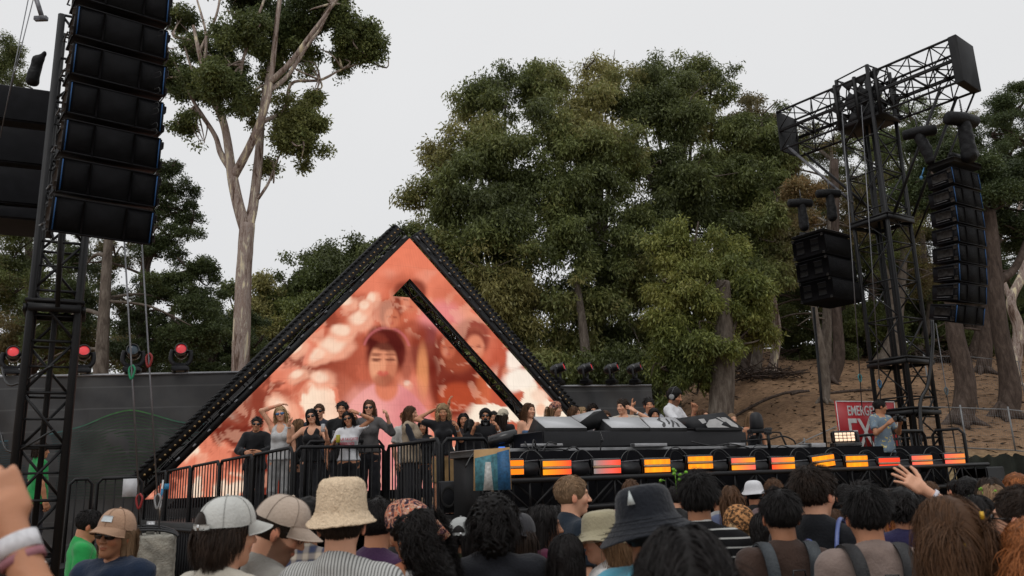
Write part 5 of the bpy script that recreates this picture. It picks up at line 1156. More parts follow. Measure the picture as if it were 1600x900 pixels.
    band = np.sqrt(((px-604)/36)**2+((py-549)/37)**2); blend(ss(1-np.abs(band-1.0)/.10)*(py < 540)*.7, (205, 110, 112))
    # faces of the others in the crowd on the screen
    for fx, fy, fr, hcol, fcol in ((640, 470, 17, (118, 50, 38), (216, 124, 94)), (612, 497, 14, (140, 62, 46), (206, 118, 88)), (742, 543, 17, (120, 48, 40), (228, 142, 110)), (700, 545, 14, (128, 52, 40), (196, 104, 76)), (795, 585, 12, (170, 84, 64), (222, 140, 112))):
        blend(ell(fx, fy-fr*.5, fr*1.25, fr*1.2, .5, hq)*.85, hcol); blend(ell(fx, fy, fr*.85, fr*1.15, .4)*.9, fcol)
        for s_ in (-1, 1): blend(ell(fx+s_*fr*.36, fy-fr*.12, fr*.24, fr*.10, .9)*.7, hcol)
        blend(ell(fx, fy+fr*.55, fr*.3, fr*.12, .9)*.6, (170, 74, 64)); blend(ell(fx-fr*.3, fy+fr*.3, fr*.3, fr*.5, .9)*.3, (250, 180, 150))
    blend(ss((fbm(q/16, 3, 44)-.56)/.05)*.35*ss((py-440)/40)*(1-ell(603, 590, 85, 80, .2)), (250, 190, 160))
    # bright breaks lower right
    n3 = fbm(q/34+9, 4, 21); lr = ss((px-640)/60)*ss((py-560)/60)+ss((px-775)/40)*ss((py-540)/50); blend(ss((n3-.50)/.04)*np.clip(lr, 0, 1)*(1-ell(604, 640, 80, 66, .2))*(1-ell(705, 600, 40, 62, .4)), (255, 236, 214))
    blend(ell(800, 560, 10, 14, .6, q*.6+p*.4), (255, 236, 220)); blend(ell(810, 590, 20, 18, .5, q*.6+p*.4), (255, 240, 224)); blend(ell(835, 622, 16, 12, .6, q*.6+p*.4)*.9, (250, 214, 190)); blend(ell(845, 640, 8, 10, .6), (250, 200, 170))
    C *= (.93+.12*fbm(p/7, 2, 31))[:, None]; C *= (1-.05*(np.sin(py*2.1+px*1.3) > .3))[:, None]
    return C
def led_mat():
    m = bpy.data.materials.new('led_screen'); m.use_nodes = True; nt = m.node_tree; nt.nodes.clear(); o = nt.nodes.new('ShaderNodeOutputMaterial'); e_ = nt.nodes.new('ShaderNodeEmission'); a = nt.nodes.new('ShaderNodeAttribute'); a.attribute_name = 'Col'
    tc = nt.nodes.new('ShaderNodeTexCoord'); dt = nt.nodes.new('ShaderNodeVectorMath'); dt.operation = 'DOT_PRODUCT'; dt.inputs[1].default_value = tuple(SD); nt.links.new(tc.outputs['Object'], dt.inputs[0])
    sp_ = nt.nodes.new('ShaderNodeSeparateXYZ'); nt.links.new(tc.outputs['Object'], sp_.inputs[0]); last = None
    for src in (dt.outputs['Value'], sp_.outputs['Z']):
        ad = nt.nodes.new('ShaderNodeMath'); ad.operation = 'ADD'; ad.inputs[1].default_value = 20; nt.links.new(src, ad.inputs[0]); md = nt.nodes.new('ShaderNodeMath'); md.operation = 'MODULO'; md.inputs[1].default_value = .5; nt.links.new(ad.outputs[0], md.inputs[0])
        gt = nt.nodes.new('ShaderNodeMath'); gt.operation = 'LESS_THAN'; gt.inputs[1].default_value = .014; nt.links.new(md.outputs[0], gt.inputs[0]); last = (gt, last)
    mxx = nt.nodes.new('ShaderNodeMath'); mxx.operation = 'MAXIMUM'; nt.links.new(last[0].outputs[0], mxx.inputs[0]); nt.links.new(last[1][0].outputs[0], mxx.inputs[1])
    st_ = nt.nodes.new('ShaderNodeMapRange'); st_.inputs['To Min'].default_value = 1.0; st_.inputs['To Max'].default_value = .91; nt.links.new(mxx.outputs[0], st_.inputs['Value']); nt.links.new(st_.outputs[0], e_.inputs[1]); nt.links.new(a.outputs['Color'], e_.inputs[0]); nt.links.new(e_.outputs[0], o.inputs[0]); return m
LED = led_mat()
pyr = empty('pyramid_screen', tuple(W(0, ZD)), 'giant triangular video screen with black truss edges and coral cloud pictures', 'video screen')
OP = np.array(pyr.location)
gap_s, gap_t = st(sp(648, 436)); band = None
ki = kk
def band_s(t, sg=1): return (apt-t)/kS[sg]          # outer half-width at height t
tin = gap_t                               # apex height of the inner edge
def in_s(t, sg=1): return (tin-t)/kS[sg]
rows = np.concatenate([np.arange(1.62, tin, .045), [tin], np.arange(tin+.045, apt-.02, .045), [apt-.01]])
def sheet(fl, fr, rows_, off, ncol):
    u = np.linspace(0, 1, ncol); G = np.array([[W(fl(t)+(fr(t)-fl(t))*x, t, off) for x in u] for t in rows_]); return G
def put_sheet(name, G, par, thick=.08):
    b = MB(); b.grid(G); V = np.concatenate(b.V); C = content(V); o = mesh_obj(name, V-OP, [np.concatenate(b.Q)[:, ::-1]], LED, par, False, C); return o
rb_ = rows[rows <= tin+1e-6]; rt_ = rows[rows >= tin-1e-6]
scr = put_sheet('outer_screen_band', sheet(lambda t: -band_s(t, -1), lambda t: -in_s(t, -1), rb_, 0, 70), pyr)
put_sheet('outer_screen_band', sheet(lambda t: in_s(t), lambda t: band_s(t), rb_, 0, 70), pyr)
put_sheet('screen_tip', sheet(lambda t: -band_s(t, -1), lambda t: band_s(t), rt_, 0, 90), pyr)
OFFI = -.62; shf = 0.0
put_sheet('inner_screen', sheet(lambda t: -in_s(t, -1)-.0-.30, lambda t: in_s(t)-.10, np.append(rb_[rb_ < tin-.35], tin-.35), OFFI, 170), pyr)
# backs of the panels
b = MB()
for (pts, off) in (([(-band_s(1.62, -1), 1.62), (-in_s(1.62, -1), 1.62), (0, tin), (0, apt)], -.02), ([(in_s(1.62), 1.62), (band_s(1.62), 1.62), (0, apt), (0, tin)], -.02)):
    b.prism([(s_, t_) for s_, t_ in pts], .1, W(0, 0, off-.1)-OP, SD, EZ)
b.build('panel_back', BLK2(), pyr)
b = MB(); tq = tin-.36; b.prism([(-in_s(1.4, -1)-.3, 1.4), (in_s(1.4)-.10, 1.4), (in_s(tq)-.10, tq), (-in_s(tq, -1)-.3, tq)], .1, W(0, 0, OFFI-.12)-OP, SD, EZ); b.build('inner_panel_back', BLK2(), pyr)
# truss along the inner right edge, seen through the gap
def slope_dir(sg): return unit(SD*sg*1.0+EZ*(-kS[sg]))
dR, dL = slope_dir(1), slope_dir(-1)
pR = unit(np.cross(dR, SN)); pL = unit(np.cross(dL, SN))
if pR[2] < 0: pR = -pR
if pL[2] < 0: pL = -pL
a_ = W(0, tin, -.32)-dR*.05-pR*.03; b_ = W(in_s(1.3), 1.3, -.32)-pR*.03
box_truss(pyr, a_, b_, SN, pR, .5, .07, 15, .03, .016, 'inner_edge_chord', 'inner_edge_bracing')
b = MB(); b.bar(a_-OP+SN*.3-pR*.05, a_-OP-SN*.3-pR*.05, .07, 10); b.build('apex_roller', BLK(), pyr, True)
# the two outer edge frames
GB = mat('amber_bulb', (.26, .165, .07), rough=.35, metal=.5, var=.3, scale=20)
for sg, d, pn in ((-1, dL, pL), (1, dR, pR)):
    e0 = W(0, apt, 0)+(d*.06 if sg < 0 else d*.04)+(pn*.02 if sg < 0 else pn*.03); L_ = (apt-(1.95 if sg < 0 else 1.3))/abs(d[2])+.3
    e1 = e0+d*L_
    O = OP
    b = MB()
    wd_ = .44 if sg < 0 else .34
    # cheek plates and chords
    for off in (-.45, .06): b.beam(e0+pn*.06+SN*off-O, e1+pn*.06+SN*off-O, .05, .14) if True else None
    b.build('edge_rail', BLK(), pyr)
    b = MB(); b.beam(e0+pn*wd_+SN*-.2-O, e1+pn*wd_+SN*-.2-O, .56, .05); b.beam(e0+pn*(wd_-.09)+SN*.07-O, e1+pn*(wd_-.09)+SN*.07-O, .03, .17); o = b.build('edge_batten', BLK(), pyr)
    nb_ = int(L_/.135); t_ = MB(); g_ = MB()
    for k in range(nb_):
        c = e0+d*(k+.5)*.135
        M = np.stack([SN, d, pn], 1)
        t_.box(c+pn*(wd_+.045)+SN*-.2-O, (.6, .085, .05), M)
        g_.lathe([(0, .024), (.016, .02), (.026, .006), (.028, 0)], c+pn*(wd_-.09)+SN*.088-O, 8, np.stack([d, pn, SN], 1))
    o['kind'] = 'x'; del o['kind']
    tt = t_.build('batten_fins', BLK2(), pyr); tt['kind'] = 'stuff'; gg = g_.build('bulb_row', GB, pyr, True); gg['kind'] = 'stuff'
    # ladder bracing between rail and batten with odd hardware
    b = MB(); nk = int(L_/.55)
    for k in range(nk):
        c = e0+d*(k*.55); c2 = e0+d*((k+1)*.55)
        for off in (-.42, .04): b.bar(c+pn*.1+SN*off-O, (c2 if k % 2 else c)+pn*(wd_-.02)+SN*off-O, .016, 5); b.bar((c if k % 2 else c2)+pn*.1+SN*off-O, c2+pn*(wd_-.02)+SN*off-O, .016, 5)
        b.bar(c+pn*.1+SN*-.42-O, c+pn*.1+SN*.04-O, .014, 5)
        b.box(c+d*.2+pn*.17+SN*-.15-O, (.3, .2, .1), np.stack([SN, d, pn], 1)) if k % 3 != 1 else None
    b.build('edge_bracing', BLK(), pyr)
    if sg < 0 or 1:
        b = MB(); rr = np.random.default_rng(8)
        for k in range(int(L_/.42)):
            c = e0+d*(k*.42+.1); b.box(c+pn*(.06+.1*rr.random())+SN*.1-O, (.05, .05+.08*rr.random(), .035), np.stack([SN, d, pn], 1))
        o = b.build('connector_clips', mat('grey_clip', (.16, .16, .17), rough=.5, var=.4, scale=30), pyr); o['kind'] = 'stuff'
    b = MB(); b.tube(smooth_path([e0+pn*.2+SN*.08-O+d*L_*t+np.array([0, 0, -.03*math.sin(t*40)]) for t in np.linspace(.01, .98, 30)], 3), .014, 5); b.build('edge_cable', PLASTIC(), pyr, True)

# ------------------------------------------------------------------ backdrops
def scrim(name, label, A, B, zt, zb, seed, wave=None, cat='backdrop'):
    A, B = np.array(A), np.array(B); root = empty(name, (A[0], A[1], zb), label, cat); O = np.array(root.location)
    n, m = int(np.linalg.norm(B-A)/.07), 44; d = unit((B-A)*np.array([1, 1, 0])); nn = np.array([-d[1], d[0], 0])*-1
    if nn[1] > 0: nn = -nn
    u = np.linspace(0, 1, n); v = np.linspace(0, 1, m); U, Vv = np.meshgrid(u, v); Lw = np.linalg.norm(B-A)
    q = np.stack([U*Lw, Vv*(zt-zb), 0*U], -1).reshape(-1, 3)
    dd = (.24*(fbm(q*np.array([.9, .35, 1])+q[:, 1:2]*np.array([.25, 0, 0]), 4, seed)-.5)*3+.015*np.sin(q[:, 0]*2+q[:, 1]*6)).reshape(U.shape)*np.sin(np.pi*Vv.clip(.02, .98))**.5
    G = A[None, None]*(1-U[..., None])+B[None, None]*U[..., None]; G = G+0; G[..., 2] = zb+(zt-zb)*Vv; G = G+nn*dd[..., None]
    b = MB(); b.grid(G-O)
    m_ = bpy.data.materials.new('scrim_fabric'); m_.use_nodes = True; nt = m_.node_tree; bs = nt.nodes['Principled BSDF']; bs.inputs['Roughness'].default_value = .75; bs.inputs['Base Color'].default_value = (.04, .04, .042, 1)
    tc = nt.nodes.new('ShaderNodeTexCoord'); sp_ = nt.nodes.new('ShaderNodeSeparateXYZ'); nt.links.new(tc.outputs['Object'], sp_.inputs[0])
    md = nt.nodes.new('ShaderNodeMath'); md.operation = 'MODULO'; md.inputs[1].default_value = .52; nt.links.new(sp_.outputs['Z'], md.inputs[0])
    lt = nt.nodes.new('ShaderNodeMath'); lt.operation = 'LESS_THAN'; lt.inputs[1].default_value = .035; nt.links.new(md.outputs[0], lt.inputs[0])
    n_z = nt.nodes.new('ShaderNodeTexNoise'); n_z.inputs['Scale'].default_value = 1.1; n_z.inputs['Detail'].default_value = 5; nt.links.new(tc.outputs['Object'], n_z.inputs['Vector'])
    r_ = nt.nodes.new('ShaderNodeValToRGB'); r_.color_ramp.elements[0].position = .35; r_.color_ramp.elements[0].color = (.026, .026, .028, 1); r_.color_ramp.elements[1].position = .7; r_.color_ramp.elements[1].color = (.055, .053, .052, 1); nt.links.new(n_z.outputs['Fac'], r_.inputs[0])
    mx_ = nt.nodes.new('ShaderNodeMixRGB'); nt.links.new(lt.outputs[0], mx_.inputs[0]); nt.links.new(r_.outputs[0], mx_.inputs[1]); mx_.inputs[2].default_value = (.062, .062, .062, 1); nt.links.new(mx_.outputs[0], bs.inputs['Base Color'])
    f_ = b.build('fabric', m_, root, True)
    b = MB(); b.bar(A*[1, 1, 0]+[0, 0, zt]-O, B*[1, 1, 0]+[0, 0, zt]-O, .035, 8); b.build('top_pipe', mat('grey_pipe', (.22, .22, .23), rough=.4, metal=.6), root, True)
    k = int(Lw/2.4)+1
    for i in range(k+1):
        b = MB(); q = A+(B-A)*i/k-nn*.12; b.bar([q[0]-O[0], q[1]-O[1], -.02-zb+gz(q[0], q[1])], [q[0]-O[0], q[1]-O[1], zt-zb], .04, 8); b.build('post', BLK(), root, True)
    return root, A, B, nn, f_
LA, LBk = P(-120, 584, 18.9), P(430, 588, 19.8)
zt_l = (LA[2]+LBk[2])/2
print('left backdrop top', LA[2], LBk[2])
bdl, A, B, nn, fb = scrim('backdrop', 'long dark grey fabric backdrop left of the pyramid with printed green wave lines', [LA[0], LA[1], 0], [LBk[0], LBk[1], 0], zt_l, .1, 3)
# printed wave: nested fine lines
b = MB(); O = np.array(bdl.location); Lw = np.linalg.norm((B-A)[:2])
curve = [(-40, 695), (60, 683), (130, 666), (170, 648), (205, 639), (240, 648), (280, 660), (330, 663), (400, 672)]
for k in range(26):
    pts = []
    for t in np.linspace(0, 1, 60):
        px = -40+t*420; py = np.interp(px, [c[0] for c in curve], [c[1] for c in curve]); py = 690+(py-690)*(1-k*.038)+k*3.6
        q = ray_plane(px, py, A+nn*.11, nn); pts.append(q-O)
    pts = np.array(pts)
    for _ in range(3): pts[1:-1] = (pts[:-2]+2*pts[1:-1]+pts[2:])/4
    w_ = .017 if k == 0 else .007; G = np.stack([pts-[0, 0, w_], pts+[0, 0, w_]], 0)
    tt = np.linspace(0, 1, 60); f1 = np.exp(-((tt-.58)/.2)**2)[:, None]; c = np.array([.05, .13, .16])*(1-f1)+np.array([.07, .22, .06])*f1; c = c*(.62 if k == 0 else .34-.007*k)
    b.grid(G, np.concatenate([c, c]))
wv = b.build('printed_wave', mat('wave_ink', (1, 1, 1), rough=.8, var=.2, attr='Col'), bdl, False, usecol=True); wv['kind'] = 'stuff'
RA, RBk = P(800, 600, 23.6), P(1018, 606, 24.6)
bdr, A2, B2, nn2, _ = scrim('backdrop', 'short dark grey fabric backdrop right of the pyramid under four spotlights', [RA[0], RA[1], 0], [RBk[0], RBk[1], 0], (RA[2]+RBk[2])/2, .1, 9)

# ------------------------------------------------------------------ moving heads
def moving_head(label, loc, s, yaw, tilt, lens_col, group, emit=0.0):
    root = empty('moving_head_light', tuple(loc), label, 'stage light', group, yaw)
    b = MB(); b.box((0, 0, .09*s), (.42*s, .34*s, .12*s), bev=.02); b.box((0, 0, .165*s), (.3*s, .26*s, .05*s), bev=.015); b.build('base', DKG(), root)
    for x_ in (-.13, .13):
        b = MB(); b.box((x_*s, .0, .01*s), (.05*s, .09*s, .07*s)); b.build('clamp', BLK(), root)
    b = MB(); b.tube(smooth_path([(-.14*s, 0, .20*s), (-.225*s, 0, .3*s), (-.235*s, 0, .45*s), (-.21*s, 0, .58*s)], 5), .036*s, 8, flat=1.6); b.tube(smooth_path([(.14*s, 0, .20*s), (.225*s, 0, .3*s), (.235*s, 0, .45*s), (.21*s, 0, .58*s)], 5), .036*s, 8, flat=1.6); b.box((0, 0, .215*s), (.36*s, .12*s, .06*s), bev=.02); b.build('yoke', DKG(), root, False)
    M = rotx(tilt) @ rotx(math.pi/2)       # lathe axis z -> forward (-y local)
    c = np.array([0, 0, .54*s])
    b = MB(); b.lathe([(0, -.26*s), (.09*s, -.255*s), (.14*s, -.2*s), (.165*s, -.1*s), (.17*s, .02*s), (.15*s, .05*s), (.155*s, .07*s), (.15*s, .2*s), (.155*s, .24*s), (.135*s, .245*s), (.125*s, .2*s)], c, 20, M); h = b.build('head', PLASTIC(), root, True)
    b = MB(); b.lathe([(.126*s, .2*s), (.1*s, .212*s), (.05*s, .222*s), (0, .226*s)], c, 20, M); m = mat('lens_'+('lit' if emit else 'glass'), lens_col, rough=.08, var=.0, emit=emit); b.build('lens', m, h, True)
    return root
RED = (.85, .06, .07)
for i, (px, py, lab, lc, em, yw) in enumerate([(18, 580, 'leftmost spotlight on the left backdrop, red lens behind the speaker tower', RED, .35, .5), (128, 582, 'spotlight on the left backdrop half hidden by the tower leg, red lens', RED, .35, .5),
        (206, 584, 'spotlight on the left backdrop with unlit dark lens beside the wire rope', (.03, .05, .07), 0, .35), (281, 586, 'rightmost spotlight on the left backdrop with small red glow in its lens', (.6, .04, .05), .6, .35)]):
    q = ray_plane(px, py, np.array([LA[0], LA[1], 0])+nn*0, nn); moving_head(lab, (q[0], q[1], zt_l+.03), .95, yw, math.radians(-12), lc, 'spotlights along the left backdrop', em*.6)
for i, (px, lab) in enumerate([(873, 'first of the four red-lensed spotlights on the right backdrop, next to the pyramid edge'), (916, 'second of the four spotlights on the right backdrop, counted from the pyramid'), (957, 'third of the four spotlights on the right backdrop, counted from the pyramid'), (993, 'last of the four spotlights on the right backdrop, above its free right end')]):
    q = ray_plane(px, 603, np.array([RA[0], RA[1], 0]), nn2); moving_head(lab, (q[0], q[1], (RA[2]+RBk[2])/2+.03), .92, math.radians(68), math.radians(-14), RED, 'spotlights along the right backdrop', .3)

# ------------------------------------------------------------------ stage deck
fr0 = np.array([.47, 9.0]); 
def FR(u, back=0.0, z=0.0): return np.array([fr0[0], fr0[1], z])+SD*u-SN*back   # u metres along the front line, 'back' metres upstage
stage = empty('stage', tuple(FR(4, 3, 0)), 'raised black stage deck carrying the booth, railings and crowd of guests', 'stage'); OS = np.array(stage.location)
b = MB(); poly = []
dk = [FR(-.6, .25), FR(8.2, .25), FR(8.2, 12.0), FR(-3.1, 12.0), FR(-2.2, 4.15), FR(-.6, 4.15)]
b.prism([(p[0]-OS[0], p[1]-OS[1]) for p in dk], .16, (0, 0, ZD-.16), EX, EY); b.build('deck', mat('stage_ply', (.014, .014, .014), rough=.7, var=.3, scale=3), stage)
b = MB()
for p, q in ((dk[0], dk[1]), (dk[5], dk[0]), (dk[4], dk[5]), (dk[3], dk[4]), (dk[1], dk[2])):
    n = 40; G = []
    for zz in (0.0, ZD-.16):
        G.append([p+(q-p)*t+np.array([.03*math.sin(t*90), .03*math.cos(t*70), zz])-OS for t in np.linspace(0, 1, n)])
    b.grid(G)
b.build('front_skirt', mat('black_cloth', (.008, .008, .010), rough=.95, spec=.1, var=.3, scale=4), stage)
for i in range(7):
    q = FR(-.3+i*1.35, .8); b = MB(); b.bar(q*[1, 1, 0]-OS, q*[1, 1, 0]+[0, 0, ZD-.17]-OS, .03, 8); b.build('support_leg', BLK(), stage)

# front truss and its lights
ft = empty('front_truss', tuple(FR(5, -.05, .0)), 'long low black lattice truss along the stage front carrying the glowing strobes', 'truss')
zt1 = 1.76
box_truss(ft, FR(-.9, -.02, zt1-.17), FR(7.95, -.02, zt1-.17), SN, EZ, .34, .3, 24, .028, .013)
for u in np.linspace(-.8, 7.85, 5):
    b = MB(); p = FR(u, -.02, 0)-np.array(ft.location); b.bar(p, p+[0, 0, zt1-.34], .035, 8); b.box(p+[0, 0, .02], (.5, .5, .04)); b.build('support_post', BLK(), ft)
# skirt cloth behind the lights up to the booth table
pxs = [(790, 731, .5), (865, 731, 1), (943, 729.5, 1), (1021, 728, 1), (1088, 723, 1), (1155, 725, 1), (1217, 724, 1), (1280, 721, 1), (1332, 721, 1), (1383, 724, 1), (1434, 720, 1), (1485, 717, 1)]
lampmat = {}
def strobe_mat(i):
    m = bpy.data.materials.new('strobe_panel'); m.use_nodes = True; nt = m.node_tree; nt.nodes.clear(); o = nt.nodes.new('ShaderNodeOutputMaterial'); e_ = nt.nodes.new('ShaderNodeEmission'); a = nt.nodes.new('ShaderNodeAttribute'); a.attribute_name = 'Col'
    nt.links.new(a.outputs['Color'], e_.inputs[0]); e_.inputs[1].default_value = 1.35; nt.links.new(e_.outputs[0], o.inputs[0]); return m
SM = strobe_mat(0)
ordn = ['first', 'second', 'third', 'fourth', 'fifth', 'sixth', 'seventh', 'eighth', 'ninth', 'tenth', 'eleventh', 'twelfth']
sty = {0: 'o', 1: 'yr', 2: 'gr', 3: 'y', 4: 'y', 5: 'py', 6: 'ry', 7: 'y', 8: 'y', 9: 'r', 10: 'rp', 11: 'pr'}
def front_at(px, py=730):
    q = ray_plane(px, py, FR(0, -.02), SN); return q
yaw_s = math.atan2(SD[1], SD[0])
for i, (px, py, _) in enumerate(pxs):
    q = front_at(px, py); zc = 1.90; loc = np.array([q[0], q[1], zt1+.0]); zc = 2.0-loc[2] if False else q[2]-loc[2]
    yw = yaw_s-math.radians(12+1.2*i); tl = math.radians(4 if i not in (7,) else 4); rl_ = {7: -.1}.get(i, 0)
    root = empty('strobe_light', tuple(loc), f'glowing orange twin-panel strobe on the front truss, {ordn[i]} of the row from the left', 'strobe light', 'glowing strobes along the stage front', yw)
    wS, hS = (.325, .15); c = np.array([0, -.10, zc]); M = rotx(tl) @ roty(rl_)
    b = MB(); b.box(c+M@np.array([0, .055, 0]), (wS+.035, .09, hS+.03), M, .012); b.build('housing', PLASTIC(), root)
    b = MB(); b.box(c+M@np.array([0, .0, 0]), (wS, .02, .024), M); pl = b.build('centre_tube', mat('tube_amber', (.5, .33, .2), rough=.3), root)
    for r_, zz in enumerate((.0445, -.0445)):
        G = []; n = 12; C = []
        for k in range(n):
            x0, x1 = -wS/2+wS*k/n, -wS/2+wS*(k+1)/n; t = (k+.5)/n
            cols = {'o': (1, .22, .012), 'y': (1, .34-.16*abs(t-.45)+.03*math.sin(k*2), .015)}.get(sty[i])
            if cols is None:
                YL, RD, PK, GY = np.array([1, .33, .015]), np.array([1, .07, .03]), np.array([.85, .12, .09]), np.array([.22, .2, .19])
                a1, a2 = {'yr': (YL, RD), 'gr': (GY, RD), 'py': ((PK, YL) if r_ == 0 else (YL, PK)), 'ry': ((PK, YL) if r_ == 0 else (RD, YL)), 'r': (RD, RD*.8), 'rp': (PK, np.array([1, .25, .05])), 'pr': (PK, np.array([1, .25, .05]))}[sty[i]]
                cols = a1*(1-t)+a2*t
            G.append([[x0, -.012, zz-.028], [x1, -.012, zz-.028], [x1, -.012, zz+.028], [x0, -.012, zz+.028]]); C += [cols]*4
        V = (np.array(G).reshape(-1, 3) @ M.T)+c; mesh_obj('led_panel', V, [np.arange(n*4).reshape(-1, 4)], SM, root, False, np.array(C))
    b = MB(); b.tube([c+[-.19, .05, 0], c+[-.19, .06, -.1], (-.12, .0, .05), (.12, .0, .05), c+[.19, .06, -.1], c+[.19, .05, 0]], .012, 6, flat=.5); b.bar((0, 0, .05), (0, 0, -.02), .03, 8); b.build('bracket', BLK(), root)
    b = MB(); b.tube(smooth_path([c+[-.12, .1, .1], c+[-.2, .16, .19], c+[-.32, .18, .16], c+[-.42, .16, .02]], 5), .008, 5); b.build('power_cable', PLASTIC(), root, True)
    if 1 <= i <= 11:     # wash light lying between two strobes
        q2 = front_at(px-(44-1.6*i), 733-.5*i); r2 = empty('wash_light', (q2[0], q2[1]+.05, zt1), f'small black box light resting on the truss just left of the {ordn[i]} strobe', 'stage light', 'black box lights between the strobes', yw-.25)
        z2 = q2[2]-zt1
        b = MB(); b.prism([(-.13, -.085), (.10, -.06), (.13, .0), (.11, .06), (-.10, .075), (-.14, .0)], .22, (0, .1, z2), EX, EZ); b.build('body', DKG(), r2)
        b = MB(); b.box((0, -.02, z2+.078), (.24, .2, .012), roty(-.06)); b.build('top_plate', mat('worn_grey', (.10, .10, .11), rough=.35, var=.5, scale=30), r2)
        b = MB(); b.tube([(-.15, .0, z2), (-.15, .0, .02), (.14, 0, .02), (.14, 0, z2)], .012, 5); b.tube(smooth_path([(0, .1, z2+.08), (.05, .12, z2+.2), (.16, .14, z2+.16), (.22, .12, z2+.0)], 4), .006, 5); b.build('bracket', BLK(), r2)

# black cloth wall behind the strobes (front of the booth riser)
zc1 = 2.06
b = MB(); nU = 160; G = []
for zz in np.linspace(1.2, zc1, 8):
    G.append([FR(u, .33+.02*math.sin(u*9)+.012*math.sin(u*23), zz)-FR(0, .33, 1.2) for u in np.linspace(-.85, 7.6, nU)])
b.grid(G); o = b.build('black_drape', mat('black_cloth', (.008, .008, .010), rough=.95, spec=.1, var=.3, scale=4), None, True, None); o.location = tuple(FR(0, .33, 1.2)); tag(o, 'black cloth drape hanging along the stage front behind the strobes', 'drape')

# ------------------------------------------------------------------ booth
booth = empty('dj_booth', tuple(FR(2.4, 1.0, ZD)), 'long black performer booth with pale sloping panels along its top', 'booth'); OB = np.array(booth.location)
def on_front(px, py, back): return ray_plane(px, py, FR(0, back), SN)
def u_of(p): return float(np.dot(p-FR(0, 0), SD))
M_s = np.stack([SD, -SN, EZ], 1)       # local x along stage, y upstage, z up
def bbox(mb, px0, px1, pyt, pyb, back, depth, bev=.006, mid=None):
    pm = (px0+px1)/2; a = on_front(px0, (pyt+pyb)/2, back); c = on_front(px1, (pyt+pyb)/2, back); zt = on_front(pm, pyt, back)[2]; zb = on_front(pm, pyb, back)[2]
    u0, u1 = u_of(a), u_of(c); mb.box(FR((u0+u1)/2, back+depth/2, (zt+zb)/2)-OB, (u1-u0, depth, zt-zb), M_s, bev); return u0, u1, zt, zb
b = MB(); r_ = bbox(b, 752, 1291, 698, 708, .55, .8); b.build('table_edge', mat('aluminium', (.26, .26, .265), rough=.4, metal=.5, var=.3, scale=4), booth); print('table z', r_)
zt_t = r_[2]
b = MB(); b.box(FR((r_[0]+r_[1])/2, 1.0, (ZD+r_[3])/2)-OB, (r_[1]-r_[0]-.1, .7, r_[3]-ZD), M_s); b.build('riser', BLK2(), booth)
b = MB(); bbox(b, 849, 1162, 673, 697, .62, .7, .01); b.build('base_cabinet', mat('matt_black', (.013, .013, .015), rough=.55, spec=.25, var=.15, scale=6), booth)
b = MB()
bbox(b, 820, 880, 693, 697, .5, .1); bbox(b, 992, 1043, 692.5, 697.5, .5, .1); bbox(b, 1140, 1165, 692, 697, .5, .1); bbox(b, 1268, 1291, 692, 700, .5, .2)
b.build('edge_strip', mat('pale_grey', (.32, .32, .33), rough=.5), booth)
PG = mat('panel_grey', (.48, .485, .50), rough=.42, var=.08, scale=2)
def slope_panel(pts, back0, back1, th, m, name='sloping_panel', under=True):
    """quad of pixels (tl,tr,br,bl): bottom edge at back0, top edge at back1"""
    tl, tr_, br, bl = pts; P4 = [on_front(*tl, back1), on_front(*tr_, back1), on_front(*br, back0), on_front(*bl, back0)]
    P4 = [p-OB for p in P4]; n = unit(np.cross(P4[1]-P4[0], P4[3]-P4[0])); n = n if n[2] > 0 else -n
    V = P4+[p-n*th for p in P4]; b = MB(); b.add(V, [[0, 1, 2, 3], [7, 6, 5, 4], [0, 4, 5, 1], [1, 5, 6, 2], [2, 6, 7, 3], [3, 7, 4, 0]]); o = b.build(name, m, booth)
    if under:
        b = MB(); P_ = [P4[3], P4[2], P4[2]-[0, 0, .085], P4[3]-[0, 0, .085]]; bk = [p-SN*.45 for p in P_[2:]]
        V = [P4[3]-n*.004, P4[2]-n*.004, P_[2], P_[3], P4[0]-n*th, P4[1]-n*th, bk[0], bk[1]]; b.add(V, [[3, 2, 1, 0], [4, 5, 6, 7], [1, 2, 6, 5], [0, 4, 7, 3], [3, 7, 6, 2], [0, 1, 5, 4]]); b.build('panel_box', BLK2(), o)
    return o, P4
slope_panel([(834, 651), (891, 651), (917, 668), (852, 668)], .62, 1.0, .02, PG)
slope_panel([(938, 652), (998, 652), (1015, 668), (956, 668)], .62, 1.0, .02, PG)
o3, P3 = slope_panel([(1002, 652), (1054, 652), (1073, 668), (1017, 668)], .62, 1.0, .02, PG)
# black brush mark on the third panel and white shapes on the two right-hand wedges
def marks(quad, polys, m, par, name='brush_mark', lift=.004):
    a, b2, c, d = [np.array(p) for p in quad]; n = unit(np.cross(b2-a, d-a)); n = n if n[2] > 0 else -n; b = MB()
    for pl in polys:
        pl = np.array(pl, float); pts = np.array([(a*(1-x)+b2*x)*(1-y)+(d*(1-x)+c*x)*y for x, y in pl[:, :2]])+n*lift; w_ = pl[:, 2:3]*.5
        tg = np.gradient(pts, axis=0); tg /= np.linalg.norm(tg, axis=1)[:, None]; sdv = np.cross(tg, n); b.grid(np.stack([pts-sdv*w_, pts+sdv*w_], 0))
    return b.build(name, m, par)
marks(P3, [[(.52, .05, .02), (.42, .3, .05), (.5, .55, .03), (.42, .8, .05), (.36, .98, .02)], [(.62, .98, .02), (.75, .6, .03), (.8, .3, .05), (.86, .6, .03), (.8, .95, .03)], [(.68, .15, .02), (.66, .5, .03), (.6, .7, .02)]], mat('black_ink', (.01, .01, .01), rough=.5), o3)
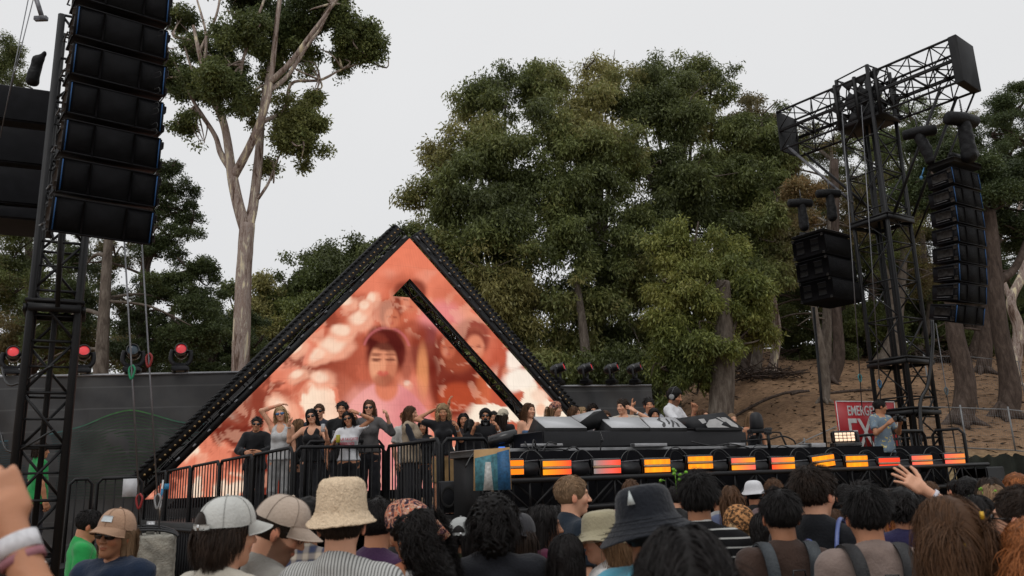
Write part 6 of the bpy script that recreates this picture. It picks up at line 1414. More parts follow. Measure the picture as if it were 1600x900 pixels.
# tilted monitor wedge behind
w1, Q1 = slope_panel([(893, 650), (938, 639), (945, 650), (907, 660)], .95, 1.15, .02, mat('panel_grey2', (.36, .36, .37), rough=.42, var=.08, scale=2), 'tilted_monitor_top', False)
b = MB(); V = [on_front(907, 660, .93), on_front(942, 641, .93), on_front(960, 664, .93), on_front(917, 673, .93)]; V = [v-OB for v in V]; V2 = [v-SN*.3 for v in V]; b.add(V+V2, [[3, 2, 1, 0], [4, 5, 6, 7], [0, 1, 5, 4], [1, 2, 6, 5], [2, 3, 7, 6], [3, 0, 4, 7]]); b.build('tilted_monitor', BLK2(), booth)
# right-hand wedge with white shapes, two faces
b = MB(); f_ = [(1086, 668), (1089, 649), (1131, 644), (1160, 668)]; V = [on_front(1085, 671, .62), on_front(1089, 650, .72), on_front(1131, 644, .8), on_front(1163, 671, .62)]; V = [v-OB for v in V]; V2 = [v-SN*.4 for v in V]
b.add(V+V2, [[3, 2, 1, 0], [4, 5, 6, 7], [0, 1, 5, 4], [1, 2, 6, 5], [2, 3, 7, 6], [3, 0, 4, 7]]); wr_ = b.build('patterned_wedge', mat('matt_black', (.013, .013, .015), rough=.55, spec=.25, var=.15, scale=6), booth)
Qd = [V[1], V[2], V[3], V[0]]
nq = SN
b = MB()
for pl in ([(1091, 655), (1100, 654), (1104, 660), (1098, 662)], [(1103, 664), (1108, 656), (1118, 654), (1130, 660), (1127, 664), (1140, 668), (1106, 668)], [(1126, 652), (1134, 652), (1152, 664), (1154, 668), (1143, 666)], [(1119, 652), (1124, 652), (1136, 659), (1131, 659)]):
    pts = [on_front(x, y, .60)-OB for x, y in pl]; n = len(pts); b.add(pts+[p-SN*.004 for p in pts], None, [[0, k+1, k] for k in range(1, n-1)])
b.build('white_shapes', mat('white_ink', (.55, .55, .55), rough=.5), wr_)
b = MB(); bbox(b, 1087, 1160, 668.5, 673, .60, .3); b.build('wedge_base', BLK2(), booth)
b = MB(); bbox(b, 1080, 1167, 675, 697, .64, .6, .01); b.build('side_cabinet', mat('matt_black', (.013, .013, .015), rough=.55, spec=.25, var=.15, scale=6), booth)
rg = np.random.default_rng(12)
for k, (x0, y0, x1, y1) in enumerate([(828, 708, 870, 694), (835, 700, 905, 712), (880, 705, 930, 707), (900, 700, 938, 712), (938, 675, 938, 706), (1080, 690, 1170, 700), (1150, 700, 1180, 710), (820, 690, 840, 705), (1190, 705, 1235, 700), (1150, 706, 1196, 696)]):
    a, c = on_front(x0, y0, .5), on_front(x1, y1, .5); b = MB(); pts = [a, a*.7+c*.3+[0, 0, .05*rg.normal()-.03]+SN*.05, a*.35+c*.65+[0, 0, .05*rg.normal()]+SN*.02, c]; b.tube(smooth_path([p-OB for p in pts], 6), .009, 5); b.build('cable', PLASTIC(), booth, True)
# laptop-like mixer boxes behind the panels, out of sight from the front but there
b = MB(); b.box(FR(2.5, 1.5, zt_t+.06)-OB, (2.4, .5, .1), M_s, .01); b.build('mixer', BLK2(), booth)
print('stage', round(time.time()-T0, 1))
# ------------------------------------------------------------------ speaker towers
def rail_dir(a): return np.array([math.cos(a), math.sin(a), 0])
def tower(name, label, base, top, w, ang, n, plates=(), inner=True):
    root = empty(name, tuple(base), label, 'tower'); s1, s2 = rail_dir(ang), rail_dir(ang+math.pi/2)
    box_truss(root, base, top, s1, s2, w, w, n, .042, .017, 'leg', 'bracing')
    O = np.array(base)
    if inner:
        for k in (-1, 1):
            b = MB(); a = np.array(base)+s2*w*.08*k-O; c = np.array(top)+s2*w*.08*k-O; b.bar(a+s1*.0, c+s1*.0, .03, 8); b.build('mast_tube', BLK(), root, True)
        n2 = n*2
        for k in range(n2):
            b = MB(); p = (np.array(top)-np.array(base))*k/n2; b.bar(p-s1*w/2-s2*w/2, p+s1*w/2-s2*w/2, .013, 5) if k % 2 else b.bar(p-s2*w*.5+s1*w/2, p+s2*w*.5+s1*w/2, .013, 5)
            b.build('rung', BLK(), root)
    for z in plates:
        b = MB(); M = np.stack([s1, s2, EZ], 1); p = (np.array(top)-np.array(base))*(z-base[2])/(top[2]-base[2]); b.box(p, (w+.12, w+.12, .035), M)
        for k in (-1, 1): b.beam(p+s1*(w/2+.05)*k-s2*w*.55-[0, 0, .08], p+s1*(w/2+.05)*k+s2*w*.55-[0, 0, .08], .05, .08); b.beam(p+s2*(w/2+.05)*k-s1*w*.55-[0, 0, .08], p+s2*(w/2+.05)*k+s1*w*.55-[0, 0, .08], .05, .08)
        b.build('platform', BLK(), root)
    return root
YT = 15.5; tb = XY(1425, YT); tb = np.array([tb[0], YT, gz(tb[0], YT)])
ztop = P(1348, 120, YT)[2]; tpt = PZ(1348, 122, ztop); tpt[1] = YT; tpt[0] = P(1348, 122, YT)[0]
angT = math.radians(31)
tw = tower('truss_tower', 'tall black lattice tower with a crosswise truss head on the right of the stage', tb, tpt, .74, angT, 13, [P(1375, 345, YT)[2], P(1405, 563, YT)[2], P(1420, 640, YT)[2]])
OT = np.array(tw.location)
zb_ = ztop-.62
bl = PZ(1213, 203, zb_); br = PZ(1490, 90, zb_)
cbm = tb+(tpt-tb)*(zb_-tb[2])/(ztop-tb[2]); print('beam ends', bl, br, 'tower', tb, ztop)
dB = unit((br-bl)*[1, 1, 0]); sB = np.array([-dB[1], dB[0], 0]); Lr = np.dot(br-cbm, dB); Ll = np.dot(cbm-bl, dB); off = np.dot((br+bl)/2-cbm, sB); print('beam L', Ll, Lr, 'off', off)
bl2, br2 = cbm-dB*Ll, cbm+dB*Lr
for dz in (-.235, .235): box_truss(tw, bl2+[0, 0, dz], br2+[0, 0, dz], sB, EZ, .7, .44, 9, .026, .013, 'head_chord', 'head_bracing')
MB_ = np.stack([dB, sB, EZ], 1)
for p, nm, th in ((bl2, 'end_plate', .03), (br2, 'end_plate', .16)):
    b = MB(); b.box(p-OT, (th, .76, .97), MB_, .01); b.build(nm, BLK2(), tw)
b = MB()
for t_ in (-.42, -.14, .14, .42):      # gusset plates where the head crosses the tower
    for z_ in (-.23, .23):
        for sg in (-1, 1):
            c = cbm+dB*t_+sB*.355*sg+[0, 0, z_]-OT; b.prism([(-.14, -.2), (.14, -.2), (.0, .0)], .012, c, dB, EZ); b.prism([(-.14, .2), (0, 0), (.14, .2)], .012, c, dB, EZ)
b.build('gusset_plates', BLK2(), tw)
b = MB()
for t_ in (-.44, 0, .44):
    for sg in (-1, 1): c = cbm+dB*t_+sB*.37*sg-OT; b.beam(c-[0, 0, .5], c+[0, 0, .5], .06, .06)
b.box(cbm-OT-[0, 0, .48], (1.0, .74, .06), MB_); b.build('head_frame', BLK(), tw)
for sg in (-1, 1):
    zs_ = ztop-2.7; b = MB(); b.bar(cbm-dB*.40+sB*.36*sg-[0, 0, 2.15]-OT, bl2+dB*.15+sB*.34*sg-[0, 0, .42]-OT, .03, 8); b.build('brace', mat('worn_steel', (.12, .12, .13), rough=.4, metal=.5, var=.5, scale=9) if sg < 0 else BLK(), tw, True)
    b = MB(); b.bar(cbm+dB*.40+sB*.36*sg-[0, 0, 2.6]-OT, br2-dB*.35+sB*.34*sg-[0, 0, .42]-OT, .03, 8); b.build('brace', BLK(), tw, True)
    b = MB(); b.bar(cbm+dB*.40+sB*.36*sg-[0, 0, 3.0]-OT, br2-dB*.0+sB*.34*sg-[0, 0, .42]-OT, .02, 8) if sg > 0 else b.bar(cbm-dB*.3+sB*.3-OT-[0, 0, 1.2], cbm+dB*.3+sB*.3-OT-[0, 0, 1.7], .02, 6); b.build('brace', BLK(), tw, True)

GR_ = lambda: mat('grille', (.0045, .0045, .0055), rough=.8, spec=.15, var=.3, scale=12, bump=.5, bscale=260)
CAB = lambda: mat('speaker_shell', (.0065, .0065, .008), rough=.6, spec=.12, var=.3, scale=9, bump=.1, bscale=120)
BLUE = lambda: mat('blue_trim', (.02, .075, .20), rough=.5, spec=.2)
def line_cab(root, c, w, h, d, nrm, tilt, detail=True):
    """one line-array cabinet; nrm horizontal facing direction, tilt downward (radians)"""
    s1 = unit(np.cross(EZ, nrm)); f = unit(nrm*math.cos(tilt)-EZ*math.sin(tilt)); u = np.cross(f, s1); u = u if u[2] > 0 else -u
    M = np.stack([s1, f, u], 1); c = np.asarray(c)-np.array(root.location)
    b = MB(); hw = w/2
    b.prism([(-hw, -h/2+.006), (hw, -h/2+.006), (hw, h/2-.006), (-hw, h/2-.006)], .03, c+f*(d/2-.03), s1, u)
    V = [];                                   # tapered shell (narrower at the back)
    for (y_, hh) in ((d/2-.03, h/2-.004), (-d/2, h/2-.035)):
        V += [[-hw, y_, -hh], [hw, y_, -hh], [hw, y_, hh], [-hw, y_, hh]]
    b.add(np.array(V) @ M.T+c, [[0, 3, 2, 1], [4, 5, 6, 7], [0, 1, 5, 4], [1, 2, 6, 5], [2, 3, 7, 6], [3, 0, 4, 7]])
    for sx in (-1, 1):
        for zz in (-.38, .38): b.box(c+M@np.array([sx*(hw+.008), 0, zz*h]), (.012, d*.95, .02), M)
        b.box(c+M@np.array([sx*(hw+.006), d*.5-.03, 0]), (.016, .05, h*.94), M)
    cb = b.build('cabinet', CAB(), root)
    if detail:
        b = MB(); ht = h/2-.014
        for sx in (-1, 1):
            b.prism([(0, -ht), (hw*.52, -ht*.98), (hw*.52, ht*.98), (0, ht)][::1] if sx > 0 else [(-hw*.52, -ht*.98), (0, -ht), (0, ht), (-hw*.52, ht*.98)], .006, c+f*(d/2+.002), s1, u) if False else None
        b.prism([(-hw*.40, -ht), (hw*.40, -ht), (hw*.40, ht), (-hw*.40, ht)], .008, c+f*(d/2+.001), s1, u)
        for sx in (-1, 1):
            b.prism([(sx*hw*.45 if sx > 0 else -hw*.9, -ht*.8), (hw*.9 if sx > 0 else -hw*.45, -ht*.8), (hw*.9 if sx > 0 else -hw*.45, ht*.8), (sx*hw*.45 if sx > 0 else -hw*.9, ht*.8)], .006, c+f*(d/2+.001), s1, u)
        b.build('grille', GR_(), cb)
        b = MB()
        for sx in (-1, 1): b.box(c+M@np.array([sx*hw*.425, d/2+.012, 0]), (.016, .02, h*.9), M, .003); b.box(c+M@np.array([0, d/2+.004, sx*(h/2-.008)]), (w, .014, .012), M)
        b.build('front_ribs', CAB(), cb)
        b = MB()
        for sx in (-1, 1): b.box(c+M@np.array([sx*(hw-.012), d/2+.006, 0]), (.009, .012, h*.88), M)
        b.build('blue_edge', BLUE(), cb)
        b = MB()
        for sx in (-1, 1):
            e = hw+.02; b.tube([c+M@np.array([sx*e, -d*.25, -h*.28]), c+M@np.array([sx*(e+.03), -d*.25, -h*.28]), c+M@np.array([sx*(e+.03), d*.25, -h*.28]), c+M@np.array([sx*e, d*.25, -h*.28])], .008, 5)
            b.box(c+M@np.array([sx*(hw+.02), d*.42, h*.3]), (.03, .06, .07), M, .004); b.box(c+M@np.array([sx*(hw+.02), d*.42, -h*.3]), (.03, .06, .07), M, .004); b.box(c+M@np.array([sx*(hw+.005), 0, .02]), (.012, d*.6, h*.42), M, .003)
        b.build('rigging', mat('rigging_metal', (.075, .075, .078), rough=.4, metal=.5, var=.5, scale=20), cb)
    return cb
def bagged_hoist(label, c, s, yaw=0.0, group='bagged chain hoists', lean=0.0):
    root = empty('chain_hoist', tuple(c), label, 'chain hoist', group, yaw); m = mat('bag_vinyl', (.009, .009, .010), rough=.5, spec=.15, var=.3, scale=10, bump=.5, bscale=25)
    b = MB(); b.tube([(-.33*s, 0, 0), (-.30*s, 0, .0), (0, 0, .02*s), (.24*s, 0, 0), (.27*s, 0, 0)], [.07*s, .105*s, .11*s, .10*s, .07*s], 12); b.build('motor_body', m, root, True)
    F = Field(axis(-.2*s, .2*s, .02*s), axis(-.2*s, .2*s, .02*s), axis(-.75*s, .1*s, .02*s)); F.add(('rc', (0, 0, -.05*s), (lean, 0, -.58*s), .09*s, .12*s), .02); F.wrinkle(.006*s, 15, 3); V, Q = F.mesh(); mesh_obj('chain_bag', V, [Q], m, root, True)
    b = MB()
    for k in range(5): b.lathe([(.012*s, .0), (.02*s, .006*s), (.012*s, .012*s)], (0, 0, .11*s+k*.035*s), 6)
    b.bar((0, 0, .1*s), (0, 0, .35*s), .012*s, 6); b.build('hook', mat('rigging_metal', (.075, .075, .078), rough=.4, metal=.5, var=.5, scale=20), root)
    return root
# right column
YR = 13.6; nR = SN.copy()
arrR = empty('line_array', tuple(P(1494, 262, YR)), 'hanging curved column of eight black speaker boxes at the right edge of the stage', 'speaker column'); 
ys = [280, 309, 338, 367, 396, 425, 454, 485]; xs_ = [1490, 1493, 1496, 1498, 1499, 1500, 1499, 1495]
tl8 = [-.02, .0, .02, .04, .07, .11, .17, .26]
for y_, x_, t_ in zip(ys, xs_, tl8): line_cab(arrR, P(x_, y_+6, YR), .84, .325, .46, nR, t_)
b = MB(); M = np.stack([unit(np.cross(EZ, nR)), nR, EZ], 1); p = P(1492, 266, YR)-np.array(arrR.location); b.box(p+[0, 0, .06], (.86, .5, .1), M, .01); b.beam(p+nR*-.4+[0, 0, .16], p+nR*.45+[0, 0, .16], .07, .1); b.box(p+nR*.1+[0, 0, .22], (.5, .06, .08), M); b.build('flying_frame', BLK(), arrR)
for k, (x0, y0, x1, y1) in enumerate(((1444, 262, 1440, 300), (1514, 240, 1512, 262))):
    b = MB(); b.bar(P(x0, y0, YR)-np.array(arrR.location), P(x1, y1-25, YR)-np.array(arrR.location), .012, 6); b.lathe([(.02, 0), (.034, .03), (.02, .06)], P(x1, y1-20, YR)-np.array(arrR.location), 8); b.build('shackle', mat('shackle_blue', (.05, .16, .3), rough=.4, metal=.4), arrR)
bagged_hoist('bagged chain hoist above the left corner of the right speaker column', P(1434, 208, YR), .95, math.radians(155), lean=-.16)
bagged_hoist('larger bagged chain hoist hanging under the far right end of the tower head', P(1505, 188, YR-.4), 1.15, math.radians(20))
# sub array left of the tower
YS = 15.6; subs = empty('subwoofer_array', tuple(P(1290, 362, YS)), 'three hanging black subwoofer boxes left of the right tower', 'speaker stack'); OSb = np.array(subs.location); nS = rail_dir(math.radians(-54)); sS = unit(np.cross(EZ, nS)); MS = np.stack([sS, nS, EZ], 1)
def sub_cab(root, c, w, h, d, M, tilt=0.0):
    c = np.asarray(c)-np.array(root.location); b = MB(); b.box(c, (w, d, h), M, .02); cb = b.build('cabinet', CAB(), root)
    b = MB(); b.box(c+M@np.array([0, d/2+.004, 0]), (w*.92, .012, h*.84), M); b.build('grille', GR_(), cb)
    for sx in (-1, 1):
        for y_ in (-.2, .18):
            b = MB(); c2 = c+M@np.array([sx*(w/2+.003), y_*d*1.2, 0]); b.box(c2, (.01, .17, .24), M, .004); b.build('handle_cup', mat('deep_black', (.004, .004, .004), rough=.8), cb)
            b = MB(); b.box(c2+M@np.array([sx*.008, 0, 0]), (.018, .17, .05), M, .006); b.box(c2+M@np.array([sx*.006, 0, .12]), (.014, .18, .015), M); b.box(c2+M@np.array([sx*.006, 0, -.12]), (.014, .18, .015), M); b.build('handle', CAB(), cb)
        b = MB()
        for y_ in (-1, 1):
            for z_ in (-1, 1): b.box(c+M@np.array([sx*(w/2+.004), y_*(d/2-.03), z_*(h/2-.03)]), (.012, .05, .05), M, .004)
        b.build('corner_plates', mat('rigging_metal', (.075, .075, .078), rough=.4, metal=.5, var=.5, scale=20), cb)
    return cb
for k, (x_, y_) in enumerate(((1285, 391), (1291, 425), (1297, 458))): sub_cab(subs, P(x_, y_, YS), .98, .42, .72, MS)
b = MB(); b.box(P(1284, 371, YS)-OSb, (1.0, .74, .05), MS, .01); b.beam(P(1250, 366, YS)-OSb, P(1320, 372, YS)-OSb, .06, .08); b.build('flying_frame', BLK(), subs)
bagged_hoist('bagged chain hoist above the left side of the hanging subwoofers', P(1252, 318, YS), .85, .1)
bagged_hoist('bagged chain hoist above the middle of the hanging subwoofers, nearer the tower', P(1296, 303, YS), .85, .1)
# left column
YL_ = 7.35; nL = rail_dir(math.radians(-90+38)); arrL = empty('line_array', tuple(P(165, 375, YL_)), 'huge hanging column of black speaker boxes with blue edges at the upper left', 'speaker column')
for x_, y_, t_, yy in ((155, 348, .20, 7.2), (164, 292, .15, 7.28), (169.5, 235, .11, 7.34), (175, 179, .08, 7.38), (180, 122, .06, 7.4), (184, 66, .05, 7.41), (188.5, 10, .045, 7.42), (193, -46, .04, 7.42)): line_cab(arrL, P(x_, y_, yy), .84, .33, .46, nL, t_)
b = MB(); rg = np.random.default_rng(3)
for y_ in (140, 163, 172, 195, 205, 50, 115): p = P(246-(y_*.07)+4, y_, 7.3)-np.array(arrL.location); b.tube(smooth_path([p, p+[.05, 0, .02], p+[.06, 0, -.03], p+[0, 0, -.05]], 4), .003, 4)
b.build('cable_loop', PLASTIC(), arrL)
# left tower
YTL = 8.9; tbl = XY(59, YTL); tbl = np.array([tbl[0], YTL, 0.0])
tw2 = tower('truss_tower', 'black lattice tower on the left rising out of the picture in front of the backdrop', tbl, np.array([tbl[0]-.02, tbl[1], 7.4]), .46, math.radians(28), 13, [P(90, 478, YTL)[2]])
b = MB()
for y_ in (590, 690): p = P(60, y_, YTL)-np.array(tw2.location); b.tube(smooth_path([p+[-.3, -.2, .1], p+[-.1, -.3, -.12], p+[.3, -.25, .1]], 5), .012, 5)
b.build('draped_cable', PLASTIC(), tw2)
b = MB(); b.tube([P(90, 480, YTL-.35)-np.array(tw2.location), P(94, 375, YTL-.5)-np.array(tw2.location), P(118, 120, YTL-.6)-np.array(tw2.location)], .025, 8); b.build('mast_tube', BLK(), tw2, True)
subL = empty('subwoofer_array', tuple(P(15, 150, 9.6)), 'dark stack of hanging speaker boxes behind the left tower at the picture edge', 'speaker stack'); MSl = np.stack([rail_dir(math.radians(24)), rail_dir(math.radians(114)), EZ], 1)
for y_, x_ in ((180, 20), (243, 16), (304, 12), (345, 8)): sub_cab(subL, P(x_, y_, 9.6), 1.0, .475 if y_ < 320 else .16, .8, MSl)
b = MB(); b.bar(P(-6, 360, 9.3), P(-14, 880, 9.3), .04, 8); o = b.build('steel_pole', BLK(), None, True, origin=P(-14, 880, 9.3)); tag(o, 'black steel pole at the left picture edge beneath the dark speaker stack', 'pole')
pl_ = P(62, 95, 8.9); r_ = empty('bagged_motor', tuple(pl_), 'black bagged motor strapped to the left tower above the dark speaker stack', 'chain hoist'); F = Field(axis(-.2, .2, .02), axis(-.2, .2, .02), axis(-.5, .45, .02)); F.add(('rc', (-.06, 0, -.26), (-.02, 0, .02), .075, .06), .03); F.add(('rc', (-.02, 0, .0), (.05, 0, .10), .05, .03), .03); F.wrinkle(.006, 14, 2); V, Q = F.mesh(); mesh_obj('bag', V, [Q], mat('bag_vinyl', (.009, .009, .010), rough=.5, spec=.15, var=.3, scale=10, bump=.5, bscale=25), r_, True)
# steel wires
WIRE = lambda: mat('wire_rope', (.16, .16, .17), rough=.35, metal=.7)
def wire(label, a, c, r=.007, fit=None, cols=((.02, .25, .12), (.3, .03, .03)), group='wire ropes'):
    root = empty('wire_rope', tuple(c), label, 'wire rope', group); O = np.array(c); b = MB(); b.bar(a-O, c-O, r, 6); b.build('rope', WIRE(), root, True)
    if fit:
        for i, t in enumerate(fit):
            p = a+(c-a)*t-O; b = MB(); b.tube(smooth_path([p+[0, 0, .07], p+[.03, 0, .03], p+[.02, 0, -.04], p+[0, 0, -.08], p+[-.02, 0, -.04], p+[-.03, 0, .03], p+[0, 0, .07]], 3), .012, 6); b.build('shackle', mat('shackle_paint', cols[i % 2], rough=.4, metal=.3), root)
wire('left wire rope from the speaker column to the concrete block, with a green shackle', P(194, 372, 8.4), P(221, 842, 8.6), .009, [.46, .88])
wire('right wire rope from the speaker column to the concrete block, with a red shackle', P(221, 372, 8.4), P(250, 842, 8.6), .009, [.42, .88], ((.3, .03, .03), (.3, .3, .3)))
wire('thin stay wire high on the left beside the tower, outer one', P(45, -5, 8.9), P(0, 215, 8.9), .006); wire('thin stay wire high on the left beside the tower, inner one', P(53, -5, 8.9), P(14, 150, 8.9), .006)
wire('wire rope hanging in front of the right tower, left one ending over the exit sign', P(1316, 175, 15.0), P(1347, 640, 15.2), .010, [.9], ((.05, .2, .22), (.05, .2, .22)))
wire('wire rope hanging in front of the right tower, ending above the photographer', P(1346, 165, 15.0), P(1377, 640, 15.2), .010, [.92], ((.03, .15, .3), (.03, .15, .3)))
wire('wire rope running down right of the tower from under the speaker column', P(1462, 505, 15.2), P(1491, 690, 15.2), .009, [.58], ((.12, .16, .18), (.12, .16, .18)))
b = MB(); b.tube(smooth_path([P(1456, 500, 14.9), P(1457, 540, 14.9), P(1450, 600, 14.9), P(1438, 630, 14.9), P(1440, 690, 14.9)], 6), .035, 7); o = b.build('cable_bundle', PLASTIC(), None, True, origin=P(1440, 690, 14.9)); tag(o, 'thick black cable bundle drooping down the right side of the tower', 'cable')
b = MB(); b.bar(P(1271, 480, 16.2), P(1291, 712, 16.2), .03, 8); o = b.build('stage_pole', BLK(), None, True, origin=P(1291, 712, 16.2)); tag(o, 'thin black pole standing between the booth and the exit sign', 'pole')
# the strut high on the left
b = MB(); b.bar(P(54, -10, 8.8), P(66, 28, 8.8), .03, 8); b.box(P(64, 29, 8.7), (.16, .06, .06), None, .01); o = b.build('strut', mat('worn_steel', (.12, .12, .13), rough=.4, metal=.5, var=.5, scale=9), None, True, origin=P(66, 28, 8.8)); tag(o, 'short slanting steel strut at the very top beside the left tower', 'strut')

# concrete block with cable coil
cb = PZ(230, 900, .0); cbp = np.array([XY(231, 8.7)[0], 8.7, 0]); zt_ = P(231, 838, 8.3)[2]
F = Field(axis(-.42, .42, .02), axis(-.42, .42, .02), axis(-.05, zt_+.08, .02)); F.add(('bx', (0, 0, zt_/2), (.30, .30, zt_/2), None, .03), .01)
V_ = None; F.wrinkle(.004, 30, 5); V, Q = F.mesh(); n0 = fbm(V*9, 4, 3)-.5; V = V*(1+n0[:, None]*.03)
r_ = empty('concrete_block', tuple(cbp), 'rough grey concrete ballast block behind the man in the green shirt', 'concrete block', rz=.35); mesh_obj('block', V, [Q], mat('concrete', (.27, .255, .215), rough=.95, var=.35, scale=9, bump=.7, bscale=50), r_, True)
b = MB(); a_ = np.linspace(0, math.pi*1.1, 20)
for k in range(3): b.tube([(math.cos(t)*.33, -.2+.06*k, zt_-.04+math.sin(t)*(.09+.02*k)) for t in a_], .014, 6)
b.build('cable_coil', PLASTIC(), r_, True)
b = MB(); b.box((0.05, -.0, zt_+.06), (.08, .02, .14)); b.bar((.12, 0, zt_), (.14, 0, zt_+.55), .012, 6); b.build('anchor', SILVER(), r_)
b = MB(); b.bar((.13, -.02, zt_+.34), (.14, -.02, zt_+.46), .014, 6); b.box((.18, 0, zt_+.48), (.05, .01, .06), rotz(.4)); b.build('blue_tape', mat('blue_tape', (.03, .22, .42), rough=.5), r_)

# ------------------------------------------------------------------ barriers and railings
RAILM = lambda: mat('barrier_black', (.008, .008, .009), rough=.5, spec=.25, var=.3, scale=6)
def barrier(label, A, B, zt0, zt1_, zb0, step=.115, group='black barred barriers', lower=None, name='barrier'):
    A, B = np.array(A, float), np.array(B, float); A = np.array([A[0], A[1], 0]); B = np.array([B[0], B[1], 0]); root = empty(name, (A[0], A[1], zb0), label, 'barrier', group); O = np.array([A[0], A[1], zb0]); L_ = np.linalg.norm(B-A); d = unit(B-A)
    a0, b0 = A+d*.03, B-d*.03; t0, t1 = np.array([0, 0, zt0]), np.array([0, 0, zt1_]); z0 = np.array([0, 0, zb0+.05])
    b = MB(); b.tube(smooth_path([a0+z0-O, a0+t0-[0, 0, .1]-O, a0+d*.06+t0-O, b0-d*.06+t1-O, b0+t1-[0, 0, .1]-O, b0+z0-O], 3) if False else [a0+z0-O, a0+t0-[0, 0, .08]-O, a0+d*.07+t0-O, b0-d*.07+t1-O, b0+t1-[0, 0, .08]-O, b0+z0-O], .026, 8); b.bar(a0+z0+[0, 0, .08]-O, b0+z0+[0, 0, .08]-O, .02, 6); b.build('frame', RAILM(), root)
    n = int(L_/step); b = MB()
    for k in range(1, n):
        p = A+d*L_*k/n; zt = zt0+(zt1_-zt0)*k/n; b.bar(p+[0, 0, zb0+.1]-O, p+[0, 0, zt-.01]-O, .0115, 5)
    b.build('bars', RAILM(), root)
    if lower:
        b = MB(); b.bar(a0+[0, 0, lower]-O, b0+[0, 0, lower]-O, .03, 6); b.build('deck_rail', RAILM(), root)
    return root
Rm = [np.array([XY(226, 17.6)[0], 17.6]), FR(-1.75, 4.3)[:2], FR(-.31, 4.3)[:2], FR(-.31, 2.4)[:2], FR(.45, 2.4)[:2]]
zA, zB = 2.12, 2.32; nP = 5
for k in range(nP):
    a = Rm[0]+(Rm[1]-Rm[0])*k/nP; c = Rm[0]+(Rm[1]-Rm[0])*(k+1)/nP
    barrier(f'black barred side barrier left of the guests, {ordn[k]} panel from the far end', a, c, zA+(zB-zA)*k/nP, zA+(zB-zA)*(k+1)/nP, 0.02, .14, lower=1.15)
# outer second row gives the dense double bars
for k in range(4):
    a = Rm[0]+[-.5, -.5]+(Rm[1]-Rm[0])*k/4; c = Rm[0]+[-.5, -.5]+(Rm[1]-Rm[0])*(k+1)/4
    barrier(f'lower crowd barrier standing outside the side railing, {ordn[k]} from the far end', a, c, 1.15, 1.15, 0.02, .12, group='crowd barriers on the ground')
barrier('front barrier panel in front of the woman in the white printed shirt', Rm[1], Rm[1]*.0+Rm[2], 2.32, 2.32, .02, .115, lower=1.15)
barrier('short barrier panel turning towards the audience beside the curly blonde woman', Rm[2], Rm[3], 2.32, 2.32, .02, .11, lower=1.15)
barrier('short barrier panel in front of the photographer with sunglasses', Rm[3], Rm[4], 2.32, 2.32, 1.2, .12)
barrier('second barrier panel behind the woman in the white printed shirt', FR(-1.5, 4.65)[:2], FR(-.2, 4.65)[:2], 2.42, 2.42, 1.22, .12)
barrier('barrier rail on the right end of the stage below the tower', FR(7.0, .9)[:2], FR(8.15, .9)[:2], 2.33, 2.33, 1.2, .13)
barrier('barrier rail turning upstage on the right stage corner', FR(8.15, .9)[:2], FR(8.15, 2.6)[:2], 2.33, 2.33, 1.2, .13)
barrier('tall narrow end barrier standing off the right stage corner', FR(8.3, .3)[:2], FR(8.3, .9)[:2], 2.33, 2.33, .02, .15)
for k, (x0, x1) in enumerate(((104, 146), (148, 224))):
    barrier(['narrow black crowd barrier by the left tower', 'black crowd barrier with a white notice taped to it'][k], XY(x0, 13.2)[:2], XY(x1, 13.4)[:2], 2.0, 2.0, .9 if False else .02, .12, group='crowd barriers on the ground')
p = P(203, 762, 13.1); b = MB(); b.box((0, 0, 0), (.22, .006, .28), rotz(.1)); o = b.build('notice_sheet', mat('paper', (.6, .6, .62), rough=.8), origin=None); o.location = tuple(p); tag(o, 'white paper notice taped to the black barrier', 'notice')
# black mesh fence at the lower right
A_, B_ = XY(1498, 16.6), XY(1720, 15.2); zf = P(1550, 712, 16.3)[2]
r_ = empty('mesh_fence', (A_[0], A_[1], 0), 'low dark green mesh fence right of the stage below the straw slope', 'fence'); O = np.array(r_.location); G = []; u = np.linspace(0, 1, 90)
for z_ in np.linspace(.0, 1, 9): G.append([A_*(1-t)+B_*t+np.array([.03*math.sin(t*30+z_*3), .04*math.sin(t*47), 0])*[1, 1, 0]+[0, 0, -(A_*(1-t)+B_*t)[2]+z_*(zf+.03*math.sin(t*60))]-O for t in u])
b = MB(); b.grid(G); b.build('mesh', mat('fence_mesh', (.022, .026, .02), rough=.9, var=.5, scale=3, bump=.4, bscale=40), r_, True)
for t in np.linspace(0, 1, 4):
    b = MB(); p = (A_*(1-t)+B_*t)*[1, 1, 0]-O; b.bar(p+[0, .06, 0], p+[0, .06, zf+.02], .025, 6); b.build('post', BLK(), r_)
# galvanised fence panels on the slope
GAL = lambda: mat('galvanised', (.19, .195, .20), rough=.5, metal=.3, var=.2)
def wire_fence(label, A, B, h=1.15, group='galvanised fence panels on the slope'):
    A = np.array([A[0], A[1], gz(A[0], A[1])]); B = np.array([B[0], B[1], gz(B[0], B[1])]); r_ = empty('wire_fence_panel', tuple(A), label, 'fence', group); d = B-A
    b = MB(); b.tube([(0, 0, 0.02), (0, 0, h), d+[0, 0, h], d+[0, 0, .02], (0, 0, .02)], .02, 6); b.bar((0, 0, -.1), (0, 0, h+.08), .024, 6); b.build('frame', GAL(), r_)
    b = MB()
    for t in np.linspace(0, 1, 22)[1:-1]: b.bar(d*t+[0, 0, .03], d*t+[0, 0, h], .002, 4)
    for z_ in np.linspace(0, h, 7)[1:-1]: b.bar((0, 0, z_), d+[0, 0, z_], .002, 4)
    b.build('wire_mesh', GAL(), r_)
pts = [XY(1200, 22.5), XY(1262, 23), XY(1330, 23.3), XY(1395, 23.4), XY(1450, 23.4), XY(1515, 23.2), XY(1590, 22.8), XY(1680, 22)]
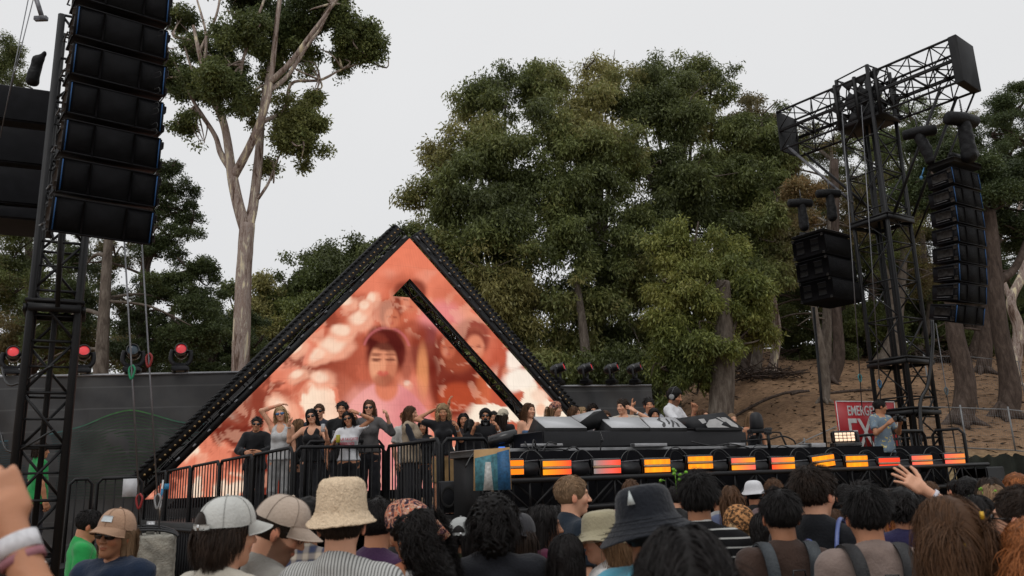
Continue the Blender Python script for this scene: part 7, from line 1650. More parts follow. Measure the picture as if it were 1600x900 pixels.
for k in range(len(pts)-1): wire_fence(f'galvanised wire fence panel at the slope foot, {ordn[k]} from the left', pts[k], pts[k+1])
pts = [XY(1470, 29.5), XY(1543, 29), XY(1620, 28)]
for k in range(2): wire_fence(['galvanised fence panel higher up between the two thick trunks', 'galvanised fence panel higher up at the right edge'][k], pts[k], pts[k+1], 1.9)
# exit sign
a, c, e_ = P(1306, 633, 15.9), P(1396, 621, 16.6), P(1319, 703, 15.9)
ex_ = unit((c-a)*[1, 1, 0]); wS_ = np.linalg.norm((c-a)[:2]); zt_s = (a[2]+c[2])/2; hS_ = 1.02
sg_ = empty('exit_sign', (a[0], a[1], zt_s-hS_), 'red emergency exit sign with white letters behind the man with the camera', 'sign'); nS_ = np.cross(ex_, EZ); print('sign', wS_, a[2], c[2], e_[2])
b = MB(); b.prism([(0, 0), (wS_, 0), (wS_, hS_), (0, hS_)], .03, (0, 0, 0)-nS_*.03, ex_, EZ); b.build('board', mat('sign_red', (.42, .012, .02), rough=.45, var=.06), sg_)
WH = mat('sign_white', (.7, .7, .7), rough=.5)
b = MB()
for x0, x1, y0, y1 in ((0, wS_, hS_-.018, hS_), (0, .018, 0, hS_), (wS_-.018, wS_, 0, hS_), (0, wS_, 0, .018)): b.prism([(x0, y0), (x1, y0), (x1, y1), (x0, y1)], .004, nS_*.001, ex_, EZ)
b.build('white_border', WH, sg_)
Mt = np.stack([ex_, EZ, nS_], 1)
text_mesh('lettering', 'EMERGENCY', .27, WH, sg_, ex_*(wS_*.5+.02)+EZ*(hS_-.2)+nS_*.004, Mt, .72)
text_mesh('lettering', 'EXIT', .78, WH, sg_, ex_*(wS_*.5+.0)+EZ*(hS_*.36)+nS_*.004, Mt, .72)
for x_ in (.1, wS_-.1):
    b = MB(); b.bar(ex_*x_-nS_*.06+[0, 0, -(zt_s-hS_)+gz(a[0], a[1])], ex_*x_-nS_*.06+[0, 0, hS_], .025, 6); b.build('post', GAL(), sg_)

# ------------------------------------------------------------------ small gear on the stage
gear = lambda name, label, p, cat, rz=0: empty(name, tuple(p), label, cat, None, rz)
p = front_at(1322, 697); p = ray_plane(1322, 697, FR(0, .55), SN); g = gear('flood_light', 'small lit warm-white floodlight on the stage corner under the exit sign', (p[0], p[1], p[2]), 'floodlight', yaw_s-.5)
b = MB(); b.box((0, 0, .02), (.42, .2, .07), None, .015); b.box((-.03, 0, .14), (.34, .12, .17), rotx(-.1), .02); b.box((.16, .0, .13), (.07, .16, .16), None, .02); b.build('body', PLASTIC(), g)
b = MB()
for i in range(5):
    for j in range(3): b.box((-.155+i*.062, -.066, .09+j*.045), (.052, .012, .036), None, .004)
b.build('lamp_grid', mat('lamp_warm', (1.0, .72, .5), rough=.5, emit=.75), g)
p = ray_plane(1186, 700, FR(0, 1.0), SN); p[2] = zt_t; g = gear('dome_camera', 'black covered remote camera on a short stand beside the long-haired woman', p, 'camera', 0)
h_ = P(1187, 668, p[1])[2]-p[2]; b = MB(); b.lathe([(0, .23), (.05, .22), (.085, .18), (.1, .1), (.1, 0), (.09, -.02), (0, -.02)], (0, 0, h_), 18); b.build('hood', DKG(), g, True)
b = MB(); b.box((0, 0, h_-.05), (.26, .2, .06), None, .015); b.bar((0, 0, 0), (0, 0, h_-.06), .025, 8); b.box((0, 0, .01), (.3, .3, .02)); b.bar((-.1, 0, h_-.05), (.35, .05, h_-.08), .012, 6); b.bar((.35, .05, h_-.08), (.42, .05, 0), .014, 6); b.build('stand', BLK(), g)
b = MB(); b.box((.16, -.02, h_-.03), (.1, .05, .05), None, .01); b.build('monitor', PLASTIC(), g)
p = ray_plane(1204, 716, FR(0, .3), SN); g = gear('mic_stand', 'straight black stand rising in front of the booth table beside the dome camera', (p[0], p[1], zt_t-.06), 'stand'); hh = P(1204, 676, p[1])[2]-(zt_t-.06)
b = MB(); b.bar((0, 0, 0), (0, 0, hh), .022, 8); b.bar((-.38, 0, hh*.55), (.02, 0, hh*.62), .012, 6); b.box((0, 0, hh), (.1, .05, .05), None, .01); b.tube(smooth_path([(.02, 0, hh*.6), (.2, 0, hh*.75), (.33, 0, hh*.5), (.36, 0, .05)], 5), .012, 5); b.build('tube', BLK(), g)
p = P(788, 700, 10.3); g = gear('pan_camera', 'black barrel-shaped remote camera on a bracket above the cardboard sign', p, 'camera', 0)
b = MB(); b.tube([(-.20, 0, .08), (-.19, 0, .08), (.0, 0, .12), (.16, 0, .15), (.17, 0, .15)], [.05, .075, .085, .085, .06], 14); b.build('barrel', PLASTIC(), g, True)
b = MB(); b.box((.14, 0, -.02), (.1, .12, .2), None, .02); b.box((.0, 0, -.10), (.4, .25, .06), None, .015); b.bar((.05, 0, -.1), (.05, 0, -(p[2]-1.2)), .03, 8); b.build('bracket', DKG(), g)
b = MB(); b.box((-.03, -.07, -.02), (.09, .03, .07), None, .01); b.build('blue_lamp', mat('blue_led', (.03, .15, .6), rough=.3, emit=.8), g)
for k, (px, lab) in enumerate(((716, 'black speaker box with two round ports beside the cardboard sign'),)):
    p = np.array([XY(px, 10.1)[0], 10.1, 0]); zt_ = P(px, 751, 10.1)[2]; g = gear('monitor_speaker', lab, (p[0], p[1], 0), 'speaker', .15)
    b = MB(); b.box((0, .2, zt_-.19), (.46, .4, .38), None, .012); b.build('cabinet', DKG(), g)
    for x_ in (-.12, .12):
        b = MB(); b.lathe([(.07, 0), (.085, .008), (.095, 0)], (x_, -.002, zt_-.19), 18, rotx(math.pi/2), sy=1.4); b.lathe([(0, -.03), (.05, -.02), (.075, 0)], (x_, -.0, zt_-.19), 18, rotx(math.pi/2)); b.build('port', mat('deep_black', (.004, .004, .004), rough=.8), g)
    b = MB(); b.box((0.1, .2, (zt_-.4)/2), (1.2, .5, zt_-.4), None, .01); b.build('riser_case', BLK2(), g)
for k, (px0, px1, py, lab) in enumerate(((716, 735, 740, 'short black pipe bracket above the speaker box'), )):
    p = P(px0, py, 10.0); b = MB(); b.bar((0, 0, 0), (.15, 0, 0), .03, 8); b.bar((.15, .03, 0), (.15, .03, .25), .02, 6); b.box((.22, 0, .07), (.12, .05, .04), roty(-.3)); o = b.build('pipe_bracket', mat('worn_steel', (.12, .12, .13), rough=.4, metal=.5, var=.5, scale=9)); o.location = tuple(p); tag(o, lab, 'bracket')
# tangle of cables at the booth's left end
for k in range(6):
    rg = np.random.default_rng(200+k); a = P(745+rg.random()*80, 690+rg.random()*12, 10.6); c = P(800+rg.random()*90, 700+rg.random()*10, 10.2); pts = [a, (a+c)/2+rg.normal(size=3)*[.1, .05, .08]+[0, 0, .06], (a+c)/2+rg.normal(size=3)*[.1, .05, .05], c]
    b = MB(); b.tube(smooth_path(pts, 6), .009, 5); o = b.build('loose_cable', mat('cable_grey', (.05, .05, .055), rough=.4), None, True, origin=a); tag(o, f'loose {["dark", "looped", "short", "long", "bent", "curled"][k]} cable in the tangle at the left end of the booth', 'cable', 'tangled cables')
b = MB(); p = FR(.15, 1.3, ZD); b.box((0, 0, .35), (1.1, .5, .7), M_s, .02); b.box((0, 0, .72), (1.2, .55, .05), M_s, .01); o = b.build('equipment_case', BLK2()); o.location = tuple(p); tag(o, 'black equipment case at the left end of the booth under the cables', 'case')
for k, (u_, lab) in enumerate(((7.9, 'black case at the right end of the front truss'), )):
    b = MB(); p = FR(7.85, -.1, 0); b.box((0, 0, 1.3), (.5, .5, .8), M_s, .02); b.box((0, 0, .45), (.55, .55, .9), M_s, .02); b.lathe([(.05, 0), (.09, .006), (.1, 0)], SN*.262+[0, 0, 1.4], 16, np.stack([SD, EZ, SN], 1)); o = b.build('case_stack', BLK2()); o.location = tuple(p); tag(o, lab, 'case')
# the sign held above the crowd: kraft board with a plain sea-coloured print
p = P(769, 766, 6.9); g = gear('cardboard_sign', 'cardboard sign with a blue-green seaside print held up over the crowd', p, 'sign', -.06); k_ = 6.9/FPX*1.0
def sgp(px, py): return ((px-769)*k_*1.02, (766-py)*k_*1.05)
b = MB(); b.prism([sgp(741, 766), sgp(798, 766), sgp(797, 706), sgp(743, 708)], .006, (0, .008, 0), EX, EZ); b.build('board', mat('kraft', (.42, .26, .12), rough=.9, var=.12, scale=15), g)
b = MB(); b.prism([sgp(744, 766), sgp(778, 766), sgp(778, 714), sgp(744, 720)], .003, (0, -.001, 0), EX, EZ); b.build('teal_print', mat('teal_print', (.05, .17, .20), rough=.6, var=.5, scale=28), g)
b = MB(); b.prism([sgp(778, 766), sgp(797, 766), sgp(796, 709), sgp(778, 713)], .003, (0, -.001, 0), EX, EZ); b.build('blue_print', mat('blue_print', (.02, .10, .22), rough=.6, var=.35, scale=50), g)
b = MB(); b.prism([sgp(756, 766), sgp(771, 766), sgp(768, 726), sgp(760, 726)], .002, (0, -.005, 0), EX, EZ); b.build('pale_shape', mat('pale_print', (.42, .42, .40), rough=.6, var=.3, scale=40), g)
b = MB(); b.bar((0, .02, -.35), (0, .02, .1), .012, 6); b.build('stick', mat('wood_stick', (.3, .2, .1), rough=.8), g)
print('rig', round(time.time()-T0, 1))
# ------------------------------------------------------------------ people on the stage
GS = 'guests on the stage'
B1 = ZD
def hip_hand(): pass
def can(ctx, i, col, label):
    w_, y_, z_ = ctx['wrists'][i]; p = w_+y_*.09-z_*.03; b = MB(); b.lathe([(0, -.06), (.028, -.058), (.032, -.05), (.032, .05), (.027, .058), (0, .058)], p, 14); R = ctx['root'].matrix_basis
    o = b.build('drink_can', mat('can_paint', col, rough=.3, metal=.3, var=.1), None, True)
    M = Matrix.Rotation(ctx['root'].rotation_euler[2], 4, 'Z'); q = M @ Vector(p); me = o.data
    shift(o, -p); o.location = Vector(ctx['root'].location)+q; tag(o, label, 'drink can')
def phone(ctx, i, label, dir_=.10):
    w_, y_, z_ = ctx['wrists'][i]; p = w_+y_*dir_-z_*.03; x_ = np.cross(y_, z_); b = MB(); b.box((0, 0, 0), (.07, .145, .009), np.stack([x_, y_, z_], 1), .003); o = b.build('mobile_phone', mat('phone_glass', (.02, .02, .025), rough=.1))
    M = Matrix.Rotation(ctx['root'].rotation_euler[2], 4, 'Z'); o.location = Vector(ctx['root'].location)+M @ Vector(p); o.rotation_euler = (0, 0, ctx['root'].rotation_euler[2]); tag(o, label, 'phone')
def cam_held(ctx, label):
    w_ = (ctx['wrists'][0][0]+ctx['wrists'][1][0])/2+(ctx['wrists'][0][1]+ctx['wrists'][1][1])*.04+np.array([0, .03, .02]); rz = ctx['root'].rotation_euler[2]
    M = Matrix.Rotation(rz, 4, 'Z'); r_ = empty('photo_camera', Vector(ctx['root'].location)+M @ Vector(w_), label, 'camera', None, rz)
    b = MB(); b.box((0, 0, 0), (.14, .06, .09), None, .01); b.box((0, 0, .055), (.05, .05, .03), None, .008); b.box((.055, .02, 0), (.035, .04, .08), None, .01); b.build('camera_body', PLASTIC(), r_)
    b = MB(); b.lathe([(.03, .0), (.036, .01), (.036, .06), (.04, .065), (.04, .10), (.034, .10), (.03, .08), (0, .08)], (0, .03, -.005), 16, rotx(-math.pi/2)); b.build('lens', PLASTIC(), r_, True)
def shirt_text(ctx, rows, m, z, y=.15, size=.05, sx=.8):
    for k, t in enumerate(rows):
        s_ = ctx['s']; M = np.stack([(-1, 0, 0), (0, 0, 1), (0, 1, 0)], 1).astype(float)
        text_mesh('shirt_print', t, size*s_, m, ctx['shirt'], np.array([0, y*s_, (z-k*size*1.15)*s_]), M, sx, .001)
def band_print(ctx): shirt_text(ctx, ['YOUR FAVORITE', 'REFERENCE'], mat('red_ink', (.45, .02, .05), rough=.7), 1.29, .172, .062, .72)
PPL = []
def pp(*a, **k): PPL.append((a, k)); return person(*a, **k)
def ex_many(*fs):
    def f(c):
        for g_ in fs: g_(c)
    return f
pp(401, 649, 13.7, 168, 'man in black hoodie and dark sunglasses leaning on the side railing, first from the left', GS, B1, 'tan', 'swept', 'black', top='hoodie', tc=(.008, .008, .010), glasses='dark', hr=-4, aL=((-.3, .5, -.8), (.5, .7, -.15), 'relax'), aR=((.3, .5, -.8), (-.5, .7, -.15), 'relax'))
pp(440, 632, 12.9, 170, 'blond woman in white tank top and blue glasses, one arm over her head', GS, B1, 'fair', 'long', 'blond', top='tank', tc=(.5, .5, .5), sex='f', glasses='blue', hr=8, aR=((.5, .1, .72), (-.95, -.1, .3), 'relax'), bottom='pants', bc=(.4, .4, .4))
pp(468, 652, 13.3, 60, 'woman with light brown hair and sheer black top turned away, behind the laughing woman', GS, B1, 'fair', 'long', 'lightbrown', top='long', tc=(.012, .012, .014), sex='f')
pp(489, 636, 12.5, 176, 'laughing woman in black with black head covering and sunglasses raising her fist', GS, B1, 'fair', 'bob', 'black', top='tank', tc=(.010, .010, .012), sex='f', glasses='dark', hr=10, aR=((.5, .4, -.5), (-.05, .3, 1), 'fist'), aL=((-.3, .4, -.6), (.0, .6, .5), 'hold'), hlen=.24,
   extra=ex_many(lambda c: wristband(c, 1, (.3, .3, .3)), lambda c: can(c, 0, (.45, .45, .46), 'white and red drink can held by the laughing woman in black')))
pp(499, 628, 13.3, 175, 'man with brown hair and sunglasses standing close behind the laughing woman', GS, B1, 'fair', 'short', 'brown', top='tee', tc=(.03, .035, .05), glasses='dark')
pp(535, 624, 13.2, 178, 'man with parted black hair in a black printed t-shirt behind the white-shirted woman', GS, B1, 'tan', 'bangs' if False else 'swept', 'black', top='tee', tc=(.010, .010, .011), aL=((-.5, .5, -.5), (.2, .6, .6), 'relax'), extra=lambda c: shirt_text(c, ['PHOE'], mat('grey_ink', (.25, .25, .26), rough=.7), 1.26, .155, .11, .8))
pp(546, 640, 12.35, 178, 'woman in a white t-shirt with red lettering, arm bent over her head and sunglasses', GS, B1, 'tan', 'long', 'black', top='tee', tc=(.62, .62, .64), sex='f', glasses='dark', hr=12, hlen=.36, aL=((-.7, .1, .5), (.85, .35, .4), 'relax'), aR=((.3, .35, -.8), (-.3, .8, .35), 'hold'), bottom='shorts', bc=(.012, .012, .014),
   extra=ex_many(band_print, lambda c: wristband(c, 0, (.5, .5, .5)), lambda c: can(c, 1, (.38, .34, .03), 'yellow drink can held by the woman in the white printed t-shirt')))
pp(577, 622, 12.8, 176, 'woman with brown hair and dark sunglasses in a sheer grey long-sleeved top', GS, B1, 'fair', 'long', 'brown', top='long', tc=(.10, .095, .095), sex='f', glasses='dark', hlen=.34, aL=((-.55, .35, -.5), (.2, .4, .8), 'fist'))
pp(634, 640, 13.6, 140, 'person with reddish hair half hidden behind the woman in the fleece vest', GS, B1, 'fair', 'short', 'ginger', top='tee', tc=(.5, .48, .45))
pp(642, 632, 12.6, 100, 'woman with brown hair and cream fleece vest over black sleeves seen in profile', GS, B1, 'fair', 'long', 'brown', top='vest', tc=(.42, .33, .24), tkind='fleece', sex='f', hlen=.32, aR=((.25, .4, -.8), (.0, .95, .1), 'hold'), aL=((-.2, .4, -.8), (.1, .95, .15), 'hold'), extra=lambda c: phone(c, 1, 'phone held out by the woman in the cream fleece vest'))
pp(660, 655, 13.3, 170, 'woman in black between the vest wearer and the curly blonde', GS, B1, 'tan', 'long', 'black', top='long', tc=(.010, .010, .011), sex='f', hlen=.3)
pp(692, 628, 12.0, 172, 'curly blonde woman in black top and tan shorts, one hand behind her head', GS, B1, 'tan', 'longcurly', 'blond', top='tee', tc=(.010, .010, .012), sex='f', hlen=.40, hp=14, hr=4, aR=((.75, -.1, .25), (-.8, -.3, .45), 'relax'), aL=((-.35, .3, -.75), (.25, .65, .65), 'hold'), bottom='shorts', bc=(.30, .19, .085), extra=lambda c: wristband(c, 0, (.5, .5, .5)))
pp(724, 643, 13.0, 175, 'dark-haired woman in a dark lace top left of the black-hooded person', GS, B1, 'tan', 'long', 'black', top='tee', tc=(.03, .02, .02), sex='f', aR=((.4, .2, .5), (-.2, .2, .95), 'relax'))
pp(733, 668, 12.2, 10, 'person in a black hood leaning over the equipment, back turned', GS, B1, 'tan', 'bob', 'black', top='hoodie', tc=(.007, .007, .009), hat='beanie', hatc=(.009, .009, .011), hp=25, shoulders=1.1) if False else pp(733, 652, 12.2, 10, 'person in a black hooded top standing with the back turned beside the equipment', GS, B1, 'tan', 'bob', 'black', top='hoodie', tc=(.007, .007, .009), hp=22)
pp(758, 633, 12.3, 178, 'man with curly black hair and sunglasses aiming a video camera at chest height', GS, B1, 'tan', 'curly', 'black', top='tee', tc=(.012, .012, .014), glasses='dark', aL=((-.35, .45, -.75), (.35, .5, .85), 'hold'), aR=((.35, .45, -.75), (-.35, .5, .85), 'hold'), extra=ex_many(lambda c: cam_held(c, 'black video camera held by the man with sunglasses and curly hair'), lambda c: wristband(c, 0)))
pp(786, 636, 12.5, 35, 'woman with long brown hair under a backwards cream cap', GS, B1, 'tan', 'long', 'darkbrown', hat='cap_back', hatc=(.5, .44, .34), top='jacket', tc=(.010, .010, .011), sex='f', hlen=.36)
pp(771, 640, 13.4, 175, 'man with dark hair standing behind the cream-capped woman', GS, B1, 'tan', 'short', 'black', top='tee', tc=(.03, .03, .035))
pp(826, 627, 12.4, 160, 'woman with long auburn hair in a blue strapless top left of the booth', GS, B1, 'fair', 'long', 'brown', top='tube', tc=(.06, .12, .22), sex='f', hlen=.44, hy=-18, aL=((-.25, .35, -.85), (.3, .8, .2), 'hold'), extra=lambda c: phone(c, 0, 'phone in the hand of the woman in the blue strapless top'))
pp(867, 625, 13.0, 110, 'woman with a patterned headscarf over light brown hair behind the booth', GS, B1, 'fair', 'long', 'lightbrown', hat='bandana', top='tee', tc=(.25, .22, .2), sex='f')
pp(845, 652, 13.2, 150, 'person with dark hair peeking between the strapless-top woman and the headscarf', GS, B1, 'tan', 'short', 'darkbrown', top='tee', tc=(.1, .1, .1))
pp(897, 633, 13.6, 120, 'brown-haired woman looking right behind the first booth panel', GS, B1, 'fair', 'bob', 'brown', top='tee', tc=(.05, .05, .05), sex='f')
pp(909, 634, 13.9, 150, 'blond head just right of the brown-haired woman behind the booth', GS, B1, 'fair', 'bob', 'blond', top='tee', tc=(.1, .1, .1), sex='f')
pp(925, 628, 13.8, 170, 'man with brown hair and round sunglasses behind the tilted monitor', GS, B1, 'fair', 'messy', 'darkbrown', top='tee', tc=(.1, .1, .11), glasses='dark')
pp(945, 637, 13.2, 165, 'man with curly hair and sunglasses low behind the tilted monitor', GS, B1, 'fair', 'curly', 'brown', top='tee', tc=(.35, .3, .3), glasses='dark')
pp(972, 621, 12.7, 205, 'smiling man in a cream shirt waving behind the booth', GS, B1, 'fair', 'swept', 'darkbrown', top='shirt', tc=(.5, .45, .38), hy=18, aL=((-.85, .25, -.1), (.75, .3, .55), 'open'), extra=lambda c: wristband(c, 0))
pp(1013, 619, 13.5, 182, 'man making a peace sign with one hand up behind the booth', GS, B1, 'tan', 'swept', 'black', top='tee', tc=(.3, .3, .33), aR=((.3, .4, -.2), (-.1, .35, 1), 'peace'))
pp(1021, 633, 13.0, 175, 'dark-haired man with a bit of pink at his mouth beside the headphone-wearing performer', GS, B1, 'tan', 'curly', 'black', top='shirt', tc=(.3, .32, .4))
pp(1050, 600, 11.7, 125, 'bearded performer in a white t-shirt with headphones, hand at his chin', None, B1, 'tan', 'curly', 'black', top='tee', tc=(.66, .66, .68), beard=True, phones=True, hp=16, aR=((.3, .55, -.75), (-.35, .35, -.1), 'relax'), aL=((-.15, .45, -.75), (.25, .42, .95), 'fist'),
   extra=lambda c: wristband(c, 0, (.35, .02, .03), rad=.029), hlen=.04)
pp(1098, 637, 13.3, 150, 'woman with sunglasses pushed up in her brown hair right of the performer', GS, B1, 'fair', 'long', 'brown', top='tee', tc=(.12, .25, .35), sex='f')
pp(1143, 644, 13.6, 170, 'light-haired head barely showing over the patterned wedge', GS, B1, 'fair', 'crop', 'sandy', top='tee', tc=(.2, .2, .2))
pp(1174, 641, 12.3, 178, 'woman with long blond hair and brown sunglasses right of the patterned wedge', GS, B1, 'tan', 'long', 'sandy', top='tank', tc=(.02, .02, .022), sex='f', glasses='dark', hlen=.42)
pp(1372, 622, 12.55, 158, 'photographer in a pale blue patterned shirt holding a camera on the right stage corner', None, B1, 'olive', 'short', 'black', top='shirt', tc=(.16, .21, .26), tkind='floral', hy=-58, hp=8, hlen=.045, aL=((-.28, .35, -.85), (.45, .62, .55), 'hold'), aR=((.28, .35, -.85), (-.45, .62, .55), 'hold'), bc=(.012, .012, .014), extra=lambda c: cam_held(c, 'black camera in the hands of the photographer in the pale blue shirt'))
pp(66, 690, 12.0, 40, 'stage worker in a bright green t-shirt standing behind the left tower', None, gz(-7, 12), 'tan', 'short', 'darkbrown', top='tee', tc=(.02, .30, .08), bc=(.02, .02, .025), backpack=(.02, .02, .02)) if False else None
q_ = P(66, 688, 12.0); pp(66, 688, 12.0, 40, 'worker in a bright green t-shirt and dark pack standing behind the left tower', None, q_[2]-1.77, 'tan', 'tied', 'darkbrown', top='tee', tc=(.02, .26, .07), bc=(.02, .02, .025))
b = MB(); b.box((q_[0], 12.0, (q_[2]-1.77)/2-.005), (1.4, 1.0, q_[2]-1.78), None, .01); o = b.build('platform_box', BLK2(), None, False, origin=np.array([q_[0], 12.0, 0])); tag(o, 'black platform box under the green-shirted worker behind the left tower', 'platform')

# ------------------------------------------------------------------ the audience
GA = 'audience members'
def pA(px, py, Y, face, label, *a, **k):
    return pp(px, py, Y, face, label, GA, 0.0, *a, **k)
def earring(c, sd_=1):
    b = MB(); a_ = np.linspace(0, 2*math.pi, 17); b.tube([(sd_*.086+.004*math.sin(t), -.002+.021*math.cos(t), -.062+.021*math.sin(t)) for t in a_], .0016, 5); c['hput']('earring', b, SILVER(), c['root'], True)
def sprig(c, at=(.07, .04, .12), col=(.12, .35, .03), n=5, petals=None):
    rg = np.random.default_rng(3); at = np.array(at, float); b = MB(); b.tube([at-[0, 0, .07], at, at+[.0, .0, .03]], .002, 5)
    for k in range(n):
        d = rg.normal(size=3)*.022+[0, 0, .02]; b.prism([(-.012, 0), (0, -.007), (.012, 0), (0, .007)], .002, at+d, unit(rg.normal(size=3)), unit(rg.normal(size=3)))
        b.lathe([(0, .008), (.008, .004), (.009, -.004), (0, -.008)], at+d*1.2, 6)
    o = c['hput']('flower_sprig', b, mat('sprig', col, rough=.6, var=.3, scale=60), c['root'])
    if petals:
        b = MB(); b.lathe([(0, .006), (.012, .012), (.016, .004), (0, -.004)], at+[.0, .02, .045], 7); c['hput']('blossom', b, mat('petal', petals, rough=.6), o)
def hood_strap(c): pass
def stripe_print(c, z=1.26, m=None): pass
def crossbody(c):
    s_ = c['S']; pts = [s_((-.09, -.14, 1.2)), s_((-.0, -.14, 1.36)), s_((.085, -.09, 1.475)), s_((.10, .0, 1.48)), s_((.06, .10, 1.40)), s_((-.02, .17, 1.26)), s_((-.10, .15, 1.1))]; sp_ = smooth_path(pts, 5); G = np.stack([sp_-[.012, 0, 0], sp_+[.012, 0, 0]], 0); V, Q = solid_sheet(G, .004); mesh_obj('bag_strap', V, [Q], PLASTIC(), c['root'])
def logo_S(c):
    s_ = c['s']; M = np.stack([(-1, 0, 0), (0, 0, 1), (0, 1, 0)], 1).astype(float)
    text_mesh('chest_emblem', 'S', .075*s_, mat('emblem_white', (.6, .65, .64), rough=.6), c['shirt'], np.array([-.07, .152, 1.37])*s_, rotx(math.radians(25)) @ M, .9, .004)
def cap_patch(c, col=(.55, .6, .62)):
    b = MB(); G = np.zeros((4, 9, 3)); u = np.linspace(-.35, .35, 9)
    for a_, hz in enumerate((.062, .072, .082, .092)): k = math.cos(math.asin((hz-.028)/.108))**.8; G[a_, :, 0] = np.sin(u)*.0925*k; G[a_, :, 1] = np.cos(u)*.111*k-.004; G[a_, :, 2] = hz+np.cos(u)*.012
    V, Q = solid_sheet(G, .003); mesh_obj('cap_patch', c['XF'](V), [Q], mat('patch', col, rough=.7), c['root'])
def bead(c, at, col):
    b = MB(); b.tube([np.array(at)+[0, 0, .012], np.array(at)-[0, 0, .012]], .006, 8); c['hput']('hair_bead', b, mat('bead', col, rough=.3, metal=.3), c['root'], True)
def shoulder_tube(c):
    s_ = c['S']; sp_ = smooth_path([s_((.12, -.17, 1.25)), s_((.12, -.13, 1.40)), s_((.115, -.05, 1.50)), s_((.11, .04, 1.49)), s_((.11, .12, 1.40))], 5); b = MB(); b.tube(sp_, .010, 8); b.build('drinking_tube', mat('blue_tube', (.10, .14, .35), rough=.25), c['root'], True)
LEAN = None
# left cluster
pA(136, 791, 6.6, 60, 'man in a green t-shirt with a red flower behind his ear', 'tan', 'short', 'black', top='tee', tc=(.02, .30, .07), hp=18, hr=5, extra=lambda c: sprig(c, (-.075, .02, .03), petals=(.7, .1, .12)))
pA(181, 788, 4.25, 196, 'woman in tan cap, big sunglasses and navy jacket facing the camera', 'olive', 'bob', 'sandy', hat='cap', hatc=(.42, .26, .17), top='jacket', tc=(.008, .018, .042), sex='f', glasses='dark', hy=-8, hr=-6, extra=ex_many(logo_S, cap_patch), hlen=.16, shoulders=1.2)
pA(358, 766, 3.0, 32, 'man in a white cap with back strap opening and a cream collared shirt', 'fair', 'mullet', 'darkbrown', hat='cap_strap', hatc=(.52, .52, .49), top='shirt', tc=(.46, .42, .35), hy=10, hlen=.10, shoulders=1.02)
pA(424, 761, 3.25, 60, 'mustached man in a beige flat-brim cap looking down to the right', 'fair', 'short', 'darkbrown', hat='cap', hatc=(.46, .37, .30), top='tee', tc=(.3, .29, .26), hp=24, hy=18, glasses='clear', beard=True)
pA(483, 764, 4.3, 8, 'man with curly black hair in a blue and tan plaid shirt', 'olive', 'curly', 'black', top='shirt', tc=(.2, .2, .2), tkind='plaid')
pA(536, 738, 3.0, 8, 'man in a cream fleece bucket hat and ribbed grey collared shirt', 'fair', 'short', 'darkbrown', hat='sherpa', hatc=(.8, .62, .43), top='shirt', tc=(.52, .52, .50), tkind='rib', hlen=.05, hy=-10)
pA(592, 770, 3.9, 25, 'person with straight black hair hidden behind the fleece bucket hat', 'tan', 'short', 'black', top='tee', tc=(.05, .02, .06))
pA(650, 766, 3.5, 318, 'woman in a paisley bandana and hoop earring with dark curly hair and white tank top', 'olive', 'longcurly', 'black', hat='bandana', top='tank', tc=(.5, .48, .47), sex='f', hp=20, hy=-20, hlen=.30, extra=ex_many(lambda c: earring(c, 1), lambda c: earring(c, -1), crossbody), shoulders=1.1)
pA(720, 802, 5.0, 5, 'person in a small grey and white cap between the curly heads', 'tan', 'tied', 'black', hat='cap_strap', hatc=(.36, .37, .36), top='tee', tc=(.12, .14, .1), tkind='camo', shoulders=.9)
pA(771, 756, 3.75, 2, 'person with a big mop of curly black hair in a black shirt, centre left', 'tan', 'bigcurl', 'black', top='jacket', tc=(.010, .011, .015), shoulders=1.12)
pA(812, 795, 4.4, 12, 'person in a faded black cap with long brown hair', 'tan', 'long', 'darkbrown', hat='cap_back', hatc=(.035, .034, .038), top='tee', tc=(.2, .18, .18), sex='f', hlen=.3)
pA(848, 783, 4.6, 75, 'woman with black hair tucked back in a maroon hoodie, in profile', 'olive', 'long', 'black', top='hoodie', tc=(.085, .010, .035), sex='f', hlen=.22, hy=10)
pA(893, 737, 5.2, 72, 'young man with short sandy brown hair and navy t-shirt in profile', 'fair', 'short', 'sandy', top='tee', tc=(.012, .02, .032), hlen=.03, hy=12)
pA(884, 828, 3.7, 20, 'dark-haired woman low in the crowd with sunglasses on her head and a raised hand', 'tan', 'bob', 'black', top='hoodie', tc=(.085, .010, .035), sex='f', glasses=None, aR=((.25, .75, -.35), (-.1, .25, 1), 'hold'))
pA(940, 790, 3.9, 285, 'woman in a wide olive sun hat with wavy light brown hair, facing left', 'fair', 'wavy', 'lightbrown', hat='widebucket', hatc=(.33, .29, .19), top='tee', tc=(.6, .58, .56), sex='f', hy=-8, hp=6, aL=((-.2, .7, -.55), (.1, .6, .6), 'relax'))
pA(930, 795, 5.2, 20, 'dark-haired person beyond the olive sun hat', 'tan', 'long', 'darkbrown', top='tee', tc=(.03, .03, .04), sex='f')
pA(1015, 747, 2.55, 38, 'man in a black bucket hat with small white mark, dark glasses and an earring', 'olive', 'crop', 'black', hat='widebucket', hatc=(.009, .011, .016), top='hoodie', tc=(.10, .36, .48), glasses='dark', hr=-8, extra=lambda c: (bead(c, (.088, .0, -.055), (.6, .6, .6)), c['hput']('hat_mark', MB().prism([(-.012, -.02), (.014, -.02), (.002, .022)], .003, (.02, -.118, .1), EX, EZ), mat('emblem_white', (.6, .65, .64), rough=.6), c['root'])))
pA(1062, 803, 1.55, 4, 'close woman with smooth black hair at the bottom centre', 'tan', 'long', 'black', top='tee', tc=(.03, .03, .03), sex='f', hlen=.5)
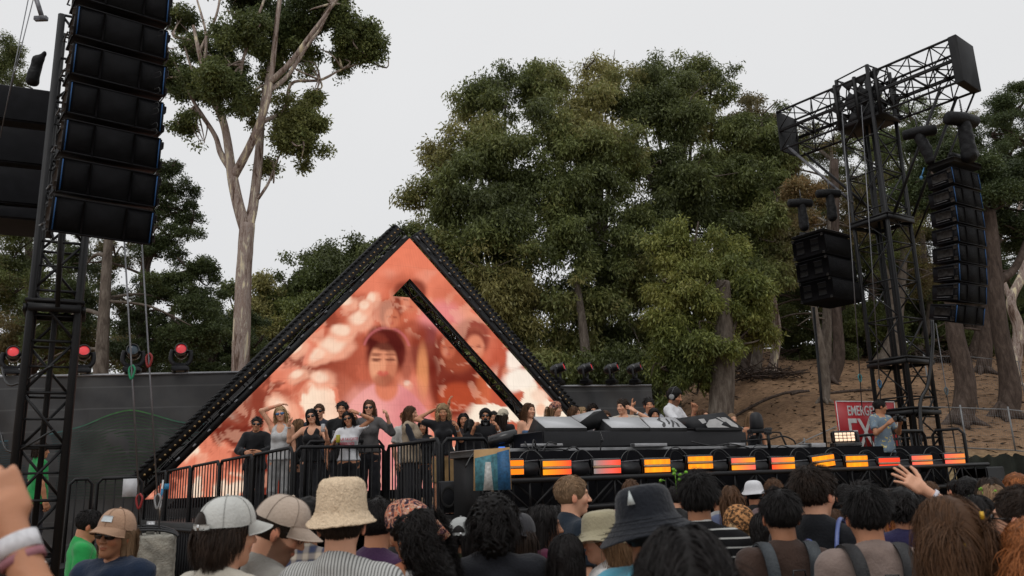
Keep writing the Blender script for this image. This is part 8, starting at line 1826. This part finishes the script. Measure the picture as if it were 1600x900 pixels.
pA(1086, 727, 4.1, 12, 'man with thick dark hair and a green sprig, in a black striped shirt', 'olive', 'messy', 'black', top='tee', tc=(.012, .012, .013), tkind='stripe', hlen=.06, extra=lambda c: sprig(c, (-.10, .0, .10), (.16, .4, .02), 8))
pA(985, 745, 7.5, 10, 'brown head just behind the crown of the black bucket hat', 'fair', 'short', 'brown', top='tee', tc=(.2, .1, .1))
pA(1140, 755, 7.6, 10, 'woman with straight brown hair in front of the truss', 'fair', 'long', 'brown', top='tee', tc=(.1, .12, .2), sex='f')
pA(1176, 747, 7.8, 20, 'person in a white bucket hat with dark band', 'tan', 'short', 'black', hat='bucket', hatc=(.6, .6, .62), top='tee', tc=(.02, .02, .02))
pA(1207, 744, 7.4, 10, 'brown-haired head right of the white bucket hat', 'fair', 'short', 'brown', top='tee', tc=(.15, .1, .1))
pA(1152, 781, 5.1, 6, 'person in a fuzzy leopard-print hat', 'fair', 'long', 'blond', hat='leopard', top='tee', tc=(.3, .28, .25), sex='f', hlen=.3)
pA(1190, 796, 4.9, 6, 'dark head between the leopard hat and the grey backpack', 'tan', 'bob', 'black', top='tee', tc=(.02, .02, .02))
pA(1214, 756, 3.75, 2, 'man with thick black hair, brown t-shirt and grey backpack', 'olive', 'short', 'black', top='tee', tc=(.055, .032, .024), backpack=(.035, .042, .048), hlen=.05, extra=shoulder_tube)
pA(1266, 716, 3.95, 40, 'tall man with tousled dark brown hair and black t-shirt looking right', 'fair', 'messy', 'darkbrown', top='tee', tc=(.008, .009, .012), hlen=.05, hy=12, extra=shoulder_tube)
pA(1298, 790, 4.2, 30, 'boy with brown bowl-cut hair and a blue-trimmed dark shirt', 'fair', 'bob', 'brown', top='shirt', tc=(.012, .018, .03), hlen=.12, shoulders=.9)
pA(1344, 744, 3.45, 2, 'man with wavy black hair, taupe shirt and black backpack', 'tan', 'messy', 'black', top='shirt', tc=(.24, .18, .155), backpack=(.012, .012, .013), hlen=.055)
pA(1404, 750, 4.7, 18, 'curly dark-haired person with a pink flower at the ear', 'tan', 'curly', 'black', top='tee', tc=(.025, .022, .07), extra=lambda c: sprig(c, (-.085, .0, -.03), (.5, .15, .3), 6))
pA(1432, 762, 5.2, 30, 'dark-haired person with white-rimmed glasses behind the raised arm', 'tan', 'short', 'black', top='tee', tc=(.02, .02, .05), glasses='white')
pA(1398, 772, 6.6, 20, 'auburn-haired woman in a denim jacket behind the man with the black backpack', 'fair', 'wavy', 'ginger', top='jacket', tc=(.05, .09, .13), sex='f')
pA(1578, 768, 3.54, 0, 'dark-haired person with one arm stretched high towards the stage', 'fair', 'long', 'black', top='tee', tc=(.05, .05, .06), sex='f', aL=((.15, .65, .6), (-.77, .19, .62), 'open', (.3, -1, .2)), extra=lambda c: wristband(c, 0, (.6, .58, .62), -.05))
pA(1472, 763, 2.55, -4, 'close woman with long wavy brown hair and tiny gold beads in it', 'fair', 'wavy', 'brown', top='tee', tc=(.5, .42, .4), sex='f', hlen=.55, extra=lambda c: (bead(c, (.035, -.13, .07), (.6, .35, .03)), bead(c, (-.04, -.14, -.02), (.5, .3, .05))))
pA(1508, 736, 6.2, 15, 'person with short curly dark hair near the mesh fence', 'tan', 'curly', 'black', top='tee', tc=(.3, .3, .3))
pA(1543, 741, 5.8, 15, 'person with smooth dark brown hair in front of the mesh fence', 'tan', 'long', 'darkbrown', top='tee', tc=(.1, .1, .1), sex='f')
pA(1583, 730, 6.2, 10, 'ginger curly-haired person by the mesh fence at the right edge', 'fair', 'curly', 'ginger', top='tee', tc=(.2, .25, .2))
pA(1546, 752, 5.0, 12, 'blond woman with long straight hair and a green sprig behind her ear', 'fair', 'long', 'sandy', top='tee', tc=(.02, .05, .1), sex='f', hlen=.3, extra=lambda c: sprig(c, (-.07, -.06, .06), (.2, .4, .04), 6))
pA(1520, 768, 4.2, 355, 'person with straight black hair in an orange and white patterned jersey', 'tan', 'bob', 'black', top='tee', tc=(.5, .4, .36), tkind='paisley')
pA(1588, 752, 3.0, 322, 'man with short dark hair and red-framed sunglasses at the right edge', 'fair', 'crop', 'darkbrown', top='tee', tc=(.4, .38, .36), glasses='dark', hlen=.025)
pA(1606, 800, 2.4, 10, 'close curly ginger-haired woman cut off by the right edge', 'fair', 'longcurly', 'ginger', top='tee', tc=(.45, .1, .1), sex='f', hlen=.45)
# the raised hands at the left edge
pA(-322, 745, 1.12, 0, 'person at the left edge holding both bare arms up with a white wristband', 'tan', 'curly', 'darkbrown', top='tank', tc=(.08, .12, .09), sex='f', aR=((.5, .8, .26), (-.5, .12, .85), 'fist', (.35, -.9, .2)), aL=((-.2, .7, .1), (.3, .5, .9), 'hold'), extra=lambda c: (wristband(c, 1, (.65, .64, .66), -.045, w=.03), wristband(c, 1, (.3, .12, .14), -.07, w=.014)))
pA(8, 838, 3.2, 20, 'person with dark curly hair low at the left edge', 'tan', 'curly', 'darkbrown', top='tee', tc=(.06, .1, .07), shoulders=.9)
# fillers further back: short distances behind the front rows, each its own figure
fill = [(1052, 756, 8.2, 'short', 'black', (.02, .02, .02), 'head of a dark-haired man left of the striped shirt'), (1245, 750, 8.0, 'bob', 'darkbrown', (.1, .05, .05), 'brown bob right of the tall man in black'), (1318, 752, 7.4, 'short', 'black', (.05, .05, .05), 'dark head between the two backpack wearers'),
        (1375, 756, 7.8, 'curly', 'darkbrown', (.08, .08, .12), 'curly head behind the man in the taupe shirt'), (1450, 748, 8.2, 'short', 'brown', (.25, .2, .2), 'short brown hair under the raised arm'), (1560, 742, 8.4, 'curly', 'black', (.03, .03, .04), 'small dark curly head far right by the fence'),
        (1528, 744, 8.6, 'bob', 'black', (.2, .2, .25), 'small dark head left of the blond woman with the sprig'), (1600, 744, 7.6, 'short', 'brown', (.1, .1, .1), 'brown head at the right edge under the mesh fence'), (1120, 762, 8.6, 'short', 'darkbrown', (.3, .3, .3), 'dark brown head left of the woman with straight brown hair'),
        (866, 785, 6.4, 'long', 'black', (.02, .02, .03), 'dark-haired figure between the sandy-haired man and the maroon hoodie'), (690, 800, 5.4, 'short', 'black', (.03, .03, .04), 'dark-haired person behind the bandana woman'), (620, 797, 6.0, 'curly', 'black', (.02, .02, .02), 'small curly head by the barrier behind the bucket hat'),
        (1490, 746, 8.8, 'short', 'black', (.1, .1, .1), 'small dark head beyond the gold-beaded hair'), (1412, 746, 9.0, 'short', 'darkbrown', (.2, .18, .15), 'small brown head in front of the stage under the raised hand'), (1350, 748, 9.0, 'short', 'black', (.03, .03, .03), 'small dark head in front of the stage beyond the taupe shirt')]
for i, (px, py, Y, hr_, hc_, tc_, lab) in enumerate(fill): pA(px, py, Y, (i*37) % 40-20, lab, ['fair', 'tan', 'olive'][i % 3], hr_, hc_, top='tee', tc=tc_, sex='f' if hr_ in ('bob', 'long') else 'm', shoulders=.95)
print('crowd', round(time.time()-T0, 1))
